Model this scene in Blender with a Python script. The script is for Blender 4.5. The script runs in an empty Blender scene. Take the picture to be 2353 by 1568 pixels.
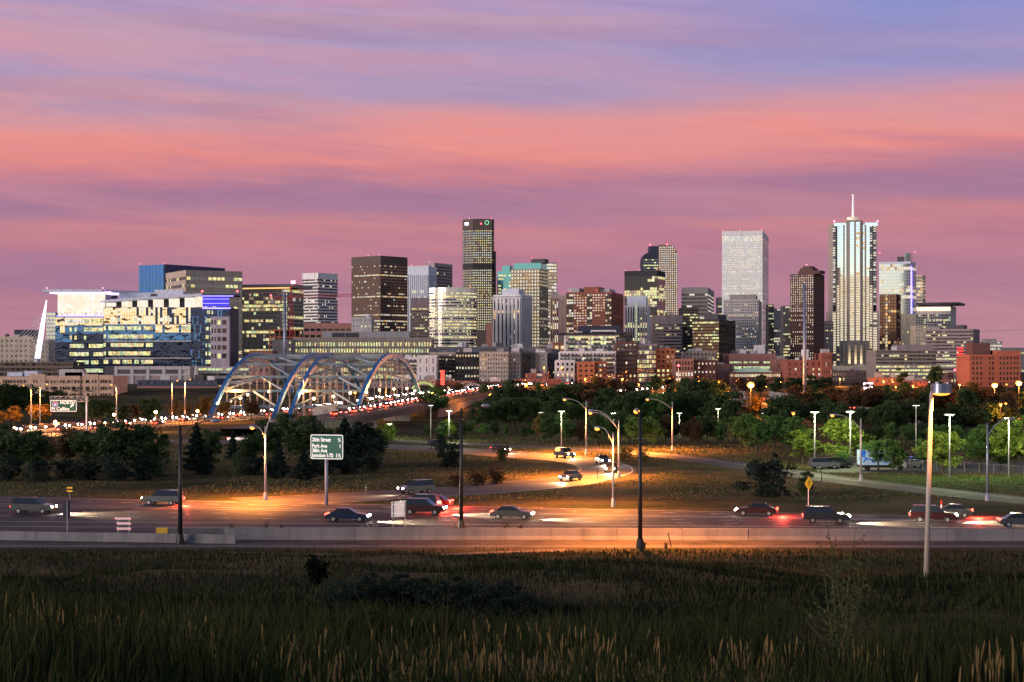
import bpy, math, random
import numpy as np
from mathutils import Vector, Matrix
R = math.radians
rnd = random.Random(7)
nrnd = np.random.default_rng(5)

# ------------------------------------------------------------------ camera, world, exposure
sc = bpy.context.scene
col = sc.collection
F, CX, HY, H = 3964.0, 1176.5, 844.4, 16.5     # focal length, centre and horizon in photo units; eye height over the highway
cd = bpy.data.cameras.new("camera"); cam = bpy.data.objects.new("camera", cd); col.objects.link(cam)
cam.location = (0, 0, H); cam.rotation_euler = (R(90), 0, 0)
cd.sensor_width = 36; cd.lens = F/2353*36; cd.shift_y = (HY-784)/2353; cd.clip_start = .5; cd.clip_end = 60000
sc.camera = cam
sc.view_settings.view_transform = 'Standard'; sc.view_settings.look = 'None'
sc.view_settings.exposure = 0; sc.view_settings.gamma = 1
sc.render.engine = 'CYCLES'
sc.cycles.max_bounces = 4; sc.cycles.diffuse_bounces = 2; sc.cycles.glossy_bounces = 2; sc.cycles.transmission_bounces = 2
sc.cycles.use_denoising = True; sc.cycles.sample_clamp_indirect = 3; sc.cycles.caustics_reflective = False; sc.cycles.caustics_refractive = False

def lin(r, g=None, b=None):
    if g is None: r, g, b = r
    f = lambda c: (c/12.92 if c <= .04045 else ((c+.055)/1.055)**2.4)
    return (f(r/255), f(g/255), f(b/255), 1)

def N(nt, typ, **kw):
    n = nt.nodes.new(typ)
    for k, v in kw.items():
        if k.startswith('i_'):
            key = k[2:]; key = int(key) if key.isdigit() else key.replace('_', ' ')
            n.inputs[key].default_value = v
        else: setattr(n, k, v)
    return n
def math_(nt, op, a, b=None, c=None, clamp=False):
    n = nt.nodes.new('ShaderNodeMath'); n.operation = op; n.use_clamp = clamp
    for i, v in enumerate((a, b, c)):
        if v is None: continue
        if isinstance(v, (int, float)): n.inputs[i].default_value = v
        else: nt.links.new(v, n.inputs[i])
    return n.outputs[0]
def mixc(nt, f, a, b, mode='MIX'):
    n = nt.nodes.new('ShaderNodeMix'); n.data_type = 'RGBA'; n.blend_type = mode; n.clamp_factor = True
    for i, v in ((0, f), (6, a), (7, b)):
        if isinstance(v, (int, float)): n.inputs[i].default_value = v
        elif isinstance(v, tuple): n.inputs[i].default_value = v
        else: nt.links.new(v, n.inputs[i])
    return n.outputs[2]
def ramp(nt, fac, stops, interp='LINEAR'):
    n = nt.nodes.new('ShaderNodeValToRGB'); cr = n.color_ramp; cr.interpolation = interp
    while len(cr.elements) < len(stops): cr.elements.new(.5)
    for e, (p, c) in zip(cr.elements, stops): e.position = p; e.color = c
    nt.links.new(fac, n.inputs[0]); return n.outputs[0]

w = bpy.data.worlds.new("World"); sc.world = w; w.use_nodes = True
nt = w.node_tree; nt.nodes.clear()
tc = N(nt, 'ShaderNodeTexCoord'); sp = N(nt, 'ShaderNodeSeparateXYZ'); nt.links.new(tc.outputs['Generated'], sp.inputs[0])
sx, sy, sz = sp.outputs
hor = math_(nt, 'SQRT', math_(nt, 'ADD', math_(nt, 'MULTIPLY', sx, sx), math_(nt, 'MULTIPLY', sy, sy)))
v = math_(nt, 'DIVIDE', sz, math_(nt, 'MAXIMUM', hor, .01))
u = math_(nt, 'DIVIDE', sx, math_(nt, 'MAXIMUM', hor, .01))
cb = N(nt, 'ShaderNodeCombineXYZ')
nt.links.new(math_(nt, 'MULTIPLY', u, 3.2), cb.inputs[0]); nt.links.new(math_(nt, 'MULTIPLY', math_(nt, 'ADD', v, math_(nt, 'MULTIPLY', u, .03)), 30.0), cb.inputs[1])
n1 = N(nt, 'ShaderNodeTexNoise', i_Scale=1.0, i_Detail=5.0, i_Roughness=.52, i_Distortion=.25); nt.links.new(cb.outputs[0], n1.inputs['Vector'])
cb2 = N(nt, 'ShaderNodeCombineXYZ')
nt.links.new(math_(nt, 'MULTIPLY', u, 4.2), cb2.inputs[0]); nt.links.new(math_(nt, 'MULTIPLY', math_(nt, 'ADD', v, math_(nt, 'MULTIPLY', u, .09)), 48.0), cb2.inputs[1]); cb2.inputs[2].default_value = 7.3
n2 = N(nt, 'ShaderNodeTexNoise', i_Scale=1.0, i_Detail=3.0, i_Roughness=.45, i_Distortion=.2); nt.links.new(cb2.outputs[0], n2.inputs['Vector'])
vv = math_(nt, 'ADD', math_(nt, 'SUBTRACT', v, math_(nt, 'MULTIPLY', u, .012)), math_(nt, 'MULTIPLY', math_(nt, 'SUBTRACT', n1.outputs['Fac'], .5), .062))
t = math_(nt, 'DIVIDE', vv, .24, clamp=True)
def yv(y): return max(0, min(1, (HY-y)/F/.24))
skyc = ramp(nt, t, [(0, lin(194,144,152)), (yv(790), lin(188,136,149)), (yv(700), lin(180,127,146)), (yv(605), lin(177,123,146)), (yv(565), lin(190,127,144)), (yv(525), lin(203,134,142)), (yv(485), lin(180,128,149)),
  (yv(435), lin(162,120,152)), (yv(400), lin(200,130,144)), (yv(365), lin(234,142,136)), (yv(300), lin(230,148,146)), (yv(255), lin(204,150,162)), (yv(205), lin(172,151,186)), (yv(140), lin(166,152,194)), (yv(80), lin(198,156,174)), (yv(30), lin(180,152,188)), (1, lin(152,148,200))], 'B_SPLINE')
# thin streak clouds catching pink light, bluish gaps high up on one side
st = ramp(nt, n2.outputs['Fac'], [(.48, (0,0,0,1)), (.72, (1,1,1,1))])
nf = N(nt, 'ShaderNodeTexNoise', i_Scale=1.0, i_Detail=7.0, i_Roughness=.6, i_Distortion=1.6); cb3 = N(nt, 'ShaderNodeCombineXYZ'); nt.links.new(math_(nt, 'MULTIPLY', u, 13.0), cb3.inputs[0]); nt.links.new(math_(nt, 'MULTIPLY', math_(nt, 'ADD', v, math_(nt, 'MULTIPLY', u, .05)), 95.0), cb3.inputs[1]); nt.links.new(cb3.outputs[0], nf.inputs['Vector'])
wisp = ramp(nt, nf.outputs['Fac'], [(.36, (.955,.96,.98,1)), (.5, (1,1,1,1)), (.66, (1.05,1.035,1.01,1))])
skyc = mixc(nt, 1.0, skyc, wisp, 'MULTIPLY')
hi = math_(nt, 'MULTIPLY', st, math_(nt, 'MULTIPLY', math_(nt, 'DIVIDE', v, .10, clamp=True), .42))
skyc = mixc(nt, hi, skyc, lin(222,152,158))
st2 = ramp(nt, n2.outputs['Fac'], [(.32, (1,1,1,1)), (.47, (0,0,0,1))])
lo = math_(nt, 'MULTIPLY', st2, .32)
skyc = mixc(nt, lo, skyc, lin(150,118,160))
blue = math_(nt, 'MULTIPLY', math_(nt, 'MULTIPLY', math_(nt, 'SUBTRACT', v, .150), 22, clamp=True), math_(nt, 'MULTIPLY', math_(nt, 'ADD', u, -.04), 6, clamp=True), clamp=True)
nt.nodes[-1].use_clamp = True
skyc = mixc(nt, math_(nt, 'MULTIPLY', blue, math_(nt, 'SUBTRACT', 1.25, n1.outputs['Fac']), clamp=True), skyc, lin(124,142,208))
# the afterglow in the west, behind the camera
west = ramp(nt, math_(nt, 'DIVIDE', v, .9, clamp=True), [(0, (1.15,.74,.30,1)), (.025, (1.35,1.0,.55,1)), (.07, (1.15,1.05,.85,1)), (.115, (.80,.95,1.12,1)), (.165, (.50,.74,1.05,1)), (.35, (.24,.33,.55,1)), (1, (.06,.07,.13,1))])
west = mixc(nt, 1.0, west, (1.3,1.28,1.25,1), 'MULTIPLY')
bk = math_(nt, 'MULTIPLY', math_(nt, 'ADD', math_(nt, 'MULTIPLY', sy, -1.0), .30), 1.7, clamp=True)
# overhead the sky goes to dim violet blue
over = math_(nt, 'DIVIDE', math_(nt, 'SUBTRACT', v, .22), .35, clamp=True)
front = mixc(nt, over, skyc, (.10,.09,.14,1))
allc = mixc(nt, bk, front, west)
nis = N(nt, 'ShaderNodeTexSky', sky_type='NISHITA', sun_disc=False, sun_elevation=R(-2), sun_rotation=R(180))
allc = mixc(nt, .05, allc, nis.outputs[0], 'ADD')
below = math_(nt, 'LESS_THAN', sz, -.002)
allc = mixc(nt, below, allc, (.02,.018,.02,1))
bg = N(nt, 'ShaderNodeBackground', i_Strength=1.0); nt.links.new(allc, bg.inputs[0])
wo = N(nt, 'ShaderNodeOutputWorld'); nt.links.new(bg.outputs[0], wo.inputs[0])

# last light of the set sun from behind the camera: very weak and wide
sl = bpy.data.lights.new("sun", 'SUN'); sl.energy = 3.6; sl.angle = R(25); sl.color = (1, .80, .70)
so = bpy.data.objects.new("sun", sl); so.rotation_euler = (R(84), 0, R(-62)); col.objects.link(so)

def X(px, Y): return (px-CX)/F*Y
def Z(py, Y): return H-(py-HY)/F*Y
def YG(py, z=0.0): return (H-z)*F/(py-HY)      # depth at which a level z shows at picture height py
def P(px, py, z=0.0):
    Y = YG(py, z); return (X(px, Y), Y)

def sstep(a, b, x):
    t = np.clip((np.asarray(x, float)-a)/(b-a), 0, 1); return t*t*(3-2*t)
PROF = [(-400,60),(-120,42),(-60,30),(-15,16.2),(0,14.9),(10,14.2),(20,12.9),(30,11.2),(45,9.5),(60,8.0),(90,5.4),(120,2.9),(142,1.0),(153,.15),(158,0),(595,0),(660,3),(720,6),(800,8),(30000,8)]  # unseen rise behind the camera, shaped to shade the near slope
def ground(x, y):
    x = np.asarray(x, float); y = np.asarray(y, float)
    z = np.interp(y, [p[0] for p in PROF], [p[1] for p in PROF])
    m = sstep(152, 110, y)*sstep(-60, 20, y)
    b = .35*np.sin(x*.11+y*.07+1)+.28*np.sin(x*.23-y*.13)+.15*np.sin(x*.5+y*.31)
    return z + b*m - sstep(4, 40, x)*sstep(70, 100, y)*sstep(150, 118, y)*.7
def g(x, y): return float(ground(x, y))

# ------------------------------------------------------------------ materials
MATS = {}
def mat(name, c, rough=.8, metal=0., em=None, es=0., var=.12, vs=.6, spec=.4, bump=0., bs=8., c2=None, streak=False, coat=0.):
    """procedural principled material: base colour with a weathering noise (world space), optional bump and emission"""
    if name in MATS: return MATS[name]
    m = bpy.data.materials.new(name); m.use_nodes = True; nt = m.node_tree
    b = nt.nodes['Principled BSDF']
    c = tuple(c)[:3]+(1,)
    if var > 0:
        geo = N(nt, 'ShaderNodeNewGeometry')
        vec = geo.outputs['Position']
        if streak:
            mp = N(nt, 'ShaderNodeMapping'); mp.inputs['Scale'].default_value = (1, 1, .12); nt.links.new(vec, mp.inputs[0]); vec = mp.outputs[0]
        no = N(nt, 'ShaderNodeTexNoise', i_Scale=vs, i_Detail=5.0, i_Roughness=.6); nt.links.new(vec, no.inputs['Vector'])
        d = c2 or tuple(x*(1-var*2.4) for x in c[:3])+(1,)
        lighter = tuple(min(1, x*(1+var*1.2)) for x in c[:3])+(1,)
        cc = ramp(nt, no.outputs['Fac'], [(.3, tuple(d)[:3]+(1,)), (.5, c), (.72, lighter if not c2 else c)])
        nt.links.new(cc, b.inputs['Base Color'])
        if bump > 0:
            n3 = N(nt, 'ShaderNodeTexNoise', i_Scale=bs, i_Detail=3.0); nt.links.new(vec, n3.inputs['Vector'])
            bp = N(nt, 'ShaderNodeBump', i_Strength=bump, i_Distance=.3); nt.links.new(n3.outputs['Fac'], bp.inputs['Height']); nt.links.new(bp.outputs[0], b.inputs['Normal'])
    else: b.inputs['Base Color'].default_value = c
    b.inputs['Roughness'].default_value = rough; b.inputs['Metallic'].default_value = metal
    b.inputs['Specular IOR Level'].default_value = spec; b.inputs['Coat Weight'].default_value = coat
    if em:
        b.inputs['Emission Color'].default_value = tuple(em)[:3]+(1,); b.inputs['Emission Strength'].default_value = es
        m.cycles.emission_sampling = 'NONE'
    MATS[name] = m; return m

def lit(name, c, s, sc_=.9, contrast=.75, c2=None):
    """a lit room behind a pane: emission broken up by what stands in the room"""
    if name in MATS: return MATS[name]
    m = bpy.data.materials.new(name); m.use_nodes = True; nt = m.node_tree; b = nt.nodes['Principled BSDF']
    geo = N(nt, 'ShaderNodeNewGeometry')
    mp = N(nt, 'ShaderNodeMapping'); mp.inputs['Scale'].default_value = (sc_, sc_, sc_*.7); nt.links.new(geo.outputs['Position'], mp.inputs[0])
    no = N(nt, 'ShaderNodeTexNoise', i_Scale=1.0, i_Detail=3.0, i_Roughness=.7); nt.links.new(mp.outputs[0], no.inputs['Vector'])
    no2 = N(nt, 'ShaderNodeTexNoise', i_Scale=.11, i_Detail=2.0); nt.links.new(geo.outputs['Position'], no2.inputs['Vector'])
    f = ramp(nt, no.outputs['Fac'], [(.36, (1-contrast,)*3+(1,)), (.5, (.75,)*3+(1,)), (.66, (1.25,)*3+(1,))])
    cc = mixc(nt, ramp(nt, no2.outputs['Fac'], [(.42, (0,0,0,1)), (.6, (1,1,1,1))]), tuple(c)[:3]+(1,), tuple(c2 or c)[:3]+(1,))
    nt.links.new(mixc(nt, 1.0, cc, f, 'MULTIPLY'), b.inputs['Emission Color'])
    b.inputs['Emission Strength'].default_value = s; b.inputs['Base Color'].default_value = (.05,.05,.05,1); b.inputs['Roughness'].default_value = .25
    m.cycles.emission_sampling = 'NONE'; MATS[name] = m; return m

def glassm(name, c, metal=.55, rough=.06, wav=.06, ws=.25):
    """coated facade glass: mirrors the sky, each sheet a little out of true"""
    if name in MATS: return MATS[name]
    m = bpy.data.materials.new(name); m.use_nodes = True; nt = m.node_tree; b = nt.nodes['Principled BSDF']
    b.inputs['Base Color'].default_value = tuple(c)[:3]+(1,); b.inputs['Metallic'].default_value = metal; b.inputs['Roughness'].default_value = rough
    geo = N(nt, 'ShaderNodeNewGeometry'); no = N(nt, 'ShaderNodeTexNoise', i_Scale=ws, i_Detail=2.0); nt.links.new(geo.outputs['Position'], no.inputs['Vector'])
    bp = N(nt, 'ShaderNodeBump', i_Strength=wav, i_Distance=1.0); nt.links.new(no.outputs['Fac'], bp.inputs['Height']); nt.links.new(bp.outputs[0], b.inputs['Normal'])
    MATS[name] = m; return m

# walls
BEIGE = mat('beige_stone', (.36,.29,.25), streak=True); CREAM = mat('cream_stone', (.46,.38,.29), streak=True); TAN = mat('tan_stucco', (.50,.33,.24))
BRICK = mat('red_brick', (.27,.085,.06), vs=1.5); BRICK2 = mat('dark_brick', (.11,.05,.045), vs=1.5); PINKB = mat('pink_brick', (.30,.14,.12), vs=1.2); ORB = mat('orange_brick', (.36,.12,.06), vs=1.5)
GREY = mat('grey_concrete', (.28,.25,.25), streak=True); DGREY = mat('dark_grey_panel', (.075,.07,.08)); BLACK = mat('black_panel', (.022,.022,.026)); LAV = mat('pale_violet_stone', (.36,.31,.38), streak=True)
WHITE = mat('white_panel', (.62,.60,.62), streak=True); WHB = mat('bluish_white_panel', (.52,.55,.66)); BROWN = mat('brown_granite', (.085,.060,.055)); TOWBR = mat('dark_brown_brick', (.10,.048,.042), vs=1.4)
LGREY = mat('light_grey_concrete', (.42,.39,.40), streak=True); MAUVE = mat('mauve_concrete', (.26,.20,.21), streak=True); BLUEP = mat('navy_metal_roof', (.025,.03,.06), rough=.5)
ROOFM = mat('gravel_roof', (.12,.11,.11)); STEEL = mat('galvanised_steel', (.35,.35,.38), rough=.4, metal=.7); DARKM = mat('dark_metal', (.012,.012,.014), rough=.5)
# glass
G_DK = glassm('dark_window_glass', (.12,.13,.18), .6, .12); G_MIR = glassm('sky_mirror_glass', (.86,.90,.92), .95, .08, .03); G_BLUE = glassm('blue_glass', (.06,.17,.48), .85, .05, .14)
G_TEAL = glassm('teal_glass', (.12,.34,.42), .85, .06, .08); G_NAVY = glassm('navy_glass', (.02,.035,.10), .75, .05, .12); G_BRONZE = glassm('bronze_glass', (.16,.10,.08), .75, .08, .05)
G_BLK = glassm('black_glass', (.04,.04,.055), .7, .06, .10); G_SILV = glassm('silver_blue_glass', (.55,.66,.74), .92, .10, .012); G_GOLD = glassm('mirror_glass_with_warped_sheets', (.30,.28,.25), .9, .08, .30, .12)
G_SHEET = glassm('sky_toned_warped_glass', (.75,.74,.66), .92, .04, .22, .16)
# lit rooms
L_W = lit('warm_lit_room', (1,.68,.32), 1.05, c2=(1,.84,.5)); L_Y = lit('yellow_lit_room', (1,.84,.32), 1.15, c2=(.95,.98,.45)); L_P = lit('pale_lit_room', (1,.88,.66), 1.05, c2=(1,.97,.85))
L_G = lit('greenish_lit_room', (.80,1,.50), .9, c2=(.95,1,.6)); L_O = lit('amber_lit_room', (1,.50,.14), 1.3); L_D = lit('dimly_lit_room', (.9,.62,.40), .45, contrast=.9)
L_ATR = lit('bright_atrium', (1,.84,.62), 1.15, .35, .08, (1,.92,.80))
BLUELED = mat('blue_led_light', (.05,.05,.2), em=(.20,.16,1), es=5, var=0); WHLED = mat('white_led_light', (.5,.5,.6), em=(.85,.82,1), es=4, var=0); MAGLED = mat('magenta_led_light', (.3,.1,.3), em=(1,.3,.9), es=2.4, var=0)
REDL = mat('red_beacon_light', (.3,.02,.02), em=(1,.06,.08), es=9, var=0); PINKL = mat('pink_beacon_light', (.5,.2,.3), em=(1,.25,.35), es=4, var=0)
SODL = mat('sodium_lamp_glow', (.5,.3,.1), em=(1,.36,.05), es=2.4, var=0); GLOBE = mat('globe_lamp_glow', (.8,.6,.4), em=(1,.55,.22), es=14, var=0); HALL = mat('white_lamp_glow', (.8,.8,.8), em=(.95,1,.85), es=5, var=0)
HEADL = mat('headlight_glow', (.8,.8,.7), em=(1,.90,.68), es=55, var=0); TAILL = mat('taillight_glow', (.4,.02,.02), em=(1,.05,.03), es=16, var=0)
ROADM = mat('asphalt', (.085,.065,.060), rough=.68, var=.25, vs=.25, bump=.3, bs=3, spec=.3); ROAD2 = mat('worn_concrete_road', (.10,.08,.072), rough=.7, var=.22, vs=.2)
CONC = mat('barrier_concrete', (.19,.175,.18), rough=.85, var=.16, vs=.5, streak=True); PAINTW = mat('white_road_paint', (.75,.75,.72), rough=.7); PAINTY = mat('yellow_road_paint', (.55,.38,.05), rough=.7)

# ------------------------------------------------------------------ object helpers
def link(o, parent=None):
    col.objects.link(o)
    if parent is not None: o.parent = parent
    return o
def tag(o, label=None, cat=None, group=None, kind=None):
    if label: o['label'] = label
    if cat: o['category'] = cat
    if group: o['group'] = group
    if kind: o['kind'] = kind
    return o
def empty(name, label, cat, loc=(0,0,0), rz=0., group=None):
    o = bpy.data.objects.new(name, None); o.location = loc; o.rotation_euler = (0, 0, rz); o.empty_display_size = .1
    return tag(link(o), label, cat, group)
def cp(o, parent=None):
    c = o.copy(); link(c, parent)
    for ch in KIDS.get(o.name, []): cp(ch, c)
    return c
KIDS = {}
class MB:
    def __init__(s): s.v = []; s.f = []; s.m = []
    def quad(s, a, b, c, d, mi=0):
        n = len(s.v); s.v += [a, b, c, d]; s.f.append((n, n+1, n+2, n+3)); s.m.append(mi)
    def box(s, x0, x1, y0, y1, z0, z1, mi=0):
        n = len(s.v); s.v += [(x0,y0,z0),(x1,y0,z0),(x1,y1,z0),(x0,y1,z0),(x0,y0,z1),(x1,y0,z1),(x1,y1,z1),(x0,y1,z1)]
        s.f += [(n,n+3,n+2,n+1),(n+4,n+5,n+6,n+7),(n,n+1,n+5,n+4),(n+1,n+2,n+6,n+5),(n+2,n+3,n+7,n+6),(n+3,n,n+4,n+7)]; s.m += [mi]*6
    def prism(s, poly, z0, z1, mi=0, top=None):
        """poly counter-clockwise seen from above; z1 may be a list per vertex"""
        n = len(s.v); k = len(poly); zt = z1 if isinstance(z1, (list, tuple)) else [z1]*k; zb = z0 if isinstance(z0, (list, tuple)) else [z0]*k
        s.v += [(p[0], p[1], zb[i]) for i, p in enumerate(poly)]+[(p[0], p[1], zt[i]) for i, p in enumerate(poly)]
        for i in range(k): j = (i+1) % k; s.f.append((n+i, n+j, n+k+j, n+k+i)); s.m.append(mi)
        s.f.append(tuple(n+k+i for i in range(k))); s.m.append(mi if top is None else top)
        s.f.append(tuple(n+k-1-i for i in range(k))); s.m.append(mi)
    def bar(s, p0, p1, w, h=None, mi=0):
        """square bar from p0 to p1"""
        h = h or w; p0 = Vector(p0); p1 = Vector(p1); d = (p1-p0).normalized()
        up = Vector((0,0,1)) if abs(d.z) < .95 else Vector((0,1,0))
        a = d.cross(up).normalized()*w/2; b = a.cross(d).normalized()*h/2; n = len(s.v)
        for p in (p0, p1): s.v += [tuple(p-a-b), tuple(p+a-b), tuple(p+a+b), tuple(p-a+b)]
        s.f += [(n,n+1,n+2,n+3),(n+7,n+6,n+5,n+4)]+[(n+i, n+4+i, n+4+(i+1)%4, n+(i+1)%4) for i in range(4)]; s.m += [mi]*6
    def tube(s, pts, rad, k=8, mi=0, cap=True):
        pts = [Vector(p) for p in pts]; rad = rad if isinstance(rad, (list, tuple)) else [rad]*len(pts); n = len(s.v)
        for i, p in enumerate(pts):
            d = (pts[min(i+1, len(pts)-1)]-pts[max(i-1, 0)]).normalized(); up = Vector((0,0,1)) if abs(d.z) < .9 else Vector((1,0,0))
            a = d.cross(up).normalized(); b = a.cross(d).normalized()
            s.v += [tuple(p+(a*math.cos(2*math.pi*j/k)+b*math.sin(2*math.pi*j/k))*rad[i]) for j in range(k)]
        for i in range(len(pts)-1):
            for j in range(k): j2 = (j+1) % k; s.f.append((n+i*k+j, n+i*k+j2, n+(i+1)*k+j2, n+(i+1)*k+j)); s.m.append(mi)
        if cap: s.f += [tuple(n+j for j in range(k-1, -1, -1)), tuple(n+(len(pts)-1)*k+j for j in range(k))]; s.m += [mi]*2
    def ball(s, c, r, mi=0, k=10, q=6, sq=1.):
        n = len(s.v)
        for i in range(q+1):
            th = math.pi*i/q
            for j in range(k): s.v.append((c[0]+r*math.sin(th)*math.cos(2*math.pi*j/k), c[1]+r*math.sin(th)*math.sin(2*math.pi*j/k), c[2]+r*sq*math.cos(th)))
        for i in range(q):
            for j in range(k): j2 = (j+1) % k; s.f.append((n+i*k+j, n+(i+1)*k+j, n+(i+1)*k+j2, n+i*k+j2)); s.m.append(mi)
    def mesh(s, name, mats, smooth=False):
        me = bpy.data.meshes.new(name); me.from_pydata(s.v, [], s.f)
        for m in (mats if isinstance(mats, (list, tuple)) else [mats]): me.materials.append(m)
        if len(me.materials) > 1: me.polygons.foreach_set('material_index', s.m)
        if smooth: me.polygons.foreach_set('use_smooth', [True]*len(s.f))
        me.update(); return me
    def build(s, name, mats, parent=None, loc=(0,0,0), rz=0., smooth=False, label=None):
        o = bpy.data.objects.new(name, s.mesh(name, mats, smooth)); o.location = loc; o.rotation_euler = (0, 0, rz); link(o, parent)
        if parent is not None: KIDS.setdefault(parent.name, []).append(o)
        if label: o['label'] = label
        return o
def reg(o, parent): KIDS.setdefault(parent.name, []).append(o)

WMESH = {}
def pane(w, h, m):
    k = (round(w, 2), round(h, 2), m.name)
    if k not in WMESH:
        b = MB(); b.box(-k[0]/2, k[0]/2, -.04, .04, -k[1]/2, k[1]/2); WMESH[k] = b.mesh('window', m)
    return WMESH[k]

PAL = {'y': [(L_Y,5),(L_W,2),(L_G,1),(L_D,2)], 'w': [(L_W,4),(L_P,4),(L_O,1),(L_D,2)], 'p': [(L_P,6),(L_W,3),(L_D,1)], 'g': [(L_G,5),(L_Y,3),(L_D,2)], 'o': [(L_O,3),(L_W,3),(L_D,3)], 'd': [(L_D,1)]}
class Bld:
    """a building whose front-left corner projects to px x0, near right corner to xc (depth Y), turned by th degrees"""
    def __init__(s, name, label, cat, x0, xc, top, Y, th=0., x1=None, D=None, group=None, wall=BEIGE):
        s.Y = Y; t = R(th); s.t = t; k0 = (x0-CX)/F; Xc = X(xc, Y)
        s.W = (Xc-k0*Y)/(math.cos(t)+k0*math.sin(t))
        if x1 is not None:
            k1 = (x1-CX)/F; s.D = (k1*Y-Xc)/(math.sin(t)-k1*math.cos(t))
        else: s.D = D or 28.
        if D and x1 is not None and not (3 < s.D < 150): s.D = D
        s.L = (Xc-s.W*math.cos(t), Y+s.W*math.sin(t)); s.zg = 8. if Y > 790 else g(0, Y)
        s.o = empty(name, label, cat, (s.L[0], s.L[1], s.zg-.3), -t, group); s.wall = MB(); s.wm = [wall, ROOFM]; s.top = s.z(top)
        s.rng = random.Random(int(x0*7+top*13+Y)); s.n_each = 0; s.rest = MB(); s.rmats = []; s.x0px = x0; s.xcpx = xc
    def mi(s, m):
        if m not in s.wm: s.wm.append(m)
        return s.wm.index(m)
    def x(s, px, ly=0.):
        """local x where the ray through px meets the plane local y = ly"""
        k = (px-CX)/F; c, sn = math.cos(s.t), math.sin(s.t)
        ox, oy = s.L[0]+sn*ly, s.L[1]+c*ly
        return (k*oy-ox)/(c+k*sn)
    def z(s, py, lx=None, ly=0.):
        lx = s.W if lx is None else lx
        Yp = s.L[1]-math.sin(s.t)*lx+math.cos(s.t)*ly
        return Z(py, Yp)-s.zg+.3
    def block(s, xa, xb, ya, yb, za, zb, m=None, roof=True):
        s.wall.box(xa, xb, ya, yb, za, zb, s.mi(m) if m else 0)
        if roof:
            e = .5; z1 = zb+.02; r = 1
            s.wall.quad((xa+e,ya+e,z1),(xb-e,ya+e,z1),(xb-e,yb-e,z1),(xa+e,yb-e,z1), r)
    def facade(s, pts, z0, z1, cw, rh, wf=.6, hf=.6, mode='each', litp=.3, pal='y', glass=G_DK, t=.35, pier=True, m=None, span=True, name=None, litf=None, mull=0):
        """windows and the wall around them along a plan path; outward is to the right of the path's direction"""
        rng = s.rng; nr = max(1, round((z1-z0)/rh)); rh = (z1-z0)/nr; mi = s.mi(m) if m else 0
        mats = [glass]+[q[0] for q in PAL[pal]]; ws = [q[1] for q in PAL[pal]]
        segs = []
        for a, b in zip(pts[:-1], pts[1:]):
            L = math.hypot(b[0]-a[0], b[1]-a[1]); nc = max(1, round(L/cw)); segs.append((a, ((b[0]-a[0])/L, (b[1]-a[1])/L), L, nc))
        cells = {}; prev = 0
        for j in range(nr):
            rowf = rng.choice([.1,.3,.5,.9,1.1,2.4]); cg = 0; prev = 0
            for si, (a, d, L, nc) in enumerate(segs):
                for i in range(nc):
                    p = litp*rowf*(1.9 if prev else .72)
                    if litf is not None: p = litf(cg, j, nr, p)
                    on = rng.random() < p; prev = on
                    k = 1+rng.choices(range(len(ws)), ws)[0] if on else 0
                    cells[(si, i, j)] = k; cg += 1
        def wbox(a, d, u0, u1, t0, t1, za, zb):
            nx, ny = d[1], -d[0]; n = len(s.wall.v); q = []
            for (uu, tt) in ((u0,t1),(u1,t1),(u1,t0),(u0,t0)): q.append((a[0]+d[0]*uu+nx*tt, a[1]+d[1]*uu+ny*tt))
            s.wall.prism(q, za, zb, mi)
        for si, (a, d, L, nc) in enumerate(segs):
            c = L/nc; ext = t if len(segs) == 1 or si < len(segs)-1 or True else 0
            if span:
                sh = rh*(1-hf)
                for j in range(nr+1):
                    zb = z0+j*rh-sh/2; zt = zb+sh
                    zb = max(zb, z0-.01); zt = min(zt, z1+.005)
                    if zt-zb > .02: wbox(a, d, 0, L+(t if si == len(segs)-1 else .0), 0, t, zb, zt)
            if pier and wf < .97:
                pw = c*(1-wf)
                for i in range(nc+1):
                    u0 = max(0, i*c-pw/2); u1 = min(L, i*c+pw/2)
                    wbox(a, d, u0, u1, 0, t+.03, z0, z1+.012)
            if mull:
                for i in range(nc*mull+1):
                    u = i*c/mull; wbox(a, d, max(0, u-.06), min(L, u+.06), 0, t+.05 if not span else t*.6, z0, z1)
        rows = {}
        for (si, i, j), k in cells.items():
            a, d, L, nc = segs[si]; c = L/nc; u = (i+.5)*c; zc = z0+(j+.5)*rh; ww = c*wf; hh = rh*hf; nx, ny = d[1], -d[0]
            if mode == 'each' and s.n_each < 100 and (nr-1-j) < max(3, 100//max(1, sum(q[3] for q in segs))+1):
                s.n_each += 1
                o = bpy.data.objects.new('window', pane(ww, hh, mats[k])); o.location = (a[0]+d[0]*u+nx*.06, a[1]+d[1]*u+ny*.06, zc)
                o.rotation_euler = (0, 0, math.atan2(d[1], d[0])); link(o, s.o); continue
            key = {'row': j, 'col': (si, i)}.get(mode, 'rest')
            if key == 'rest': b = s.rest; b_m = s.rmats
            else: b, b_m = rows.setdefault(key, (MB(), []))
            if mats[k] not in b_m: b_m.append(mats[k])
            p0 = (a[0]+d[0]*(u-ww/2)+nx*.06, a[1]+d[1]*(u-ww/2)+ny*.06); p1 = (p0[0]+d[0]*ww, p0[1]+d[1]*ww)
            b.quad((*p0, zc-hh/2), (*p1, zc-hh/2), (*p1, zc+hh/2), (*p0, zc+hh/2), b_m.index(mats[k]))
        for key in rows:
            b, bm = rows[key]; b.build(name or ('window_band' if mode == 'row' else 'window_column'), bm, s.o)
    def pathFR(s, ya=0.): return [(0, 0), (s.W, 0), (s.W, s.D)]
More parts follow.
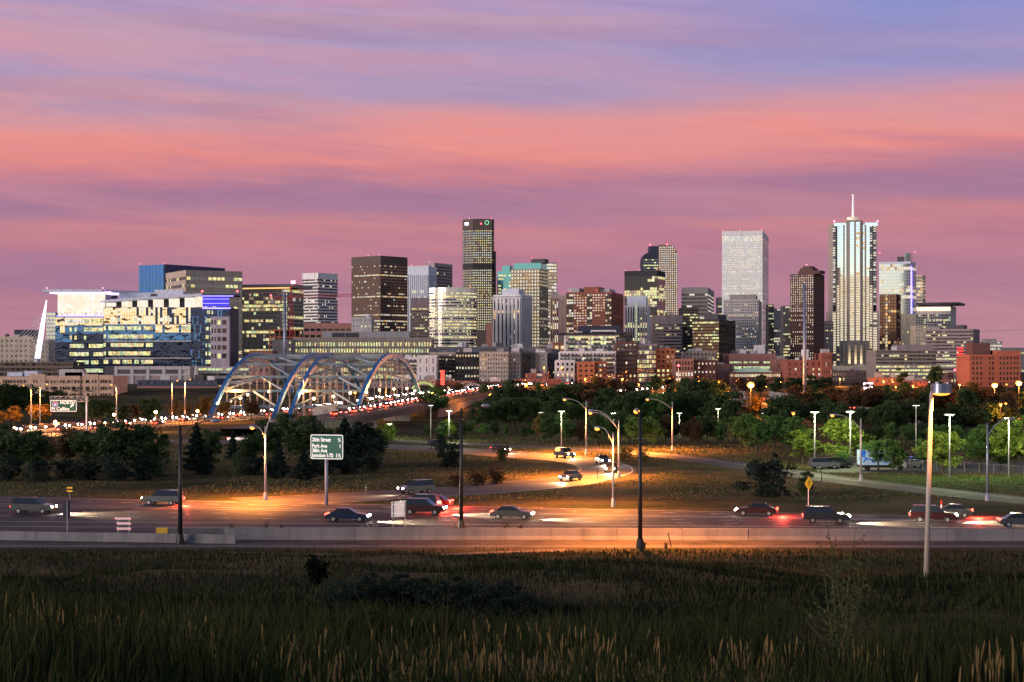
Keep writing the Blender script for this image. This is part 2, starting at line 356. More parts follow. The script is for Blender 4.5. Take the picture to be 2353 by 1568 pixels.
    def std(s, sp, cp_, wf=.6, hf=.6, mode='each', litp=.3, pal='y', glass=G_DK, topb=0., side=True, m=None, pier=True, span=True, zb=1., mull=0, t=.35, sideglass=None, sidelit=None, sidem=None, litf=None):
        """whole box with windows on the front and the near side; sp, cp_ storey and bay pitch in photo units; topb blank band at the top"""
        k = s.Y/F; rh = sp*k; cw = cp_*k/max(.3, math.cos(s.t)); T = s.top; tb = topb*k
        s.block(0, s.W, 0, s.D, 0, T+(.0))
        if tb > .2: 
            s.wall.box(-.02, s.W+t+.05, -t-.05, 0, T-tb, T+.35); s.wall.box(s.W, s.W+t+.05, 0, s.D, T-tb, T+.35)
        vis = min(T-tb-zb, (T-s.z(900)))
        za = zb
        if side and not (sideglass or sidelit is not None or sidem): s.facade(s.pathFR(), za, T-tb, cw, rh, wf, hf, mode, litp, pal, glass, t, pier, m, span, mull=mull, litf=litf)
        else:
            s.facade([(0,0),(s.W,0)], za, T-tb, cw, rh, wf, hf, mode, litp, pal, glass, t, pier, m, span, mull=mull, litf=litf)
            if side: s.facade([(s.W,0),(s.W,s.D)], za, T-tb, cw, rh, wf, hf, mode, litp if sidelit is None else sidelit, pal, sideglass or glass, t, pier, sidem or m, span, mull=mull)
        return s
    def part(s, name, x0, x1, y0, y1, z0, z1, m, label=None):
        b = MB(); b.box(x0, x1, y0, y1, z0, z1); return b.build(name, m, s.o, label=label)
    def pent(s, px0, px1, top, m=None, base=None, y0=4., dep=None, name='penthouse'):
        zb = s.top+.03 if base is None else s.z(base)
        return s.part(name, s.x(px0, y0), s.x(px1, y0), y0, y0+(dep or max(6, s.D*.5)), zb, s.z(top, ly=y0), m or GREY)
    def beacons(s, xs, top=None, m=None, r=None):
        for px in xs:
            b = MB(); r_ = (r or s.Y/F*1.1)*.72; z = s.top+.4 if top is None else s.z(top); b.tube([(0,0,-.3),(0,0,.6+r_*.4)], .12, 6, 0); b.ball((0,0,.6+r_), r_, 1, 8, 5)
            b.build('beacon', [DARKM, m or REDL], s.o, (s.x(px), .6, z))
    def clutter(s, n, m=None, zt=None):
        for i in range(n):
            a = s.rng.uniform(.5, max(1, s.W-4)); w_ = s.rng.uniform(1.5, 4.5); h_ = s.rng.uniform(1, 2.6); y = s.rng.uniform(1.5, 6); z = (zt or s.top)+.04
            s.part('roof_unit', a, a+w_, y, y+2.5, z, z+h_, m or s.rng.choice([LGREY, GREY, WHITE, DGREY]))
    def done(s):
        s.wall.build('wall', s.wm, s.o)
        if s.rest.f: tag(s.rest.build('windows', s.rmats, s.o), kind='stuff')
        return s
# ------------------------------------------------------------------ the skyline, far to near
SK = 'towers of the downtown skyline'; LO = 'mid-rise blocks in front of the towers'
def tower(lab, x0, xc, top, Y, th, x1=None, D=None, wall=BEIGE, name='office_tower', cat='building', group=SK, **kw):
    return Bld(name, lab, cat, x0, xc, top, Y, th, x1, D, group, wall)

# dark tall tower with chamfered corners
b = tower('tallest dark granite tower of the skyline, with chamfered corners and rows of small lit windows', 1063, 1134, 505, 2400, 0, D=42, wall=BROWN)
ch = 9; a = [(0, ch*1.3), (ch*1.6, 0), (b.W-ch*.25, 0), (b.W, ch), (b.W, 34)]
b.wall.prism(a+[(0, 34)], 0, b.top); k = b.Y/F
b.wall.prism([(-.4, ch*1.3-.5), (ch*1.6-.2, -.5), (b.W-ch*.25+.2, -.5), (b.W+.5, ch-.2), (b.W+.5, 34.5), (-.4, 34.5)], b.z(527), b.top+1)
b.wall.prism([(-.2, ch*1.3-.4), (ch*1.6-.2, -.4), (b.W-ch*.25+.2, -.4), (b.W+.4, ch-.2), (b.W+.4, 34.5), (-.2, 34.5)], b.z(618), b.z(606), b.mi(BLACK))
def lf(c, j, nr, p): 
    if j in (nr-4, nr-8): return .96
    return min(.9, p) if c > 4 else p*.45
for (z0, z1) in ((b.z(606), b.z(528)), (60, b.z(619))): b.facade(a, z0, z1, 4.7*k, 5.55*k, .5, .5, 'each', .55, 'y', G_SILV, litf=lf, m=BROWN)
b.part('wing', b.W+.6, b.W+3.2, 6, 30, 0, b.z(577), BROWN)
b.part('sign', 3, 8, 4.5, 5.4, b.z(517), b.z(511), WHLED); b.beacons([1078, 1129], m=PINKL)
r_ = MB(); r_.tube([(k*4.4*math.cos(q*.3), 0, k*4.4*math.sin(q*.3)) for q in range(22)], .5, 6); r_.build('ring_sign', mat('green_neon', (.1,.3,.2), em=(.25,.8,.5), es=1.2, var=0), b.o, (b.x(1119), -.9, b.z(512)))
b.part('red_sign', b.x(1104), b.x(1107), -.9, -.5, b.z(516), b.z(513), REDL); b.done()

# tower with curved top
b = tower('rose granite tower with a curved cash-register top and a grid of square lit windows', 1475, 1557, 562, 2450, 0, D=40, wall=mat('rose_granite', (.17,.11,.12)))
b.D = 40; k = b.Y/F; xm = b.x(1513)
prof = [(b.x(1513), 0), (b.W, 0), (b.W, b.z(587))]+[(b.x(1534)+(b.W-b.x(1534))*math.cos(q), b.z(587)+(b.z(563)-b.z(587))*math.sin(q)) for q in [.25,.55,.85,1.2,1.57]]+[(b.x(1513), b.z(563))]
def extr(bd, prof, y0, y1, mi=0):
    n = len(bd.wall.v); kk = len(prof); bd.wall.v += [(p[0], y0, p[1]) for p in prof]+[(p[0], y1, p[1]) for p in prof]
    bd.wall.f.append(tuple(range(n, n+kk))); bd.wall.f.append(tuple(range(n+2*kk-1, n+kk-1, -1))); bd.wall.m += [mi]*2
    for i in range(kk): j = (i+1) % kk; bd.wall.f.append((n+i, n+kk+i, n+kk+j, n+j)); bd.wall.m.append(mi)
extr(b, prof, 0, 40)
prof2 = [(0, 0), (xm, 0), (xm, b.z(574))]+[(b.x(1494), b.z(575))]+[(b.x(1494)-(b.x(1494))*math.sin(q), b.z(598)+(b.z(580)-b.z(598))*math.cos(q)) for q in [0,.4,.8,1.2,1.57]]
extr(b, prof2, 3, 38, b.mi(BLUEP)); b.part('crown', b.x(1493), b.x(1533), 4, 36, b.z(582), b.z(565.5), BLUEP)
z = b.z(792)
cols = 9; rows = 44; c0, c1 = b.x(1514), b.W; cw = (c1-c0)/cols; rh = (b.z(566)-b.z(790))/rows
for j in range(rows):
    for i in range(cols):
        xx = c0+(i+.5)*cw; zz = b.z(790)+(j+.5)*rh
        if zz > b.z(587) and ((xx-b.x(1534))/(b.W-b.x(1534)))**2*(xx > b.x(1534))+((zz-b.z(587))/(b.z(563)-b.z(587)))**2 > .88: continue
        m = (L_P if b.rng.random() < .62 else L_W) if zz > b.z(720) else (L_W if b.rng.random() < .3 else G_SILV)
        if j >= rows-12 and b.n_each < 100: b.n_each += 1; o = bpy.data.objects.new('window', pane(cw*.58, rh*.58, m)); o.location = (xx, -.05, zz); link(o, b.o)
        else:
            if m not in b.rmats: b.rmats.append(m)
            b.rest.quad((xx-cw*.29,-.05,zz-rh*.29),(xx+cw*.29,-.05,zz-rh*.29),(xx+cw*.29,-.05,zz+rh*.29),(xx-cw*.29,-.05,zz+rh*.29), b.rmats.index(m))
b.t = 0
for j in range(12):
    zz = b.z(596)-j*6.3*k; mb = MB(); n = 7
    for i in range(n): mb.quad((2+i*xm/7.6,2.9,zz-1.6),(2+(i+.9)*xm/7.6,2.9,zz-1.6),(2+(i+.9)*xm/7.6,2.9,zz),(2+i*xm/7.6,2.9,zz), 1 if (j in (2,7) or b.rng.random() < .3) else 0)
    mb.build('window_band', [G_DK, L_Y], b.o)
b.beacons([1494, 1533], b.top and 565, r=1.6); b.done()

# white gridded slab
b = tower('broad white slab tower with a dense grid of glowing square windows', 1659, 1752, 531, 2450, 12, x1=1765.5, wall=WHITE)
k = b.Y/F; b.block(0, b.W, 0, b.D, 0, b.top)
MIRW = glassm('bright_window_glass', (.78,.80,.78), .95, .25, .02)
PAL['r'] = [(L_P, 5), (MIRW, 2)]
b.facade([(0,0),(b.W,0)], b.z(555), b.z(541), 4.65*k, 14*k, .72, .9, 'row', .9, 'r', G_SILV)
b.facade([(0,0),(b.W,0)], 40, b.z(555), 4.65*k, 5.55*k, .66, .62, 'each', .6, 'r', MIRW)
b.facade([(b.W,0),(b.W,b.D)], 40, b.z(536), 4.5*k, 5.55*k, 1, .5, 'row', .12, 'p', G_NAVY)
b.wall.box(-.1, b.W+.4, -.4, b.D, b.top-9*k+.1, b.top+.4); b.beacons([1660, 1700, 1750], m=PINKL); b.done()

# spire tower
b = tower('stepped tower of pale piers and blue glass with a drum and tall white spire', 1912, 2021, 752, 2000, 0, D=40, wall=mat('warm_grey_precast', (.33,.27,.24), streak=True), name='spire_tower')
k = b.Y/F; WG = b.wm[0]
b.block(b.x(1912), b.x(2021), 4, 40, 0, b.z(715)); b.block(b.x(1917), b.x(2017), 8, 38, 0, b.z(514)); b.block(b.x(1930), b.x(1999), 2, 8, 0, b.z(516)); b.block(b.x(1946), b.x(1983), .4, 6, 0, b.z(506))
G_SKY = glassm('sky_blue_tower_glass', (.62,.80,.92), .95, .05, .05)
LC = lit('cream_glow_pane', (1,.80,.52), 1.0, 1.4, .35, (1,.88,.62)); PAL['c'] = [(LC, 6), (L_W, 1), (L_D, 1)]  # mirrored yellow sky is put into the mid-height panes as cream glow
colsx = [(1930.5,1939.5,506,4),(1943,1951,516,1.9),(1954,1963,510,.3),(1967,1976,510,.3),(1979,1988,516,1.9),(1990,1999,530,1.9)]
def litcol(frac): return lambda c, j, nr, p: (.93 if .26 < j/nr < frac else (.15 if j/nr >= frac else .5))
for (xa, xb, ty, yy) in [(1932,1938,514,1.9),(1941,1949,514,1.9),(1953,1963,508,.3),(1967,1977,508,.3),(1980,1988,514,1.9),(1991,1998,514,1.9)]:
    z0, z1 = b.z(835), b.z(ty+2); nr = 56; rh = (z1-z0)/nr; x0_, x1_ = b.x(xa), b.x(xb); bm = [G_SKY, LC, G_DK, L_W]; mb = MB()
    for j in range(nr):
        zz = z0+(j+.5)*rh; f = j/nr; r = b.rng.random()
        mi_ = 1 if .16 < f < .62 and r < .9 else (0 if f >= .62 and r < .93 else (2 if f < .16 else 3))
        h_ = rh*(.40 if f < .6 else .47); mb.quad((x0_,yy,zz-h_),(x1_,yy,zz-h_),(x1_,yy,zz+h_),(x0_,yy,zz+h_), mi_)
    mb.build('window_column', bm, b.o)
for (xa, xb, ty, by, yy) in [(1914.5,1922,718,858,3.9),(1925,1930.5,655,858,3.9),(1999,2005.5,655,858,3.9),(2008,2017,718,858,3.9)]:
    z0, z1 = b.z(by), b.z(ty); nr = round((by-ty)/5.6); rh = (z1-z0)/nr; x0_, x1_ = b.x(xa), b.x(xb); mb = MB()
    for j in range(nr):
        zz = z0+(j+.5)*rh; mb.quad((x0_,yy,zz-rh*.34),(x1_,yy,zz-rh*.34),(x1_,yy,zz+rh*.34),(x0_,yy,zz+rh*.34), 1 if (b.rng.random() < .9 and j > nr*.3) else (0 if b.rng.random() < .7 else 2))
    mb.build('window_column', [G_DK, LC, L_W], b.o)
for (xa, xb, ty, by) in [(1924.5,1938,520,615),(1988.5,1999,520,615)]:
    mb = MB(); n = 18
    for j in range(n):
        za = b.z(by)+(b.z(ty)-b.z(by))*j/n; zb = za+(b.z(ty)-b.z(by))/n*.9; mb.box(b.x(xa), b.x(xb), 1.2, 1.8 if xa > 1930 else 7.9, za, zb, 0)
    mb.build('glass_bay', [G_SKY], b.o)
for px in (1939.8, 1951, 1964.8, 1977.6, 1989.5): 
    yy = .2 if 1945 < px < 1984 else 1.7; b.wall.box(b.x(px)-.55*1.4, b.x(px)+.55*1.4, yy-1.0, yy, 0, b.z(508 if 1945 < px < 1984 else 517))
for px in (1923.5, 1931.2, 1998.8, 2006.8): b.wall.box(b.x(px)-.5, b.x(px)+.5, 3.0, 4, 0, b.z(655 if 1920 < px < 2010 else 720))
for j in range(33):
    z = b.z(522)-j*5.6*k
    if z < b.z(715): break
    mb = MB(); mb.box(b.x(1916), b.x(1923.5), 3, 8, z, z+.5); mb.box(b.x(1917), b.x(1922), 6.9, 7.95, z+.6, z+2.3, 1 if b.rng.random() < .6 else 2); mb.build('balcony', [LGREY, L_P, G_DK], b.o)
    mb = MB(); mb.box(b.x(2000.5), b.x(2017), 3, 8, z, z+.5); mb.box(b.x(2001.5), b.x(2007), 6.9, 7.95, z+.6, z+2.3, 1 if b.rng.random() < .45 else 2); mb.box(b.x(2010), b.x(2016), 6.9, 7.95, z+.6, z+2.3, 1 if b.rng.random() < .35 else 2); mb.build('balcony', [LGREY, L_P, G_DK], b.o)
b.wall.box(b.x(1999.5), b.x(2017.2), 7.5, 8.0, b.z(715), b.z(516), b.mi(BLACK)); b.wall.box(b.x(1917), b.x(1924), 7.5, 8.0, b.z(715), b.z(516), b.mi(BLACK))
b.part('glass_screen', b.x(1916.5), b.x(1945), 1.5, 1.9, b.z(520), b.z(512.5), G_SKY); b.part('glass_screen', b.x(1988), b.x(2017.5), 1.5, 1.9, b.z(519), b.z(511.5), G_SKY)
mb = MB(); cx_ = b.x(1964.5); mb.tube([(cx_,14,b.z(507)),(cx_,14,b.z(497.5))], [6.6, 6.6], 20); mb.build('drum', mat('glowing_cream_drum', (.7,.6,.5), em=(1,.72,.55), es=.35), b.o, smooth=False)  # drum given a glow of its own
mb = MB(); mb.tube([(0,0,0),(0,0,(497.5-447)*k)], [1.5,.8], 8); mb.ball((0,0,(497.5-446)*k), 1.3); mb.build('spire', [mat('glowing_spire_paint', (.7,.65,.65), em=(1,.85,.88), es=.45, var=0)], b.o, (b.x(1965.5), 14, b.z(498)))  # spire brightened by a glow put into its paint
for px in (1951.5, 1965.5, 1978.5): 
    mb = MB(); n = 5; xx = b.x(px)
    for i in range(n): mb.box(xx-1.1, xx+1.1, -1.6, -.9, b.z(836-8.5*i), b.z(836-8.5*(i+1)), i)
    mb.build('uplight_glow_pier', [mat('uplight_glow_stone_%s' % q, (.4,.35,.3), em=(1,.70,.34), es=e_, var=0) for q, e_ in (('brightest',1.5),('bright',1.0),('half',.6),('faint',.3),('last',.12))], b.o)  # uplight fading upward is put in as stepped glow of the stone
b.beacons([1917, 2016.5], 512, m=PINKL, r=1.5); b.done()

def simple(lab, x0, xc, top, Y, th, x1=None, D=None, wall=BEIGE, sp=6, cp_=5, beac=None, pents=(), clut=0, name='office_block', grp=LO, cat='building', **kw):
    b = Bld(name, lab, cat, x0, xc, top, Y, th, x1, D, grp, wall)
    b.std(sp, cp_, **kw)
    for p in pents: b.pent(*p)
    if beac: b.beacons(beac, m=PINKL if Y > 1800 else REDL)
    if clut: b.clutter(clut)
    return b.done()

# --- towers
simple('dark brown granite block tower with two broad faces, left of the tallest tower', 808, 874.5, 588.5, 1900, 40, x1=936, wall=BROWN, sp=7.05, cp_=3.2, wf=.82, hf=.45, mode='row', litp=.32, pal='w', glass=G_BRONZE, topb=19, beac=[845, 871], grp=SK, t=.25)
simple('white-banded tower with dark ribbon windows and a plain white top, beside the tower crane', 695, 731, 628, 1700, 35, x1=775.5, wall=WHITE, sp=6.9, cp_=2.4, wf=.98, hf=.52, mode='row', litp=.10, pal='p', glass=G_BLK, topb=12, grp=SK)
simple('narrow white tower with vertical fins and pale blue shafts behind the banded curved block', 937, 984, 612, 1850, 18, x1=1003, wall=WHB, sp=7, cp_=5, wf=.45, hf=1, mode='col', litp=.12, pal='g', glass=G_DK, span=False, topb=20, grp=SK, pents=((960, 983, 611, G_MIR),), beac=[945])
simple('tall grey-banded tower with a glowing green glass crown', 982, 998, 605, 2050, 30, x1=1039, wall=GREY, sp=7.2, cp_=4, wf=.98, hf=.5, mode='row', litp=.08, pal='g', glass=G_BLK, topb=5, grp=SK, beac=[986])
b = tower('beige and teal glass tower with square lit windows and a teal glass crown', 1174, 1240, 618, 1950, 17, x1=1259, wall=mat('sand_precast', (.34,.26,.17), streak=True))
k = b.Y/F; b.block(0, b.W, 0, b.D, 0, b.top); b.facade(b.pathFR(), 20, b.top-1.5*k, 6.9*k, 7.9*k, .56, .55, 'each', .5, 'p', G_SILV)
b.part('glass_wing', b.x(1140), b.x(1175)-.5, 4, 28, 0, b.z(622), G_TEAL); b.part('glass_crown', b.x(1150), b.x(1168), 6, 20, b.z(622)+.1, b.z(609), G_TEAL)
b.part('glass_crown', b.x(1178), b.x(1240), 5, 30, b.top+.05, b.z(604), G_TEAL); b.part('machine_room', b.x(1215), b.x(1246), 10, 26, b.z(604)+.1, b.z(594), DGREY)
for j in range(7):
    mb = MB(); zz = b.z(634)-j*7.9*k
    for i in range(5): mb.quad((b.x(1143+i*6),3.9,zz),(b.x(1148.5+i*6),3.9,zz),(b.x(1148.5+i*6),3.9,zz+2),(b.x(1143+i*6),3.9,zz+2), 1 if b.rng.random() < .45 else 0)
    mb.build('window_band', [G_TEAL, L_Y], b.o)
b.beacons([1222], 594); b.done()
simple('slim tower with a white lit top floor peeking out behind the beige and teal tower', 1256, 1279, 604, 2150, 0, D=20, wall=GREY, sp=7.5, cp_=6, wf=.95, hf=.62, mode='row', litp=.9, pal='p', glass=G_GOLD, topb=1, grp=SK)
simple('dark mirror-glass tower with a pale reflecting top, in front of the curved-top tower', 1435, 1509.5, 622.5, 1900, 22, x1=1528, wall=BLACK, sp=6.4, cp_=5.2, wf=.93, hf=.9, mode='row', litp=.28, pal='y', glass=G_BLK, topb=12, m=BLACK, side=True, sideglass=G_GOLD, sidelit=.62, t=.12, grp=SK, beac=[1437, 1470, 1508])
simple('grey office tower with rounded top and blue sign band, left of the white slab', 1566, 1626, 661, 2050, 10, x1=1640, wall=GREY, sp=9, cp_=6, wf=.97, hf=.45, mode='row', litp=.35, pal='p', glass=G_BLK, topb=12, grp=SK)
simple('small dark building with a blue lit logo panel just left of the white slab tower', 1649, 1659, 684, 2500, 0, D=20, wall=GREY, sp=6, cp_=5, mode='row', litp=.5, pal='y', topb=12, grp=SK, wf=.9)
b = tower('dark brown brick apartment tower with stepped crown and columns of small lit windows', 1816, 1870, 629, 1600, 30, x1=1893.5, wall=TOWBR, name='apartment_tower')
k = b.Y/F; b.block(0, b.W, 0, b.D, 0, b.top)
b.facade(b.pathFR(), 10, b.top-1*k, 5.4*k, 5.45*k, .36, .56, 'each', .62, 'p', G_BLK)
b.pent(1834, 1884, 622, TOWBR, y0=3); b.pent(1838, 1868, 616, TOWBR, base=621.8, y0=4); b.pent(1844, 1862, 611.5, TOWBR, base=615.8, y0=6); b.beacons([1853], 611, m=PINKL, r=.7); b.done()
# right-hand cluster
b = tower('pale glass condominium tower with a raised corner fin and a strip of blue lights', 2020, 2092, 601, 2200, 25, x1=2105, wall=WHB, name='condominium_tower')
k = b.Y/F; b.block(0, b.W, 0, b.D, 0, b.top); b.facade(b.pathFR(), 20, b.top-5*k, 5.2*k, 7.2*k, .93, .93, 'row', .22, 'p', G_SILV, t=.2)
b.part('corner_fin', b.x(2078), b.x(2092)-.3, .3, 14, b.top+.02, b.z(582), G_SILV); b.part('roof_house', b.x(2059), b.x(2082)-.2, 6, 18, b.top+.02, b.z(589), DGREY)
mb = MB()
for i in range(28): mb.ball((b.W+1.2, .5, b.z(616+i*5.7)), 1.3, 0, 8, 5)
mb.tube([(b.W+.8,.2,b.z(612)),(b.W+.8,.2,b.z(775))], .5, 6); mb.build('light_strip', [BLUELED], b.o); b.beacons([2021, 2102], 582, r=1.2); b.done()
simple('narrow tower washed in orange and white light beside the pale glass condominium', 2105, 2120, 633, 2500, 27, x1=2126, wall=mat('warm_lit_precast', (.5,.4,.3)), sp=6.5, cp_=4, wf=.95, hf=.55, mode='row', litp=.92, pal='w', topb=2, grp=SK)  # orange wash of light is put into the precast colour
b = tower('office block under a projecting lit canopy roof, gridded with dark glass', 2103, 2184, 703, 2300, 22, x1=2197, wall=LGREY)
k = b.Y/F; b.block(0, b.W, 0, b.D, 0, b.top); b.facade([(0,0),(b.W,0)], 10, b.z(722), 4.0*k, 5.4*k, .75, .7, 'row', .2, 'g', G_BLK)
b.part('canopy', -2, b.W+12, -5, b.D, b.top+1.5, b.top+4.5, DGREY); mb = MB()
for i in range(13): mb.ball((4+i*b.W/13.5, -1, b.z(712)), 1.5, 0, 8, 5)
mb.box(0, b.W, -.5, -.3, b.z(709), b.z(706.5), 0); mb.build('canopy_lights', [mat('warm_soffit_light', (.5,.4,.3), em=(1,.72,.4), es=2.4, var=0)], b.o); b.done()
simple('brown glass tower with a vertical band of lit rooms, right of the spire tower', 2021, 2060, 676, 1700, 25, x1=2069, wall=BRICK2, sp=7.3, cp_=6.4, wf=.8, hf=.8, mode='row', litp=.3, pal='o', glass=G_BRONZE, grp=SK, litf=lambda c, j, nr, p: .97 if c in (2,) else p*.5)
simple('cream stone tower with small paired windows behind the banded offices', 2104, 2133, 748, 1500, 0, D=20, wall=CREAM, sp=8, cp_=6, wf=.4, hf=.45, litp=.18, grp=SK)
simple('blank cream stone slab right of the brown glass tower', 2069, 2104, 721, 1800, 0, D=20, wall=CREAM, sp=30, cp_=12, wf=.2, hf=.2, litp=.3, grp=SK)
simple('distant pale block with bright office floors at the end of the skyline', 2253, 2302, 784, 2500, 0, D=30, wall=LGREY, sp=7, cp_=5, wf=.9, hf=.45, mode='row', litp=.5, pal='p', grp=SK, pents=((2262, 2290, 779),))
simple('low distant block with lit windows at the far end of the skyline', 2302, 2353, 799, 2600, 0, D=30, wall=GREY, sp=8, cp_=6, wf=.6, hf=.4, litp=.2, grp=SK)
simple('black glass tower strip between the white slab and the brown brick tower', 1765.5, 1778, 700, 1900, 0, D=20, wall=BLACK, sp=6, cp_=3.5, wf=.7, hf=.5, mode='row', litp=.35, pal='g', glass=G_BLK, grp=SK)
simple('navy glass tower strip with scattered white lights left of the brown brick tower', 1778, 1800, 709, 1950, 0, D=20, wall=DGREY, sp=6, cp_=4, wf=.8, hf=.6, mode='row', litp=.2, pal='p', glass=G_NAVY, grp=SK)
simple('dark office strip touching the brown brick tower on its left', 1800, 1817, 703, 1850, 0, D=20, wall=DGREY, sp=7, cp_=4, wf=.85, hf=.5, mode='row', litp=.4, pal='y', glass=G_BLK, grp=SK)
simple('small brick office block between the brown brick tower and the spire tower', 1893, 1914, 738, 1750, 0, D=20, wall=MAUVE, sp=9, cp_=5, wf=.6, hf=.4, litp=.3, grp=SK)

# --- second tier
# curved banded office
b = Bld('curved_office_block', 'curved white-banded office block with glowing ribbon floors and a bright vertical gleam', 'building', 986, 1093, 661, 1400, 0, D=30, group=LO, wall=mat('polished_pale_cladding', (.55,.52,.50), rough=.25, metal=.5, var=.05, streak=True))
k = b.Y/F; n = 12; pts = []
for i in range(n+1):
    a_ = -.62+1.35*i/n; pts.append((b.W/2+b.W*.5*math.sin(a_)/math.sin(.70), 8-22*(math.cos(a_)-math.cos(.66))/(1-math.cos(.66))*.5))
pts[0] = (0, pts[0][1]); b.wall.prism(pts+[(pts[-1][0], 30), (0, 30)], 0, b.top)
b.facade(pts, 4, b.top-10*k, 2.6*k, 7.3*k, .96, .46, 'row', .62, 'y', G_BLK, pier=False); b.beacons([1080]); b.done()
simple('low grey office wing with ribbon windows between the dark granite block and the curved office', 943, 986.5, 686, 1450, 0, D=28, wall=MAUVE, sp=6.4, cp_=2.5, wf=.95, hf=.5, mode='row', litp=.2, pal='y', glass=G_BLK, topb=21)
b = Bld('apartment_tower', 'white apartment tower with bold vertical fins and small penthouse, before the tallest tower', 'building', 1133, 1196, 677, 1500, 25, 1221, None, LO, WHITE)
k = b.Y/F; b.block(0, b.W, 0, b.D, 0, b.top); b.facade(b.pathFR(), 6, b.z(686), 9.6*k, 6.6*k, .36, .98, 'col', .16, 'o', G_BLK, t=.9, span=False); b.facade(b.pathFR(), b.z(684), b.top-1.2, 3.3*k, 7*k, .5, .85, 'row', .05, 'o', G_BLK, t=.9); b.wall.box(-.6, b.W+1.2, -1.4, 0, b.z(686.5), b.z(684)); b.wall.box(b.W, b.W+1.2, 0, b.D, b.z(686.5), b.z(684))
b.pent(1153, 1192, 664, WHB); b.done()
simple('plain brown slab beside the white finned apartment tower', 1117, 1134, 742, 1650, 0, D=20, wall=PINKB, sp=60, cp_=20, wf=.15, hf=.1, litp=0)
b = Bld('hotel_tower', 'pinkish concrete hotel tower with a blank ribbed wall and one column of windows', 'building', 1265, 1301, 679, 1700, 0, None, 22, LO, mat('pinkish_concrete', (.36,.25,.22), streak=True))
k = b.Y/F; b.block(0, b.W, 0, b.D, 0, b.top); b.facade([(0,0),(b.x(1283),0)], 4, b.z(686), 5*k, 7*k, .55, .97, 'col', .3, 'w', G_BLK, t=.6, span=False)
for i in range(6): b.wall.box(b.x(1284+i*3), b.x(1286+i*3), -.5, 0, 0, b.z(690))
b.pent(1266, 1284, 672, GREY); b.done()
b = Bld('apartment_tower', 'wide red brick apartment tower with glazed bays and dozens of lit windows', 'building', 1301, 1405, 671, 1420, 14, 1432, None, LO, BRICK)
k = b.Y/F; b.block(0, b.W, 0, b.D, 0, b.top)
for i, (xa, xb, br) in enumerate([(1302,1318,0),(1318,1349,1),(1349,1361,0),(1361,1391,1),(1391,1405,0)]):
    b.facade([(b.x(xa),0),(b.x(xb),0)], 8, b.top-4*k, (6.2 if br else 5.3)*k, 6.0*k, .6 if br else .8, .42 if br else .8, 'each', .75 if br else .55, 'p', G_BLK, m=BRICK if br else BRICK2)
b.facade([(b.W,0),(b.W,b.D)], 8, b.top-4*k, 6*k, 6*k, .7, .6, 'rest', .35, 'w', G_BLK)
b.pent(1342, 1376, 659, BRICK); b.pent(1292+12, 1331, 661, LGREY, y0=8); b.pent(1378, 1400, 664, LGREY, y0=8); b.beacons([1310, 1370], m=REDL); b.done()
b = Bld('apartment_tower', 'slim white tower with a bright glowing stair strip, in front of the mirror-glass tower', 'building', 1436, 1488, 702, 1500, 12, 1494, None, LO, WHITE)
k = b.Y/F; b.block(0, b.W, 0, b.D, 0, b.top); b.facade([(0,0),(b.W,0)], 5, b.top-4*k, 6*k, 6*k, .45, .97, 'col', .28, 'y', G_BLK, t=.7, span=False)
b.pent(1441, 1485, 681, WHB); mb = MB()
for i in range(22): mb.box(b.x(1461), b.x(1463.5), -1.2, -.9, b.z(700+i*4.2), b.z(697+i*4.2))
mb.build('stair_window_strip', [L_G], b.o); b.done()
simple('grey parking-like office block with dim ribbon windows behind the brick lofts', 1500, 1567, 726, 1550, 0, D=30, wall=MAUVE, sp=7.4, cp_=6, wf=.95, hf=.42, mode='row', litp=.16, pal='y', glass=G_BLK, topb=17)
simple('black office block behind the bronze glass block', 1566, 1604, 707, 1600, 0, D=30, wall=BLACK, sp=6.6, cp_=5, wf=.95, hf=.5, mode='row', litp=.18, pal='y', glass=G_BLK)
simple('dark bronze glass office block with scattered yellow floors', 1591, 1652, 735, 1400, 20, x1=1689, wall=mat('bronze_cladding', (.05,.035,.03)), sp=7.0, cp_=4, wf=.92, hf=.55, mode='row', litp=.45, pal='y', glass=G_BRONZE, pents=((1618, 1650, 722, DGREY),), topb=3)
simple('light stone hotel block with narrow piers and tiny windows before the white slab tower', 1663, 1743, 689, 1650, 10, x1=1750, wall=LGREY, sp=6.2, cp_=4.6, wf=.42, hf=.5, litp=.22, pal='w', glass=G_BLK, pents=((1677, 1737, 677, GREY),), topb=2)

# --- banded offices on the other side
b = simple('grey banded office block with a vertical strip of red light on its facade', 2128, 2236, 757, 1300, 24, x1=2250, wall=MAUVE, sp=7.6, cp_=5, wf=.96, hf=.42, mode='row', litp=.25, pal='y', glass=G_BLK, topb=2, pents=((2130, 2160, 751),(2175, 2215, 747, DGREY)))
mb = MB()
for i in range(8): mb.box(b.x(2199), b.x(2214), -.5, -.3, b.z(802+i*6.8), b.z(798+i*6.8))
mb.build('red_light_strip', [mat('red_wall_light', (.4,.02,.02), em=(1,.04,.04), es=1.3, var=.2)], b.o)
simple('long low banded office block with bright yellow floors, nearest the foot of the spire tower', 2013, 2150, 805, 1100, 0, D=30, wall=mat('taupe_concrete', (.27,.21,.19), streak=True), sp=8.6, cp_=6, wf=.94, hf=.48, mode='row', litp=.62, pal='y', glass=G_BLK, pents=((2062, 2143, 792, MAUVE),), clut=4)
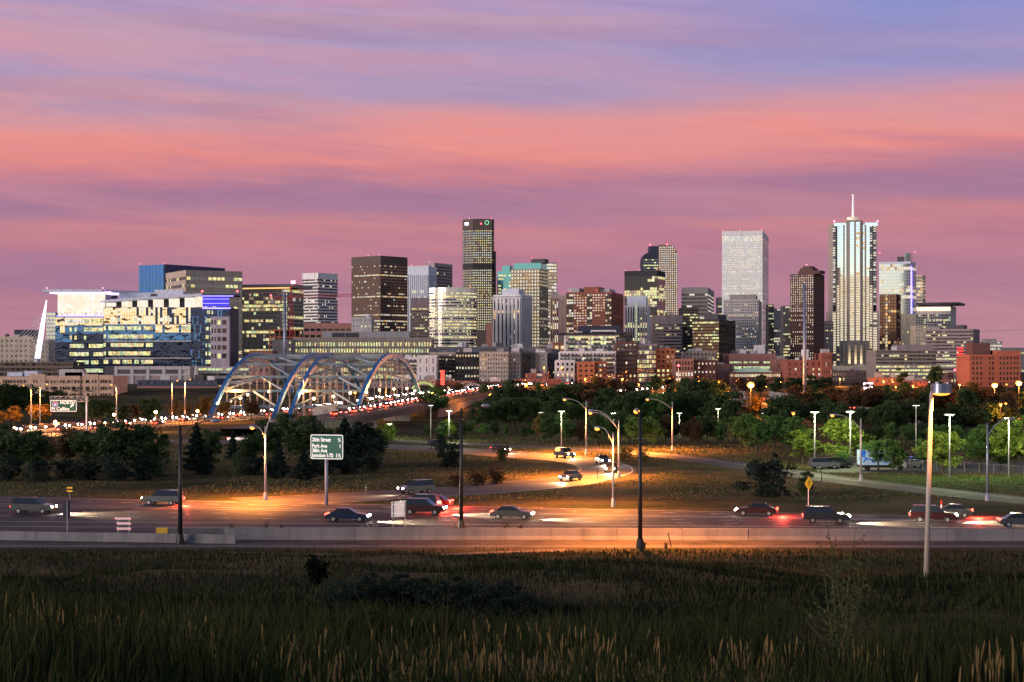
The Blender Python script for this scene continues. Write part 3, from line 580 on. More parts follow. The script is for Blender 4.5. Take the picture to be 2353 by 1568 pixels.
# big left group
b = tower('beige office block with ribbon windows, rising behind the blue glass headquarters', 382, 428, 622, 1250, 62, x1=556, wall=BEIGE, group=LO)
k = b.Y/F; b.std(17, 5, wf=.86, hf=.42, mode='row', litp=.45, pal='y', glass=G_DK, topb=9)
b.done()
b = Bld('glass_stair_tower', 'blue glass tower with a long navy screen wall rising behind the beige office block', 'building', 319, 376, 608, 1320, 34, 515, None, LO, GREY)
k = b.Y/F; b.wall.box(1, b.W-1, 1, 14, 0, b.top-1)
for i in range(7):
    b.part('glass_sheet', b.W*i/7+.1, b.W*(i+1)/7-.1, 0, .5, 4, b.top, G_BLUE)
b.part('screen_wall', b.W+.2, b.W+1.0, .5, b.D, b.z(640), b.top+.2, G_NAVY); b.beacons([320, 375], m=PINKL); 
b.done()
b = Bld('glass_office_block', 'glass office block with coloured storeys under a wing-like roof edged in orange light', 'building', 556, 660, 664, 1300, 16, 697, None, LO, BEIGE)
k = b.Y/F; b.block(0, b.W, 0, b.D, 0, b.top); b.facade([(0,0),(b.W,0)], 3, b.top, 6*k, 8.8*k, .95, .68, 'row', .62, 'y', G_SILV, t=.2); b.facade([(b.W,0),(b.W,b.D)], 3, b.top, 6*k, 8.8*k, .95, .7, 'row', .35, 'y', G_BLK, t=.2)
b.part('roof_slab', -3, b.W+6, -4, b.D+4, b.top+1, b.top+3.4, GREY); b.part('roof_light_edge', 2, b.W+4, -3.2, -2.8, b.top+.1, b.top+.95, mat('orange_soffit_light', (.5,.3,.1), em=(1,.5,.15), es=1.6, var=0)); b.pent(585, 600, 655, BLUEP); b.part('sign', b.x(672), b.x(682), -3, -2.6, b.top+3.5, b.top+6, PINKL); b.beacons([634, 690], 657); b.done()

# blue glass headquarters
b = Bld('headquarters', 'blue glass headquarters with a glowing white corner lantern, sloping roof and lit office floors', 'building', 127, 527, 705, 1000, 0, None, 38, LO, DGREY)
k = b.Y/F; zz = b.z; yb = 862
WARP = G_SHEET  # mirrored sky put into the upper floors as paler glass, hill as navy
def curtain(xa, xb, y_, tp, bt, floors, glass, litf, name='glass_wall', pitch=5.45, flh=None):
    za, zb = zz(bt), zz(tp); n = round((xb-xa)/pitch); h = (zb-za)/floors; X0 = b.x(xa, y_); dx = (b.x(xb, y_)-X0)/n
    for j in range(floors):
        mb = MB(); ms = []
        def mi(m):
            if m not in ms: ms.append(m)
            return ms.index(m)
        for i in range(n):
            x0_ = X0+i*dx; g_, li = glass(i/n, j), litf(i/n, j)
            za_ = za+j*h; sill = za_+h*.30
            mb.quad((x0_, y_, za_), (x0_+dx, y_, za_), (x0_+dx, y_, sill), (x0_, y_, sill), mi(g_))
            top_ = za_+h*.76 if li else za_+h
            mb.quad((x0_, y_, sill), (x0_+dx, y_, sill), (x0_+dx, y_, top_), (x0_, y_, top_), mi(li or g_))
            if li: mb.quad((x0_, y_, top_), (x0_+dx, y_, top_), (x0_+dx, y_, za_+h), (x0_, y_, za_+h), mi(g_))
        mb.build(name, ms, b.o)
    mb = MB()
    for i in range(n+1): mb.box(X0+i*dx-.035, X0+i*dx+.035, y_-.14, y_-.02, za, zb)
    for j in range(floors+1): mb.box(X0, X0+n*dx, y_-.16, y_-.02, za+j*h-.07, za+j*h+.07)
    mb.build('mullion_grid', [mat('pale_mullion_metal', (.16,.20,.32), rough=.4, metal=.5)], b.o)
rr = b.rng
runs = {}
def officelit(p, lo=0., hi=1., tag_='a'):
    def f(u_, j):
        if not (lo <= u_ <= hi): return None
        k_ = (tag_, j, int(u_*9)); 
        if k_ not in runs: runs[k_] = rr.random() < p
        if runs[k_] and rr.random() < .86: return rr.choice([L_Y, L_Y, L_G, L_W])
        return None
    return f
b.block(0.3, b.x(237.5), 6, 36, 0, zz(668)); b.block(b.x(237.5)+.2, b.W-.3, 4, 36, 0, zz(706))
curtain(127, 237, 5.8, 729, 862, 7, lambda u_, j: WARP if j >= 6 or (j == 5 and u_ < .3 and rr.random() < .5) else (G_BLUE if j == 5 or (u_ < .35 and j > 3) else G_NAVY), lambda u_, j: (L_P if (j == 6 and .18 < u_ < .6) else officelit(.8, .28, 1, 'l')(u_, j)) if j > 0 else (L_G if u_ > .55 else None))
curtain(238, 438, 3.8, 706, 842, 7, lambda u_, j: WARP if j >= 5 and (rr.random() < (.92 if u_ < .35 else .62)) else (WARP if j == 4 and u_ > .55 and rr.random() < .75 else (G_BLUE if j in (3,4) else G_NAVY)), lambda u_, j: (L_P if rr.random() < .16 else None) if j >= 5 else officelit(.95 if u_ < .55 else .2, 0, 1, 'm')(u_, j))
curtain(438.5, 527, 3.8, 708, 842, 7, lambda u_, j: G_NAVY if rr.random() < .8 else G_BLUE, lambda u_, j: (rr.choice([L_Y, L_G]) if .35 < u_ < .56 and rr.random() < .75 else None), pitch=3.4)
for y_ in (745.5, 784, 823): b.part('ledge', b.x(238), b.x(438), 2.6, 3.5, zz(y_+1), zz(y_-.6), WHITE)
b.part('stone_bay', b.x(484), b.x(527), 0, 3.5, 0, zz(728), LAV)
for j in range(5):
    for (xa, xb) in ((486,489.5),(493,496),(500,507),(510.5,520)):
        o = bpy.data.objects.new('window', pane(b.x(xb)-b.x(xa), 10.5*k, L_Y if (j in (0,4) and xa == 500) else G_BLK)); o.location = (b.x((xa+xb)/2), -.05, zz(741+19.3*j)); link(o, b.o)
# lantern
for i in range(8): b.part('lantern_glass', b.x(127+i*13.75), b.x(127+(i+1)*13.75)-.06, 5.2, 5.6, zz(718), zz(675), L_ATR)
b.part('lantern_floor', b.x(126), b.x(238), 4.2, 6, zz(727), zz(724.5), BLUELED); b.part('terrace_glass', b.x(127), b.x(238), 5.3, 5.6, zz(724.4), zz(718.2), lit('terrace_room_light', (1,.80,.72), 1.4))
mb = MB(); za, zb = zz(672), zz(666); x0_, x1_ = b.x(101), b.x(239)
mb.prism([(x0_, -4), (x1_, -4), (x1_+16, 24), (x0_+4, 26)], [za]*4, [zb]*4); mb.build('lantern_roof', [WHB], b.o)
mb = MB(); mb.prism([(x0_+4, -3), (x1_-1, -3), (x1_+12, 20), (x0_+8, 22)], za-.8, za-.06); mb.build('soffit_light', [mat('violet_white_soffit_light', (.5,.4,.6), em=(.86,.66,1), es=2.2, var=0)], b.o)
b.part('magenta_light_edge', b.x(240), b.x(258), -3, -2.6, zz(673), zz(670.5), MAGLED)
for i in range(5):
    xa = 262+i*36.5; b.part('clerestory_light', b.x(xa+12), b.x(xa+36.5), 6, 6.4, zz(706), zz(692-i*2.2), L_ATR); b.part('dark_panel', b.x(xa), b.x(xa+12)-.03, 6.02, 6.42, zz(705), zz(694-i*2.2), BLACK)
b.part('clerestory_light', b.x(238.2), b.x(261.5), 6, 6.4, zz(704), zz(695), L_ATR); b.part('clerestory_light', b.x(445), b.x(462), 6, 6.4, zz(705), zz(681), L_ATR)
xs = [(227, 690, 694), (463, 673, 679), (548, 679, 681.5)]
mb = MB(); q = [(b.x(227), zz(694.5)), (b.x(270), zz(693)), (b.x(463), zz(680)), (b.x(463), zz(674)), (b.x(262), zz(687)), (b.x(227), zz(691))]
n = len(q); mb.v = [(p[0], 2., p[1]) for p in q]+[(p[0], 30., p[1]) for p in q]; mb.f = [tuple(range(n)), tuple(range(2*n-1, n-1, -1))]+[(i, n+i, n+(i+1)%n, (i+1)%n) for i in range(n)]; mb.m = [0]*len(mb.f); mb.build('sloping_roof', [WHB], b.o)
mb = MB(); mb.prism([(b.x(463)+.1, 0), (b.x(552), -2), (b.x(538), 24), (b.x(463)+.1, 26)], zz(679.5), zz(676)); mb.build('corner_roof', [BLUEP], b.o)
b.part('blue_soffit_light', b.x(464), b.x(536), .2, .8, zz(681.3), zz(679.7), BLUELED); 
b.part('blue_lit_lounge', b.x(463), b.x(524), 3.4, 4.2, zz(704), zz(681.5), mat('blue_lit_glass', (.02,.02,.2), em=(.06,.05,.75), es=.9, var=.3, vs=.3)); b.part('lounge_ledge_light', b.x(463), b.x(528), 2.6, 3.3, zz(709.5), zz(707), BLUELED)
for y_ in (687, 697): b.part('lounge_light_line', b.x(464), b.x(524), 3.1, 3.35, zz(y_+.5), zz(y_-.5), BLUELED)
b.part('mechanical_screen', b.x(264), b.x(416), 10, 26, zz(700), zz(671), WHB); b.part('mechanical_screen', b.x(348), b.x(415), 8, 9.9, zz(682), zz(664.5), WHB); b.part('louvre', b.x(340), b.x(353), 7.5, 7.9, zz(682), zz(674), DGREY)
b.beacons([107, 236], 666, r=.55, m=PINKL); b.beacons([464, 545], 674, r=.8); b.done()

# stone garage at its foot
b = Bld('parking_garage', 'grey stone parking garage with recessed bays at the foot of the blue glass headquarters', 'garage', 266, 436, 842, 880, 0, None, 34, LO, LGREY)
k = b.Y/F; b.block(0, b.W, .8, 34, 0, b.top)
for i in range(4):
    xa = 272+i*37; b.part('bay_screen', b.x(xa), b.x(xa+30), .3, .7, b.z(859), b.z(850), DGREY); b.part('bay_screen', b.x(xa), b.x(xa+30), .3, .7, b.z(886), b.z(864), MAUVE)
for i in range(6): b.wall.box(b.x(263+i*36.6), b.x(270+i*36.6), 0, .8, 0, b.top+.02)
for (ya, yb_) in ((842, 849.5), (859.5, 863.5), (886.5, 900)): b.wall.box(0, b.W, .15, .8, b.z(yb_), b.z(ya))
b.done()
simple('open parking deck with lit floors behind the blue arch bridge', 436, 548, 843, 890, 0, D=34, wall=LGREY, sp=13, cp_=9, wf=.97, hf=.42, mode='row', litp=.35, pal='g', glass=G_BLK, name='parking_deck', cat='garage')
simple('pinkish stone annex right of the blue glass headquarters', 556, 620, 842, 960, 0, D=25, wall=PINKB, sp=14, cp_=12, wf=.5, hf=.4, litp=.4)
# --- mid-rise blocks
simple('pink brick building with flat roof under the white-banded tower', 698, 808, 744, 1250, 0, D=26, wall=PINKB, sp=14, cp_=13, wf=.75, hf=.4, mode='row', litp=.3, glass=G_BLK, topb=7, clut=5)
simple('grey service block with round openings beside the pink brick building', 808, 854, 729, 1230, 0, D=20, wall=LGREY, sp=14, cp_=10, wf=.35, hf=.3, litp=.3, clut=2)
b = simple('long beige office building with three rows of large lit windows behind the blue arches', 672, 992, 777, 1100, 0, D=30, wall=CREAM if False else mat('warm_beige_stone', (.40,.31,.25), streak=True), sp=14.5, cp_=6.2, wf=.55, hf=.6, litp=.5, pal='y', topb=7, glass=G_BLK, pents=((741, 940, 762, LGREY),))
for xa in (763, 795): b.part('louvre', b.x(xa, 4), b.x(xa+28, 4), 3.5, 3.95, b.z(775, ly=4), b.z(765, ly=4), DGREY)
simple('grey stair block at the end of the long beige office building', 626, 672, 780, 1090, 0, D=24, wall=GREY, sp=15, cp_=12, wf=.3, hf=.3, litp=.2)
b = Bld('building_frame', 'unfinished brick-red building frame with scaffolding at the foot of the red crane', 'building', 618, 690, 757, 1120, 0, None, 20, LO, ORB)
for j in range(4):
    z0 = b.z(757+j*17); b.wall.box(0, b.W, 0, 18, z0-.9, z0)
    for i in range(7): b.wall.box(i*b.W/6.2, i*b.W/6.2+.7, 0, .7, z0-.9-17*b.Y/F+.9, z0-.9)
b.block(3, b.W-3, 6, 18, 0, b.top-1, BLACK); b.done()
simple('red brick walk-up with two rows of windows under the crane', 574, 626, 806, 1000, 0, D=20, wall=BRICK, sp=13, cp_=9, wf=.4, hf=.55, litp=.2)
simple('beige apartment block with balconies at the left end of the skyline', 0, 76, 775, 1200, 0, D=24, wall=CREAM, sp=11.5, cp_=11, wf=.5, hf=.5, litp=.12, pal='o', topb=3, clut=3, name='apartment_block')
simple('low dark roofed block on top of the skyline\'s left end', 33, 74, 758, 1400, 0, D=24, wall=BLUEP, sp=30, cp_=20, wf=.2, hf=.2, litp=0)
simple('beige apartment block partly hidden by the white cable mast', 70, 112, 781, 1180, 0, D=22, wall=BEIGE, sp=11.5, cp_=9, wf=.4, hf=.5, litp=.15, pal='o', name='apartment_block')
simple('pale blue glass block between the white cable mast and the headquarters', 106, 127.5, 718, 1300, 0, D=22, wall=WHB, sp=9, cp_=8, wf=.95, hf=.6, mode='row', litp=.05, glass=G_SILV)
simple('dark low parking structure under the white cable mast', 0, 168, 832, 940, 0, D=24, wall=mat('dim_brown_concrete', (.15,.11,.10)), sp=12, cp_=12, wf=.85, hf=.5, mode='row', litp=.06, glass=G_BLK, name='parking_structure', cat='garage')
# peach hotel with small windows, nearest on that side
b = Bld('apartment_house', 'peach stucco apartment house with four rows of small dark windows behind the guide sign', 'building', -30, 260, 861, 700, 0, None, 26, LO, TAN)
b.zg = 5; b.o.location.z = 4.7; b.top = b.z(861); k = b.Y/F
b.block(0, b.W, .6, 26, 0, b.top-.8)
for (xa, xb, tp) in ((-30,68,865.5),(68,104,860),(104,184,864),(192,226,860.5),(226,260,862)): b.wall.box(b.x(xa), b.x(xb)-.02, 0 if tp < 862 else .2, .6, 0, b.z(tp))
for j in range(4):
    for px in [8,14,20,26,33,41,48,56,70,78,84,108,118,123,126,129,139,146,152,158,166,169,172,180,188,198,201,204,213,220,232,238,244,252]:
        m = L_D if b.rng.random() < .06 else G_BLK
        o = bpy.data.objects.new('window', pane(2.6*k, 7.2*k, m)); o.location = (b.x(px), -.06, b.z(877+15.4*j)); link(o, b.o)
        if px in (123, 169, 201) and j in (1, 2): b.part('balcony', b.x(px-2), b.x(px+8.5), -1.2, -.1, b.z(884+15.4*j), b.z(881.5+15.4*j), DARKM)
for (xa, xb, tp, m) in ((8,43,856,WHB),(48,78,853,WHB),(128,182,849,LGREY),(142,185,856,WHB)): b.part('roof_unit', b.x(xa), b.x(xb), 5, 12, b.top-.7, b.z(tp), m)
b.done()
b = simple('long low building with navy upper wall and brown base under the parking garage', 316, 500, 874, 770, 0, D=20, wall=mat('navy_siding', (.05,.06,.10)), sp=22, cp_=17, wf=.35, hf=.4, litp=.15, pal='p', clut=6); b.part('brown_base', 0, b.W+.5, -.9, -.45, 0, b.z(888), PINKB)
# city-side flats, centre
CEN = 'flats in the centre of the waterfront row'
def flats(lab, x0, x1, top, Y, wall, sp=9.2, cp_=7, wf=.45, hf=.5, litp=.22, pal='w', D=22, clut=3, th=0, mode='each', glass=G_BLK, name='apartment_block', balc=0, **kw):
    b = Bld(name, lab, 'building', x0, x1, top, Y, th, None, D, CEN, wall); b.std(sp, cp_, wf, hf, mode, litp, pal, glass, topb=2, **kw)
    k = Y/F
    if balc:
        nr = int((b.top-3)/(sp*k))
        for j in range(1, nr):
            for i in range(balc):
                xa = b.W*(i+.5)/balc-2; z = b.top-2*k-j*sp*k; mb = MB(); mb.box(xa, xa+4, -1.6, -.05, z, z+.15); mb.box(xa, xa+4, -1.65, -1.55, z+.15, z+1.1); mb.build('balcony', [DGREY], b.o)
    b.clutter(clut); return b.done()
flats('white stucco flats with balconies beside the last blue arch', 905, 958, 822, 905, WHITE, cp_=9, wf=.6, litp=.35, balc=3)
flats('blank white stair block with two slit windows next to the white flats', 958, 1003, 818, 900, WHITE, sp=22, cp_=16, wf=.14, hf=.6, litp=0, clut=1)
flats('beige flats with dark balconies beside the blank white stair block', 984, 1046, 811, 925, BEIGE, cp_=8, wf=.4, litp=.3, balc=3)
flats('black panelled flats with tall white slits and lit windows', 1047, 1101, 811, 905, BLACK, cp_=7, wf=.5, litp=.4, pal='p')
flats('pale beige flats with a column of amber lit balconies', 1101.5, 1168, 810, 900, mat('pale_stucco', (.40,.34,.30)), cp_=6, wf=.4, hf=.42, litp=.3, pal='o', litf=lambda c, j, nr, p: .9 if c < 2 and j > 2 else p*.4)
flats('narrow grey flats with small square windows right of the pale beige flats', 1168, 1196, 811, 903, GREY, cp_=9, wf=.3, hf=.35, litp=.1)
flats('black stair block with thin white floor lines', 1196, 1227, 812, 900, BLACK, sp=9.5, cp_=30, wf=.6, hf=.9, litp=0, glass=G_BLK, clut=1)
flats('plain grey flats with one column of small windows', 1227.5, 1257, 811, 902, GREY, cp_=14, wf=.16, hf=.3, litp=.05)
flats('dark grey flats at the end of the centre row', 1257.5, 1287, 813, 915, mat('slate_panel', (.10,.10,.12)), cp_=6, wf=.4, hf=.4, litp=.15)
simple('long set-back block with blue-grey ribbed walls above the centre flats', 1000, 1170, 797, 1010, 0, D=22, wall=mat('slate_cladding', (.13,.13,.18)), sp=14, cp_=4, wf=.5, hf=.7, mode='row', litp=.04, glass=G_DK, clut=8)
simple('low mauve concrete roof block behind the centre flats', 1168, 1290, 800, 1030, 0, D=22, wall=MAUVE, sp=30, cp_=20, wf=.3, hf=.2, litp=.1, clut=6)
simple('red brick block with two pale panels left of the white framed flats', 1272, 1300, 788, 1000, 0, D=22, wall=BRICK, sp=20, cp_=13, wf=.6, hf=.4, litp=.6, pal='p')
# white framed flats
b = flats('white framed modern flats with wide balconies and a dark flat roof', 1299, 1415, 770, 930, WHITE, sp=10.5, cp_=9.5, wf=.82, hf=.76, litp=.5, pal='y', balc=4, clut=2, glass=G_DK)
b.part('roof_slab', -3, b.W+4, -3, 20, b.top+.05, b.top+1.0, DARKM); b.part('roof_house', b.x(1330), b.x(1427), 6, 18, b.top+1.05, b.z(748), BLUEP); b.part('white_frame', b.x(1357), b.x(1415), -2.2, -1.7, b.z(762.5), b.z(759), WHITE); b.part('white_frame', b.x(1357), b.x(1358.5), -2.2, -1.7, b.z(812), b.z(762.7), WHITE); b.part('white_frame', b.x(1413.5), b.x(1415), -2.2, -1.7, b.z(812), b.z(762.7), WHITE)
flats('white gridded lower flats in front of the white framed flats', 1286, 1414, 809, 885, WHITE, sp=9.5, cp_=8.4, wf=.72, hf=.66, litp=.22, pal='w', balc=5, glass=G_DK, clut=5)
flats('small white corner house with a red lamp in front of the gridded flats', 1277, 1320, 829, 870, WHITE, sp=12, cp_=11, wf=.45, hf=.55, litp=.4, clut=0)
flats('orange brick house with two rows of wide windows at the foot of the white flats', 1328, 1366, 833, 855, ORB, sp=12.5, cp_=15, wf=.5, hf=.42, litp=.4, clut=0)
flats('dark red brick wing with balconies joined to the orange brick house', 1366.5, 1393, 832, 857, BRICK, sp=12, cp_=9, wf=.45, hf=.5, litp=.25, balc=1, clut=0)
flats('dark brick loft building with stacked balconies right of the white flats', 1416, 1463, 787, 890, BRICK2, sp=9.6, cp_=9, wf=.4, hf=.55, litp=.16, pal='p', balc=2, glass=G_DK)
flats('glassy set-back top flats above the dark brick loft building', 1414, 1452, 764, 935, DGREY, sp=10, cp_=5, wf=.7, hf=.75, litp=.4, clut=0)
flats('violet grey loft building with a glass front and lit lower floors', 1463, 1509, 792, 905, LAV, sp=11, cp_=6, wf=.85, hf=.7, litp=.5, pal='y', mode='row', clut=4, glass=G_DK)
flats('orange brick loft with broad lit windows beside the glass front', 1508, 1551, 802, 900, ORB, sp=11.5, cp_=11, wf=.5, hf=.5, litp=.55, pal='y', clut=4)
flats('brown brick shop house with lit bays and red signal lamps in front', 1552, 1593, 826, 880, PINKB, sp=13, cp_=7, wf=.6, hf=.6, litp=.75, pal='p', clut=0)
flats('dark brown brick terrace with white cornice lines', 1593, 1645, 829, 885, BRICK2, sp=10, cp_=9, wf=.35, hf=.45, litp=.3, pal='p', clut=1)
flats('beige penthouse flats set back above the brown brick shop house', 1575, 1643, 808, 960, BEIGE, sp=9, cp_=9, wf=.5, hf=.55, litp=.3, clut=2)
b = Bld('school_building', 'pink brick school building with two lit floors behind a pale green curved roof', 'building', 1677, 1783, 813, 960, 0, None, 30, LO, PINKB)
k = b.Y/F; b.block(0, b.W, .6, 30, 0, b.top); b.wall.box(0, b.W, 0, .6, b.z(831), b.top+.02); b.wall.box(0, b.W, -.02, .6, b.z(842), b.z(835)); b.wall.box(0, b.W, 0, .6, 0, b.z(849))
for (ya, yb_) in ((835,831),(849,842)):
    mb = MB()
    for i in range(30): mb.quad((b.W*i/30,.5,b.z(ya)),(b.W*(i+.9)/30,.5,b.z(ya)),(b.W*(i+.9)/30,.5,b.z(yb_)),(b.W*i/30,.5,b.z(yb_)), 0 if b.rng.random() < .8 else 1)
    mb.build('window_band', [L_G, G_DK], b.o)
b.clutter(7); b.part('white_tank_house', b.x(1738), b.x(1759), 3, 10, b.top, b.z(793), WHITE); b.done()
b = flats('low hall with a long double row of bright windows under the pale green roof', 1676, 1793, 856, 905, PINKB, sp=9, cp_=3.9, wf=.7, hf=.6, litp=.95, pal='p', clut=0)
mb = MB(); n = 10; pr = [(b.W*(.12+.72*i/n), b.top+.5+2.1*math.sin(math.pi*i/n)) for i in range(n+1)]+[(b.W*.84, b.top+.1), (b.W*.12, b.top+.1)]
kk = len(pr); mb.v = [(p[0], -1., p[1]) for p in pr]+[(p[0], 14., p[1]) for p in pr]; mb.f = [tuple(range(kk)), tuple(range(2*kk-1, kk-1, -1))]+[(i, kk+i, kk+(i+1)%kk, (i+1)%kk) for i in range(kk)]; mb.m = [0]*len(mb.f); mb.build('curved_roof', [mat('pale_green_roof', (.40,.55,.45), em=(.5,1,.8), es=.12)], b.o)  # roof given a faint glow of its own
flats('plain brown brick wing right of the school building', 1783.5, 1808, 826, 930, PINKB, sp=20, cp_=14, wf=.2, hf=.3, litp=.1, clut=1)
flats('pink brick annex left of the low hall', 1645, 1677, 838, 940, PINKB, sp=12, cp_=7, wf=.3, hf=.3, litp=.2, clut=1)
b = flats('red brick warehouse flats with fire escapes behind the tall blue-grey pole', 1808, 1889, 829, 890, BRICK, sp=13.5, cp_=13, wf=.3, hf=.42, litp=.45, pal='w', clut=3); b.part('white_stair_house', b.x(1848), b.x(1860), 3, 9, b.top, b.z(803), WHITE)
flats('taller red brick corner block with white roof box and narrow windows', 1889, 1911, 812, 885, BRICK, sp=15, cp_=3.6, wf=.4, hf=.5, litp=.15, clut=1)
flats('low gridded flats in front of the foot of the spire tower', 1912, 1989, 853, 940, mat('dusky_brick', (.16,.10,.09)), sp=9, cp_=6, wf=.6, hf=.6, litp=.12, glass=G_SILV, clut=3)
flats('pale podium hall under the spire tower', 1912, 2012, 842, 1150, CREAM, sp=30, cp_=30, wf=.2, hf=.2, litp=.2, clut=4)
flats('low brown brick house with bright sash windows left of the big brick warehouse', 2178, 2229, 857, 850, BRICK2, sp=13, cp_=6.5, wf=.5, hf=.55, litp=.7, pal='y', clut=1)
b = Bld('brick_warehouse', 'big orange brick warehouse with dark arched windows lit by sodium lamps', 'building', 2229, 2330, 811, 780, 0, 2346, 24, LO, mat('warehouse_brick', (.34,.10,.06), vs=1.5)); b.D = 24  # walls in one even orange-red brick colour
k = b.Y/F; b.zg = 7.5; b.o.location.z = 7.2; b.block(0, b.x(2290), .6, 24, 0, b.z(815)); b.block(b.x(2290)+.02, b.x(2345), .1, 24, 0, b.z(806))
for j in range(6):
    for px in [2237, 2246, 2255, 2275, 2282, 2299, 2307, 2315, 2323, 2331, 2338]:
        o = bpy.data.objects.new('window', pane(3.1*k, 6.5*k, G_BLK)); o.location = (b.x(px), .55 if px < 2290 else .05, b.z(823+11.8*j)); link(o, b.o)
b.part('roof_house', b.x(2242), b.x(2284), 6, 18, b.z(815)+.05, b.z(788), BRICK2); b.done()
# low commercial strip behind the arches
ST = 'low shops and sheds beyond the bridge'
for (lab, x0, x1, tp, Y, wl, lp) in [('low blue roofed shop right of the last blue arch', 944, 1000, 874, 820, TAN, .1), ('low pale-blue roofed market hall with a red neon blade sign', 1000, 1090, 875, 825, BRICK, .2), ('brown flat-roofed shop beyond the small white arches', 1090, 1180, 877, 830, BRICK2, .2),
    ('long low red brick shop row with violet roofs', 1180, 1290, 871, 840, BRICK, .3), ('small red brick hut below the black stair block', 1207, 1262, 858, 860, BRICK, .05), ('low brown building with dark windows behind the first arches', 500, 620, 884, 760, mat('umber_brick', (.14,.085,.06)), .12), ('ochre walled low building seen through the arches', 620, 800, 886, 765, mat('ochre_stucco', (.26,.17,.09)), .15), ('grey low building seen through the last pair of arches', 800, 944, 880, 770, MAUVE, .15),
    ('low orange-lit brick shed left of the pink billboard', 2010, 2080, 868, 800, ORB, .1), ('red shop with a white panel under the banded offices', 2080, 2130, 875, 790, BRICK, .15), ('low shed with lit doors beside the big brick warehouse', 2130, 2180, 873, 800, PINKB, .3)]:
    simple(lab, x0, x1, tp, Y, 0, D=16, wall=wl, sp=13, cp_=11, wf=.45, hf=.4, litp=lp, pal='w', name='low_building', grp=ST, clut=2)

# ------------------------------------------------------------------ crane, mast, monopoles, billboard
c = empty('tower_crane', 'red lattice tower crane rising in front of the glass office block', 'crane', (X(669, 1110), 1110, 8)); k = 1110/F
def lattice(mb, p0, p1, w_, n, th=.22):
    p0 = Vector(p0); p1 = Vector(p1); d = (p1-p0); dn = d.normalized(); up = Vector((0,1,0)) if abs(dn.z) > .5 else Vector((0,0,1)); a = dn.cross(up).normalized()*w_/2; b_ = a.cross(dn).normalized()*w_/2
    cs = [a+b_, a-b_, -a-b_, -a+b_]
    for q in cs: mb.bar(p0+q, p1+q, th)
    for i in range(n):
        for s in range(4): 
            q0, q1 = cs[s], cs[(s+1)%4]; mb.bar(p0+d*i/n+q0, p0+d*(i+1)/n+q1, th*.7)
CR = mat('red_crane_paint', (.40,.03,.03), rough=.5)
zt = Z(687, 1110)-8
mb = MB(); lattice(mb, (0,0,0), (0,0,zt), 1.9, 18); mb.build('mast', [CR], c)
mb = MB(); lattice(mb, (-2,0,zt+1), (X(810,1110)-X(669,1110),0,zt+2.4), 1.3, 26, .2); mb.bar((0,0,zt+8),(24,0,zt+2.6),.12); mb.build('jib', [CR], c)
mb = MB(); lattice(mb, (-2,0,zt+1), (X(622,1110)-X(669,1110),0,zt-.2), 1.3, 8, .2); mb.bar((0,0,zt+8),(-11,0,zt+.8),.12); mb.build('counter_jib', [CR], c)
mb = MB(); lattice(mb, (0,0,zt), (0,0,zt+8), 1.2, 5); mb.build('apex', [CR], c); mb = MB(); mb.box(-13.5,-10.5,-1,1,zt-3,zt-.3); mb.build('counterweight', [GREY], c); mb = MB(); mb.box(1.2,3,-1,1,zt-1.6,zt+.6); mb.build('cab', [WHITE], c)
mb = MB(); mb.ball((-13,0,zt+2.2),.6); mb.build('beacon', [REDL], c)

c = empty('cable_mast', 'leaning white floodlit bridge mast with fans of steel cables, at the left of the headquarters', 'bridge mast', (X(86, 1050), 1050, 8)); k = 1050/F
tp = Vector(((107-86)*k, 0, Z(690,1050)-8)); b0 = Vector((0,0,Z(824,1050)-8))
mb = MB(); n = 6
for i in range(n): pass
mb.tube([b0, b0.lerp(tp,.35), b0.lerp(tp,.7), tp], [1.75, 1.6, 1.15, .35], 8); mb.build('mast', [mat('glowing_white_steel', (.7,.7,.75), em=(.84,.80,1), es=1.5, var=0)], c, smooth=True)  # floodlight on the mast is put in as the steel's own glow
mb = MB(); mb.tube([b0-Vector((0,0,22)), b0], [1.5,1.7], 8); mb.build('mast_foot', [WHB], c)
for i in range(9):
    mb = MB(); f = .25+.07*i; p = b0.lerp(tp, f); mb.tube([p, (-(6+i*2.4), -4, b0.z-1)], .13, 4, cap=False); mb.build('cable', [WHITE], c)
    mb = MB(); p = b0.lerp(tp, f); mb.tube([p, (10+i*1.4, 6, b0.z-8)], .13, 4, cap=False); mb.build('cable', [WHITE], c)

POLEB = mat('blue_grey_pole_paint', (.16,.20,.30), rough=.4, metal=.3)
def monopole(px, top, Y, r0, r1, lab, arms=True):
    c = empty('transmission_pole', lab, 'pole', (X(px, Y), Y, g(0, Y)), group='tall transmission poles'); h = Z(top, Y)-g(0, Y)
    mb = MB(); mb.tube([(0,0,-.5),(0,0,h)], [r0, r1], 14); mb.build('pole', [POLEB], c, smooth=True)
    if arms:
        for i in range(3):
            z = h-1.5-i*5; mb = MB(); mb.tube([(-4.2,0,z+.8),(0,0,z),(4.2,0,z+.8)], .16, 6); mb.build('crossarm', [POLEB], c)
    return c, h
c1, h1 = monopole(654.5, 672, 800, .95, .62, 'tall blue-grey transmission pole standing in front of the red crane')
c2, h2 = monopole(1849, 652, 560, .68, .42, 'tall blue-grey transmission pole in front of the brown brick apartment tower', False)
def wire(p0, p1, sag, name_lab):
    mb = MB(); n = 14; pts = [Vector(p0).lerp(Vector(p1), i/n)-Vector((0,0,sag*4*(i/n)*(1-i/n))) for i in range(n+1)]
    mb.tube(pts, .035, 4, cap=False); o = mb.build('power_line', [DARKM]); tag(o, name_lab, 'wire', 'power lines strung across the skyline')
for i, (ya, yb_) in enumerate(((738, 752), (796, 812), (800, 818))):
    wire((X(1849,560), 560, Z(ya,560)), (X(2420,640), 640, Z(yb_,640)), 2.5, 'thin dark power line running from the tall pole towards the right edge, %s of three' % ('topmost','middle','lowest')[i])
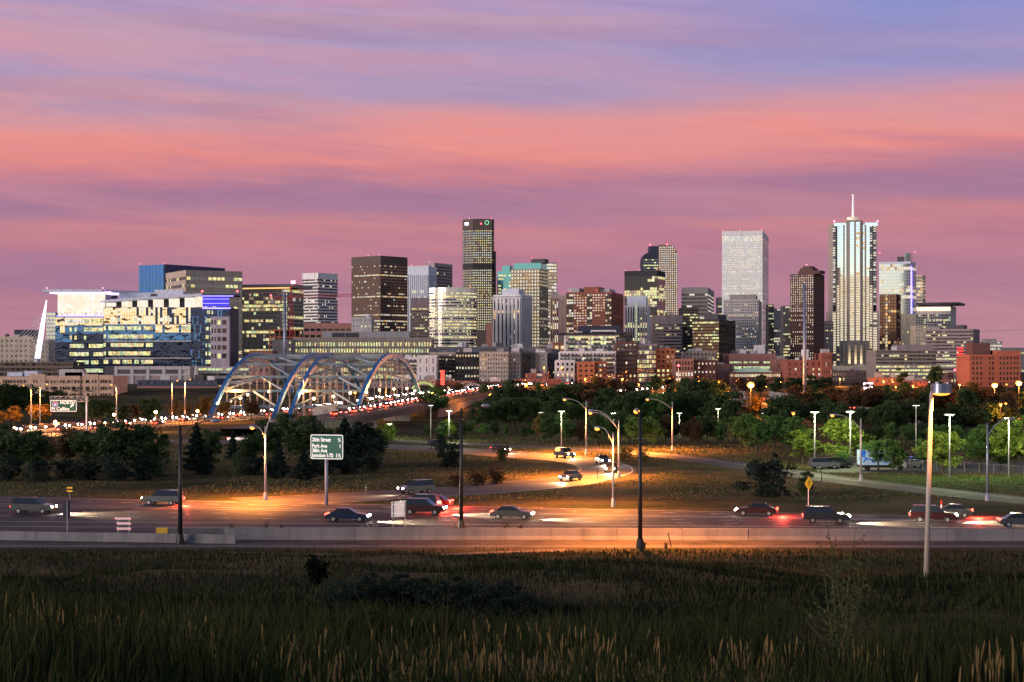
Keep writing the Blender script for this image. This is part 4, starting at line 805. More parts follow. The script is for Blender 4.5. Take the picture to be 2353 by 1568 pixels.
c = empty('billboard', 'glowing pink-white electronic billboard on a post above the trees', 'billboard', (X(1995, 700), 700, 5)); k = 700/F
mb = MB(); mb.box(-1.9,1.9,-.3,.3,Z(896,700)-5,Z(880,700)-5); mb.build('screen', [mat('pink_white_screen', (.5,.5,.5), em=(1,.72,.9), es=4, var=0)], c); mb = MB(); mb.tube([(0,0,0),(0,0,Z(896,700)-5)], .22, 8); mb.build('post', [STEEL], c)
c = empty('neon_blade_sign', 'vertical red neon sign on a thin post beside the low market hall', 'sign', (X(1017, 815), 815, 8)); mb = MB(); mb.box(-.9,.9,-.2,.2,Z(885,815)-8,Z(851,815)-8); mb.build('sign_panel', [mat('red_neon', (.3,.02,.02), em=(1,.10,.06), es=1.6, var=.3, vs=2)], c); mb = MB(); mb.tube([(.6,0.3,0),(.6,.3,Z(851,815)-8)], .12, 6); mb.build('post', [STEEL], c)
# ------------------------------------------------------------------ ground, roads
ys = np.concatenate([np.arange(-150, -20, 10), np.arange(-20, 160, 2.0), np.arange(160, 420, 10), np.arange(420, 900, 15), np.geomspace(900, 26000, 22)])
ucol = np.linspace(-1, 1, 161)
gx = np.sign(ucol)[None, :]*(np.abs(ucol)**1.3)[None, :]*np.maximum(170, .9*np.abs(ys)+60)[:, None]; gy = np.repeat(ys[:, None], 161, 1); gz = ground(gx, gy)
vv_ = np.stack([gx, gy, gz], -1).reshape(-1, 3); ny_, nx_ = gx.shape
idx = np.arange(ny_*nx_).reshape(ny_, nx_); fc = np.stack([idx[:-1, :-1], idx[:-1, 1:], idx[1:, 1:], idx[1:, :-1]], -1).reshape(-1, 4)
def npmesh(name, V, Fc, mats, mi=None, smooth=False):
    me = bpy.data.meshes.new(name); k = Fc.shape[1]
    me.vertices.add(len(V)); me.vertices.foreach_set('co', np.ascontiguousarray(V, dtype=np.float32).ravel())
    me.loops.add(Fc.size); me.loops.foreach_set('vertex_index', Fc.astype(np.int32).ravel())
    me.polygons.add(len(Fc)); me.polygons.foreach_set('loop_start', np.arange(0, Fc.size, k, dtype=np.int32)); me.polygons.foreach_set('loop_total', np.full(len(Fc), k, dtype=np.int32))
    for m in mats: me.materials.append(m)
    if mi is not None: me.polygons.foreach_set('material_index', mi.astype(np.int32))
    if smooth: me.polygons.foreach_set('use_smooth', np.ones(len(Fc), dtype=bool))
    me.update(calc_edges=True); return me
GM = bpy.data.materials.new('dry_grassland'); GM.use_nodes = True; nt = GM.node_tree; bs = nt.nodes['Principled BSDF']; geo = N(nt, 'ShaderNodeNewGeometry')
na = N(nt, 'ShaderNodeTexNoise', i_Scale=.06, i_Detail=6.0, i_Roughness=.6); nb = N(nt, 'ShaderNodeTexNoise', i_Scale=1.6, i_Detail=6.0, i_Roughness=.7)
for n_ in (na, nb): nt.links.new(geo.outputs['Position'], n_.inputs['Vector'])
c1_ = ramp(nt, na.outputs['Fac'], [(.34, (.030,.040,.014,1)), (.47, (.075,.066,.028,1)), (.60, (.14,.105,.052,1)), (.7, (.11,.08,.045,1))])
c2_ = mixc(nt, 1.0, c1_, ramp(nt, nb.outputs['Fac'], [(.3, (.35,.35,.35,1)), (.55, (1,1,1,1)), (.75, (1.4,1.3,1.1,1))]), 'MULTIPLY'); nt.links.new(c2_, bs.inputs['Base Color']); bs.inputs['Roughness'].default_value = .95; bs.inputs['Specular IOR Level'].default_value = .1
bp = N(nt, 'ShaderNodeBump', i_Strength=.8, i_Distance=.5); nt.links.new(nb.outputs['Fac'], bp.inputs['Height']); nt.links.new(bp.outputs[0], bs.inputs['Normal'])
o = bpy.data.objects.new('ground', npmesh('ground', vv_, fc, [GM], smooth=True)); link(o); tag(o, kind='structure')

ROADS = []
def ribbon(name, pts, wl, wr, z, m, kind='structure', record=True, zs=None, thick=0, parent=None, **kw):
    """flat strip along a 2D polyline; wl / wr distances left and right of the line (scalars or lists)"""
    P_ = [Vector((p[0], p[1])) for p in pts]; mb = MB(); Lf = []; Rt = []
    for i, p in enumerate(P_):
        d = (P_[min(i+1, len(P_)-1)]-P_[max(i-1, 0)]).normalized(); n = Vector((-d.y, d.x))
        a = wl[i] if isinstance(wl, (list, tuple)) else wl; b_ = wr[i] if isinstance(wr, (list, tuple)) else wr
        Lf.append(p+n*a); Rt.append(p-n*b_)
    for i in range(len(P_)-1):
        za, zb = (zs[i], zs[i+1]) if zs else (z, z)
        q = [(Rt[i].x,Rt[i].y,za),(Rt[i+1].x,Rt[i+1].y,zb),(Lf[i+1].x,Lf[i+1].y,zb),(Lf[i].x,Lf[i].y,za)]
        mb.quad(*q)
        if thick:
            t_ = [(a_[0],a_[1],a_[2]-thick) for a_ in q]; mb.quad(t_[1],t_[0],t_[3],t_[2]); mb.quad(t_[0],t_[1],q[1],q[0]); mb.quad(t_[2],t_[3],q[3],q[2])
    o = mb.build(name, m, parent); 
    if parent is None: tag(o, kind=kind, **kw)
    if record and not zs: ROADS.append((np.array([[p.x, p.y] for p in P_]), (max(wl) if isinstance(wl, (list, tuple)) else wl)+.6, (max(wr) if isinstance(wr, (list, tuple)) else wr)+.6))
    return o
def smooth(pts, n=6):
    out = []
    for i in range(len(pts)-1):
        p0, p1, p2, p3 = (np.array(pts[max(0, min(len(pts)-1, j))], float) for j in (i-1, i, i+1, i+2))
        for s in range(n):
            t_ = s/n; out.append(tuple(.5*((2*p1)+(-p0+p2)*t_+(2*p0-5*p1+4*p2-p3)*t_**2+(-p0+3*p1-3*p2+p3)*t_**3)))
    return out+[tuple(pts[-1])]
def lerp2(a, b, t_): return tuple(a[i]+(b[i]-a[i])*t_ for i in range(len(a)))
# highway: far edge line E1, near edge line E0
EF = lambda x: 221-(x+65.6)/121.4*33
EN = lambda x: 166.5-(x+50)*.018
mb = MB(); xs_ = np.linspace(-230, 230, 24)
for a_, b_ in zip(xs_[:-1], xs_[1:]): mb.quad((a_,EN(a_),.02),(b_,EN(b_),.02),(b_,EF(b_),.02),(a_,EF(a_),.02))
tag(mb.build('highway', [ROADM]), kind='structure')
LANE = {}
def lane(t0, t1): return [(-120, EN(-120)+(EF(-120)-EN(-120))*t0), (110, EN(110)+(EF(110)-EN(110))*t1)]
# lane positions: fraction between the near and the far edge at the two ends of the view
def lane_px(yl, yr): 
    a = P(0, yl); b_ = P(2353, yr); d = (b_[0]-a[0], b_[1]-a[1]); return [(a[0]-d[0]*.5, a[1]-d[1]*.5), (b_[0]+d[0]*.4, b_[1]+d[1]*.4)]
for (yl, yr, dash) in ((1143.5,1190.5,0),(1150,1194.5,1),(1158.5,1199.5,0),(1163,1201.3,0),(1173.5,1205.6,1),(1186,1210.5,1),(1199,1214,0),(1211,1217,0)):  # lane lines, drawn wide and partly added to suggest streaks of passing lamps
    ln = lane_px(yl, yr); n = 42
    mb = MB(); a, b_ = ln; dx, dy = b_[0]-a[0], b_[1]-a[1]
    for i in range(n):
        t0, t1 = i/n, (i+(.3 if dash else 1.0))/n; h_ = .11
        x0_, y0_, x1_, y1_ = a[0]+dx*t0, a[1]+dy*t0, a[0]+dx*t1, a[1]+dy*t1; mb.quad((x0_,y0_-h_,.026),(x1_,y1_-h_,.026),(x1_,y1_+h_,.026),(x0_,y0_+h_,.026))
    tag(mb.build('lane_marking', [PAINTW]), kind='structure')
mb = MB(); mb.prism([(-230, 156.6), (230, 155.5), (230, 164.0), (-230, 164.8)], -.3, .024); tag(mb.build('frontage_road', [ROADM]), kind='structure')
mb = MB(); mb.prism([(-60, 159.1), (90, 158.7), (90, 158.82), (-60, 159.22)], .0242, .028); tag(mb.build('edge_marking', [PAINTW]), kind='structure')
ROADS.append((np.array([[-230, 160.5], [230, 159.8]]), 5, 5)); ROADS.append((np.array([[-230, (EN(-230)+EF(-230))/2], [-60, 193.], [0, 184.], [60, 176.], [230, 156.]]), 27, 24))
# barriers
def barrier(x0, x1, yfn, h, lab, z0=0):
    n = max(2, int((x1-x0)/6.1)); mb = MB()
    pr = [(-.30,0),(.30,0),(.30,.08),(.14,.33*h+.05),(.09,h),(-.09,h),(-.14,.33*h+.05),(-.30,.08)]
    for i in range(n):
        a_ = x0+(x1-x0)*i/n+.015; b_ = x0+(x1-x0)*(i+1)/n-.015; k_ = len(pr); s_ = len(mb.v); hh = rnd.uniform(-.02, .02); sh = rnd.uniform(-.03, .03)
        for xx in (a_, b_): mb.v += [(xx, yfn(xx)+p[0]+sh, z0+p[1]*(1+hh)) for p in pr]
        mb.f += [tuple(s_+j for j in range(k_)), tuple(s_+k_+j for j in range(k_-1, -1, -1))]+[(s_+j, s_+k_+j, s_+k_+(j+1)%k_, s_+(j+1)%k_) for j in range(k_)]; mb.m += [0]*(k_+2)
    o = mb.build('concrete_barrier', [CONC]); tag(o, lab, 'barrier', 'concrete barriers beside the highway')
barrier(X(522,166.8), 110, lambda x: EN(x)-.9, 1.15, 'long grey concrete wall between the highway and the frontage road')
barrier(-110, X(540,161), lambda x: 161.3+(X(540,161)-x)*.155, .85, 'lower pale concrete wall at the left, in front of the crash cushion and striped barricade')
# loop ramp and far roads
loop = smooth([P(*q) for q in [(560,1153),(700,1148),(860,1139),(1010,1131),(1136,1121.5),(1230,1112),(1305,1103.5),(1362,1094),(1391,1082),(1375,1068),(1300,1054.5),(1210,1046.5),(1123,1039.5),(1000,1032),(883,1026),(700,1020),(520,1016),(330,1014),(150,1017)]])
lw = [8.0 if i > 60 else (6.5 if i < 36 else 4.6) for i in range(len(loop))]; rw = [7.0 if i > 60 else (7.5 if i < 36 else 4.9) for i in range(len(loop))]
lw = list(np.convolve(np.pad(lw, 4, 'edge'), np.ones(9)/9, 'valid')); rw = list(np.convolve(np.pad(rw, 4, 'edge'), np.ones(9)/9, 'valid'))
ribbon('loop_ramp', loop, lw, rw, .028, ROAD2)
for off in (1, -1): ribbon('edge_marking', [(lambda d, p: (p[0]-d[1]*(lw[i]-.6 if off > 0 else .6-rw[i]), p[1]+d[0]*(lw[i]-.6 if off > 0 else .6-rw[i])))(np.array(loop[min(i+1,len(loop)-1)])-np.array(loop[max(0,i-1)]) if False else (lambda q: q/np.linalg.norm(q))(np.array(loop[min(i+1,len(loop)-1)])-np.array(loop[max(0,i-1)])), loop[i]) for i in range(len(loop))], .07, .07, .034, PAINTY if off > 0 else PAINTW, record=False)
far = smooth([P(*q) for q in [(700,1005.5),(880,1012),(1100,1022),(1300,1031),(1450,1040),(1600,1056),(1720,1073),(1880,1097),(2050,1118),(2353,1151),(2700,1180)]])
ribbon('ramp_road', far, 4.2, 4.2, .022, ROADM)
ribbon('edge_marking', [(p[0]+.3, p[1]+3.7) for p in far], .07, .07, .027, PAINTW, record=False)
mb = MB(); pp = smooth([(X(q[0],q[1]), q[1]) for q in [(520,150),(700,144),(860,141),(1000,143),(1120,149),(1300,154)]], 5)
for i in range(len(pp)-1):
    (xa, ya), (xb, yb2) = pp[i], pp[i+1]; w_ = 1.5+1.5*math.sin(math.pi*i/len(pp)); mb.quad((xa,ya-w_,g(xa,ya-w_)+.05),(xb,yb2-w_,g(xb,yb2-w_)+.05),(xb,yb2+w_,g(xb,yb2+w_)+.05),(xa,ya+w_,g(xa,ya+w_)+.05))
tag(mb.build('path', [mat('bare_dirt', (.16,.12,.10))]), kind='structure'); ROADS.append((np.array(pp), 2, 2))
# left boulevard under the arches and on to the city
bl = [(-128,395),(-117,450),(-103,520),(-88,585),(-68,632),(-42,680),(-18,740),(20,830)]; bz = [.03,.03,.03,.06,1.0,4.2,6.2,8.05]
bls = smooth(bl, 5); bzs = list(np.interp([p[1] for p in bls], [p[1] for p in bl], bz))
ribbon('boulevard', bls, 13, 15, 0, ROAD2, zs=bzs, thick=1.2); ROADS.append((np.array(bls), 15, 17))
for off in (-12.2, -6.5, -.4, .4, 6, 12): ribbon('lane_marking', [(p[0]+off*.97, p[1]-off*.2) for p in bls], .08, .08, 0, PAINTW, zs=[z+.03 for z in bzs], record=False)
# viaduct beside the arches
vd = [(-52,345),(-46,400),(-41,455),(-36,510),(-26,620),(-10,740),(6,850)]; vz = [4.2,4.4,4.5,4.6,5.4,7,8.1]
vs_ = smooth(vd, 4); vzs = list(np.interp([p[1] for p in vs_], [p[1] for p in vd], vz))
ribbon('bridge_deck', vs_, 6.5, 7, 0, ROAD2, zs=vzs, thick=1.5)
def railing(pts, zs, off, lab, h=1.1, every=2, name='bridge_railing', m=DARKM):
    c = empty(name, lab, 'railing', (pts[0][0], pts[0][1], zs[0])); o0 = Vector((pts[0][0], pts[0][1], zs[0]))
    Q = []
    for i, p in enumerate(pts):
        d = (Vector(pts[min(i+1,len(pts)-1)])-Vector(pts[max(i-1,0)])).normalized(); Q.append(Vector((p[0]-d.y*off, p[1]+d.x*off, zs[i]))-o0)
    mb = MB()
    for a_, b_ in zip(Q[:-1], Q[1:]): 
        for hh in (h, .35): mb.bar(a_+Vector((0,0,hh)), b_+Vector((0,0,hh)), .10)
    for a_, b_ in zip(Q[:-1], Q[1:]):
        n = max(1, int((b_-a_).length/every))
        for i in range(n): p = a_.lerp(b_, i/n); mb.box(p.x-.05, p.x+.05, p.y-.05, p.y+.05, p.z, p.z+h)
    mb.build('rail', [m], c)
railing(vs_, vzs, -6.8, 'dark railing along the near edge of the bridge deck beside the blue arches'); railing(bls, bzs, -14.6, 'dark railing on the near side of the curved boulevard')
mb = MB()
for i in range(len(vs_)-1):
    a_, b_ = vs_[i], vs_[i+1]; mb.quad((a_[0]+7.3,a_[1]-1,-.2),(b_[0]+7.3,b_[1]-1,-.2),(b_[0]+7.3,b_[1]-1,vzs[i+1]-1.5),(a_[0]+7.3,a_[1]-1,vzs[i]-1.5)) if vs_[i][1] > 540 else None
for yy in (360, 410, 470, 530): mb.box(-52+(yy-345)*.09-4, -52+(yy-345)*.09+4, yy, yy+1.5, -.3, 3.1)
tag(mb.build('bridge_pier_wall', [CONC]), 'grey concrete piers and retaining wall carrying the bridge deck beside the arches', 'retaining wall')
# further viaducts glimpsed through the trees
def viaduct(pts, zs, w_, wall=None, name='viaduct'):
    s_ = smooth(pts, 3); z_ = list(np.interp(range(len(s_)), [i*3 for i in range(len(pts))], zs)); ribbon(name, s_, w_, w_, 0, ROAD2, zs=z_, thick=1.3)
    for off in (-w_+.2, w_-.2):
        mb = MB()
        for i in range(len(s_)-1):
            a_, b_ = Vector(s_[i]), Vector(s_[i+1]); d = (b_-a_).normalized(); n = Vector((-d.y, d.x))*off; p, q = a_+n, b_+n
            mb.bar((p.x,p.y,z_[i]+.45),(q.x,q.y,z_[i+1]+.45),.25,.9)
        mb.build('parapet', [CONC])['kind'] = 'structure'
    mb = MB()
    for i in range(2, len(s_)-1, 4): mb.box(s_[i][0]-1.2, s_[i][0]+1.2, s_[i][1]-1, s_[i][1]+1, -.5, z_[i]-1.3)
    mb.build('viaduct_pier', [CONC])['kind'] = 'structure'
    return s_, z_
V2 = viaduct([(X(1230,640),640),(X(1330,650),650),(X(1450,700),700),(X(1600,780),780)], [5.3,5.4,6.5,8], 8)
V3 = viaduct([(X(1500,700),700),(X(1680,640),640),(X(1830,560),560),(X(2000,500),500),(X(2200,450),450)], [5.6,4.6,4.0,3.2,2.2], 8)
b_ = MB(); b_.box(X(1345,630), X(1402,630), 630, 631, 2, Z(913,630)); b_.box(X(1345,630)-.2, X(1402,630)+.2, 629.8, 631.2, Z(913,630)+.003, Z(911.5,630)); tag(b_.build('retaining_wall', [CONC]), 'pale concrete retaining wall between the trees right of the bridge', 'retaining wall', 'retaining walls of the viaducts')
b_ = MB(); b_.box(X(1690,660), X(1713,660), 660, 661, 0, Z(899,660)); tag(b_.build('retaining_wall', [CONC]), 'narrow concrete abutment left of the orange lit tree', 'retaining wall', 'retaining walls of the viaducts')
b_ = MB(); b_.prism([(X(1768,655), 655), (X(1818,640), 640), (X(1818,640), 641), (X(1768,655), 656)], 0, [Z(899,655), Z(906,640), Z(906,640), Z(899,655)]); tag(b_.build('retaining_wall', [CONC]), 'pale sloping concrete ramp wall right of the orange lit tree', 'retaining wall', 'retaining walls of the viaducts')
# parking lot and lawn on the right
mb = MB(); q = [P(1880,1086), P(2800,1092), P(2800,1060), P(1860,1062)]; mb.quad(*[(a[0], a[1], .02) for a in q]); tag(mb.build('parking_lot', [mat('pale_asphalt', (.075,.072,.066), rough=.8, var=.2, vs=.2)]), kind='structure')
ROADS.append((np.array([P(1880,1075), P(2800,1076)]), 14, 14))
mb = MB(); q = [P(2000,1108), P(2700,1160), P(2700,1096), P(2030,1094)]; mb.quad(*[(a[0], a[1], .01) for a in q]); tag(mb.build('lawn', [mat('mown_lawn', (.045,.085,.018), rough=.95, var=.3, vs=.8, bump=.6, bs=5, spec=.1)]), kind='structure')

# ------------------------------------------------------------------ the blue arch bridge
ABL = mat('blue_steel_paint', (.03,.14,.40), rough=.38, metal=.15, var=.08); AGR = mat('grey_green_steel_paint', (.14,.20,.25), rough=.45, metal=.2, var=.1)
def archpt(x0, t_):
    """rib starting at X=x0 on the near side, t 0..1"""
    h_ = 4*t_*(1-t_); h_ = h_*(1+.06*(1-h_)); return Vector((x0+16.5*t_, 560+82*t_, -.6+8.4*t_+16.9*h_))
for (xa, xb, which) in ((-98.3,-77.5,'first'),(-72.5,-51.2,'second')):
    c = empty('arch_bridge', '%s pair of tall blue steel arch ribs joined by bracing over the boulevard' % which, 'bridge', (xa, 560, 0), group='blue steel arches over the boulevard'); o0 = Vector((xa, 560, 0))
    for x_ in (xa, xb):
        mb = MB(); n = 30; pts = [archpt(x_, i/n) for i in range(n+1)]
        for i in range(n):
            d = (pts[i+1]-pts[i])
            p0, p1 = pts[i]-o0-d*.02, pts[i+1]-o0+d*.02; k_ = len(mb.v)
            nrm = Vector((1,0,0)).cross(d).normalized(); 
            if nrm.z < 0: nrm = -nrm
            for p in (pts[i]-o0, pts[i+1]-o0): mb.v += [tuple(p+Vector((-.6,0,0))-nrm*.85), tuple(p+Vector((.6,0,0))-nrm*.85), tuple(p+Vector((.6,0,0))+nrm*.85), tuple(p+Vector((-.6,0,0))+nrm*.85)]
            mb.f += [(k_+j, k_+4+j, k_+4+(j+1)%4, k_+(j+1)%4) for j in range(4)]; mb.m += [0,0,1,0] if False else [0]*4
        mb.build('arch_rib', [ABL], c)
    ts = [.055,.135,.225,.34,.45,.55,.66,.775,.865,.945]
    for t_ in ts:
        mb = MB(); mb.bar(archpt(xa,t_)-o0, archpt(xb,t_)-o0, .95, .9); mb.build('cross_beam', [AGR], c)
    for i, (t0, t1) in enumerate(zip(ts[:-1], ts[1:])):
        mid = archpt((xa+xb)/2, t1 if i < 5 else t0)-o0; tt = t0 if i < 5 else t1
        for x_ in (xa, xb): mb = MB(); mb.bar(archpt(x_,tt)-o0, mid, .6); mb.build('brace', [AGR], c)
    for x_ in (xa, xb):
        for i in range(4, 20, 1):
            t_ = i/23; p = archpt(x_, t_)-o0; zb = np.interp(p.y+560, [p_[1] for p_ in bl], bz)
            mb = MB(); mb.tube([p, (p.x+((-1)**i)*1.0, p.y, float(zb)+.5)], .07, 4, cap=False); mb.build('hanger', [STEEL], c)
def small_arch(px, wpx, top, base, Y, lab, m):
    c = MB(); k = Y/F; n = 16; x0 = X(px, Y); w_ = wpx*k/2; h_ = (base-top)*k; zb = Z(base, Y)
    c.tube([(x0+w_*math.cos(math.pi*(1-i/n)), Y+8*i/n, zb-3+(h_+3)*math.sin(math.pi*i/n)**.8) for i in range(n+1)], .55, 8); tag(c.build('small_arch', [m], smooth=True), lab, 'arch', 'small arches of the bridge further on')
small_arch(972, 60, 880, 902, 760, 'small arch lit yellow-green, right of the big blue arches', mat('lime_glow_steel', (.45,.5,.25), em=(.75,1,.3), es=.35)); small_arch(1087, 56, 883, 908, 720, 'pale small arch in front, second to the right of the big blue arches', LGREY); small_arch(1072, 50, 879, 900, 790, 'pale small arch partly behind its neighbour', GREY); small_arch(1175, 40, 883, 898, 760, 'grey small arch top peeking over the dark trees', GREY)  # lime light on the first arch is put in as tint and glow
c = empty('utility_hut', 'small beige concrete hut with a pitched top beside the feet of the arches', 'hut', (X(747,470), 470, 0)); k = 470/F
mb = MB(); mb.prism([(-3.4,0),(2.9,0),(3.1,5),(-3.2,5)], 0, [Z(938,470),Z(926,470),Z(926,470),Z(938,470)]); mb.build('wall', [mat('hut_concrete', (.42,.34,.29))], c); mb = MB(); mb.box(-.6,.3,-.08,-.01,0,Z(942,470)); mb.build('door', [GREY], c)

# ------------------------------------------------------------------ lamps
LIGHTS = bpy.data.collections.new('lights'); col.children.link(LIGHTS)
def plight(loc, colr, e, r=.25, parent=None):
    l = bpy.data.lights.new('lamp_light', 'POINT'); l.energy = e; l.color = colr; l.shadow_soft_size = r; o = bpy.data.objects.new('lamp_light', l); o.location = loc; LIGHTS.objects.link(o); return o
def slight(loc, colr, e, ang=75, r=.25, rot=(0,0,0), blend=.6):
    l = bpy.data.lights.new('lamp_light', 'SPOT'); l.energy = e; l.color = colr; l.shadow_soft_size = r; l.spot_size = R(ang*2); l.spot_blend = blend; o = bpy.data.objects.new('lamp_light', l); o.location = loc; o.rotation_euler = rot; LIGHTS.objects.link(o); return o
SOD = (1, .30, .045); WHT = (.90, 1, .50)
POLEG = mat('galvanised_pole', (.42,.40,.40), rough=.5, metal=.25); POLED = mat('dark_pole_paint', (.012,.012,.014), rough=.5); HEADM = mat('lamp_housing', (.22,.25,.33), rough=.35, metal=.4)
def cobra(px, base, top, arms, lab, m=POLEG, on=None, e=0, r=.13, Y=None, curve=1.6, grp='street lamps along the highway and ramps', colr=SOD):
    """arms: list of (dx px, head py) to lamp heads; on: indices that are lit"""
    Y = Y or YG(base); zg = g(X(px,Y), Y) if Y < 155 else 0; zb = Z(base, Y) if Y >= 155 else zg; h = Z(top, Y)-zb
    c = empty('street_lamp', lab, 'street lamp', (X(px,Y), Y, zb), group=grp); k = Y/F
    mb = MB(); mb.tube([(0,0,0),(0,0,h)], [r*1.35, r*.75], 10); mb.build('pole', [m], c, smooth=True)
    mb = MB(); mb.tube([(0,0,-.1),(0,0,.25),(0,0,.9),(0,0,1.0)], [r*2.3,r*2.3,r*1.7,r*1.2], 10); mb.build('pole_base', [m], c)
    for i, (dx, hy, dy) in enumerate(arms):
        ex, ez = dx*k, Z(hy, Y)-zb; n = 7; pts = []
        z0 = h-curve
        for q in range(n+1):
            t_ = q/n; pts.append((ex*t_, dy*t_, z0+(ez-z0)*(1-(1-t_)**2.2)))
        mb = MB(); mb.tube(pts, .06, 6); mb.build('arm', [m], c, smooth=True)
        s_ = 1 if ex >= 0 else -1; d = Vector((ex, dy, 0)).normalized()
        mb = MB(); p = Vector(pts[-1]); mb.tube([p-d*.1, p+d*.15, p+d*.55, p+d*.85], [.07,.17,.19,.06], 8); hd = mb.build('lamp_head', [HEADM], c, smooth=True)
        if on and i in on:
            mb = MB(); mb.ball(tuple(p+d*.45+Vector((0,0,-.16))), .30, 0, 8, 5, .7); mb.build('lens', [SODL if colr == SOD else HALL], c)
            if e: q = p+d*.45+Vector((0,0,-.5)); slight((c.location.x+q.x, Y+q.y, zb+q.z), colr, e, 80)
    return c
cobra(414, 1250, 977, [(72,967,0)], 'black street lamp with its arm to the right, standing behind the left concrete wall', POLED, r=.17)
cobra(1060, 1217, 938, [(48,932,0)], 'black street lamp with a long curved arm, right of the blank white sign back', POLED, r=.17)
cobra(1471, 1262, 947, [(0,945,4)], 'black street lamp seen end-on beside the glowing stretch of concrete wall', POLED, on=[0], e=60000, r=.17)
cobra(610, 1150, 980, [(-22,981,0),(9,968,0)], 'slim street lamp lit orange, beyond the highway at the left of the guide sign', on=[0], e=48000)
cobra(1347, 1045, 921, [(-44,917,0)], 'pale street lamp with its arm to the left, on the verge behind the loop ramp', on=[0], e=90000)
cobra(1409, 1165, 995, [(-28,983,0)], 'bright orange street lamp standing in the grass between the loop ramp and the highway', on=[0], e=34000, r=.12)
cobra(1422, 1098, 966, [(-58,943,0),(-58,948,1)], 'tall grey street lamp with a double arm at the outer edge of the loop ramp', on=[1], e=90000)  # light in the second head is added to brighten the loop ramp
cobra(1545, 1036, 924, [(-52,917,0)], 'orange lit street lamp with a curved arm beside the road behind the shrubs', on=[0], e=90000)
cobra(1978, 1106, 962, [(-58,953,0)], 'pale street lamp with a curved arm in front of the blue painted truck', on=[0], e=1200)
cobra(2269, 1152, 974, [(48,963,0)], 'slate-blue street lamp with its arm to the right, beside the lower ramp road', HEADM)
for (px, base, top, dx, lab) in ((72,990,886,-14,'first of the tall orange lit lamps at the left end of the boulevard'),(92,985,883,12,'second of the tall orange lit lamps at the left end of the boulevard'),(268,968,884,-8,'tall boulevard lamp before the end of the peach apartment house'),(395,955,875,9,'tall orange lit lamp left of the first arch rib'),(425,952,872,8,'tall thin lamp just before the first arch rib'),(620,965,872,-8,'tall lit lamp inside the first span of arches'),(698,960,868,-6,'tall lit lamp near the second arch rib')):
    cobra(px, base, top, [(dx, top-1, 0)], lab, on=[0], e=(34000 if px < 600 else 9000), Y=470 if px < 300 else (520 if px < 500 else 505), grp='tall lamps along the boulevard')
# big shoebox lamp in front
Yb = 101.; zb_ = g(X(2127,Yb), Yb); c = empty('street_lamp', 'tall street lamp with a wide drum-shaped head and glowing orange pole, nearest in the grass', 'street lamp', (X(2127,Yb), Yb, zb_), group='street lamps along the highway and ramps'); k = Yb/F; ht = Z(905,Yb)-zb_
mb = MB(); mb.tube([(0,0,-.3),((2140-2127)*k,0,ht)], [.17,.105], 14); mb.build('pole', [mat('pale_painted_pole', (.42,.36,.31), rough=.5, streak=True)], c, smooth=True)
mb = MB(); xh = (2163-2127)*k; mb.tube([(xh,0,ht+.03),(xh,0,ht+.58)], [.60,.60], 24); mb.tube([(.33,0,ht),(xh-.55,0,ht+.15)], .07, 6); mb.build('lamp_head', [mat('brushed_drum_housing', (.22,.24,.33), rough=.35, metal=.7)], c)
mb = MB(); mb.ball((xh,0,ht+.02), .5, 0, 20, 8, .28); mb.build('lens', [SODL], c, smooth=True)
mb = MB(); mb.box(xh-.32,xh-.2,-.1,.1,ht+.58,ht+.7); mb.box(xh+.3,xh+.4,-.1,.1,ht+.58,ht+.68); mb.build('sensor', [WHITE], c)
slight((c.location.x+xh, Yb, zb_+ht-.2), SOD, 9000, 84)

def pole_lamp(px, base, top, lab, head='box', on=True, e=0, Y=None, z=0., colr=WHT, grp='parking lot lamps among the trees', gm=None):
    Y = Y or YG(base, z); c = empty('area_lamp' if head == 'box' else 'globe_lamp', lab, 'lamp', (X(px,Y), Y, z), group=grp); h = Z(top, Y)-z
    mb = MB(); mb.tube([(0,0,0),(0,0,h)], [.12,.08], 8); mb.build('pole', [POLEG if head == 'box' else POLED], c, smooth=True)
    if head == 'box':
        mb = MB(); mb.box(-.75,.75,-.25,.25,h,h+.14); mb.build('lamp_head', [DARKM], c)
        mb = MB(); mb.box(-.55,.55,-.18,.18,h-.05,h-.004); mb.build('lens', [HALL if on else HEADM], c)
    else:
        mb = MB(); mb.tube([(0,0,0),(0,0,.7)], [.24,.14], 8); mb.tube([(0,0,h-.05),(0,0,h+.12)], [.10,.2], 8); mb.build('pole_base', [POLED], c)
        mb = MB(); mb.ball((0,0,h+.5), .42 if Y < 700 else .6, 0, 12, 8); mb.build('globe', [gm or GLOBE], c, smooth=True)
    if e: plight((X(px,Y), Y-1.3, z+h-.35 if head == 'box' else z+h+.5), colr, e*(.28 if head == 'box' else .8), .45)
    return c
for i, (px, top, Y, e, lab) in enumerate([(1290,946,350,7000,'behind the yellow-green trees'),(1243,948,420,0,'left of the yellow-green trees'),(1410,950,400,5000,'just behind the bright orange street lamp'),(1561,950,420,5000,'right of the orange lit street lamp'),(1650,940,400,2000,'left of the orange lit tree'),
    (1755,950,460,0,'below the orange lit tree'),(1872,948,286,16000,'beside the brightest green tree'),(1954,947,284,18000,'just above the brightest green tree'),(2105,932,300,0,'unlit, thin, left of the big drum lamp'),(2182,954,256,14000,'above the cone-shaped lit tree'),(2318,962,258,15000,'beside the bright tree at the edge'),(1032,945,388,14000,'above the lime lit tree beyond the conifer'),(990,932,400,0,'left of the lime lit tree'),(895,975,400,6000,'in the lime lit shrubs under the bridge deck')]):
    pole_lamp(px, 0, top, 'slim parking lot lamp '+lab, Y=Y, e=e)
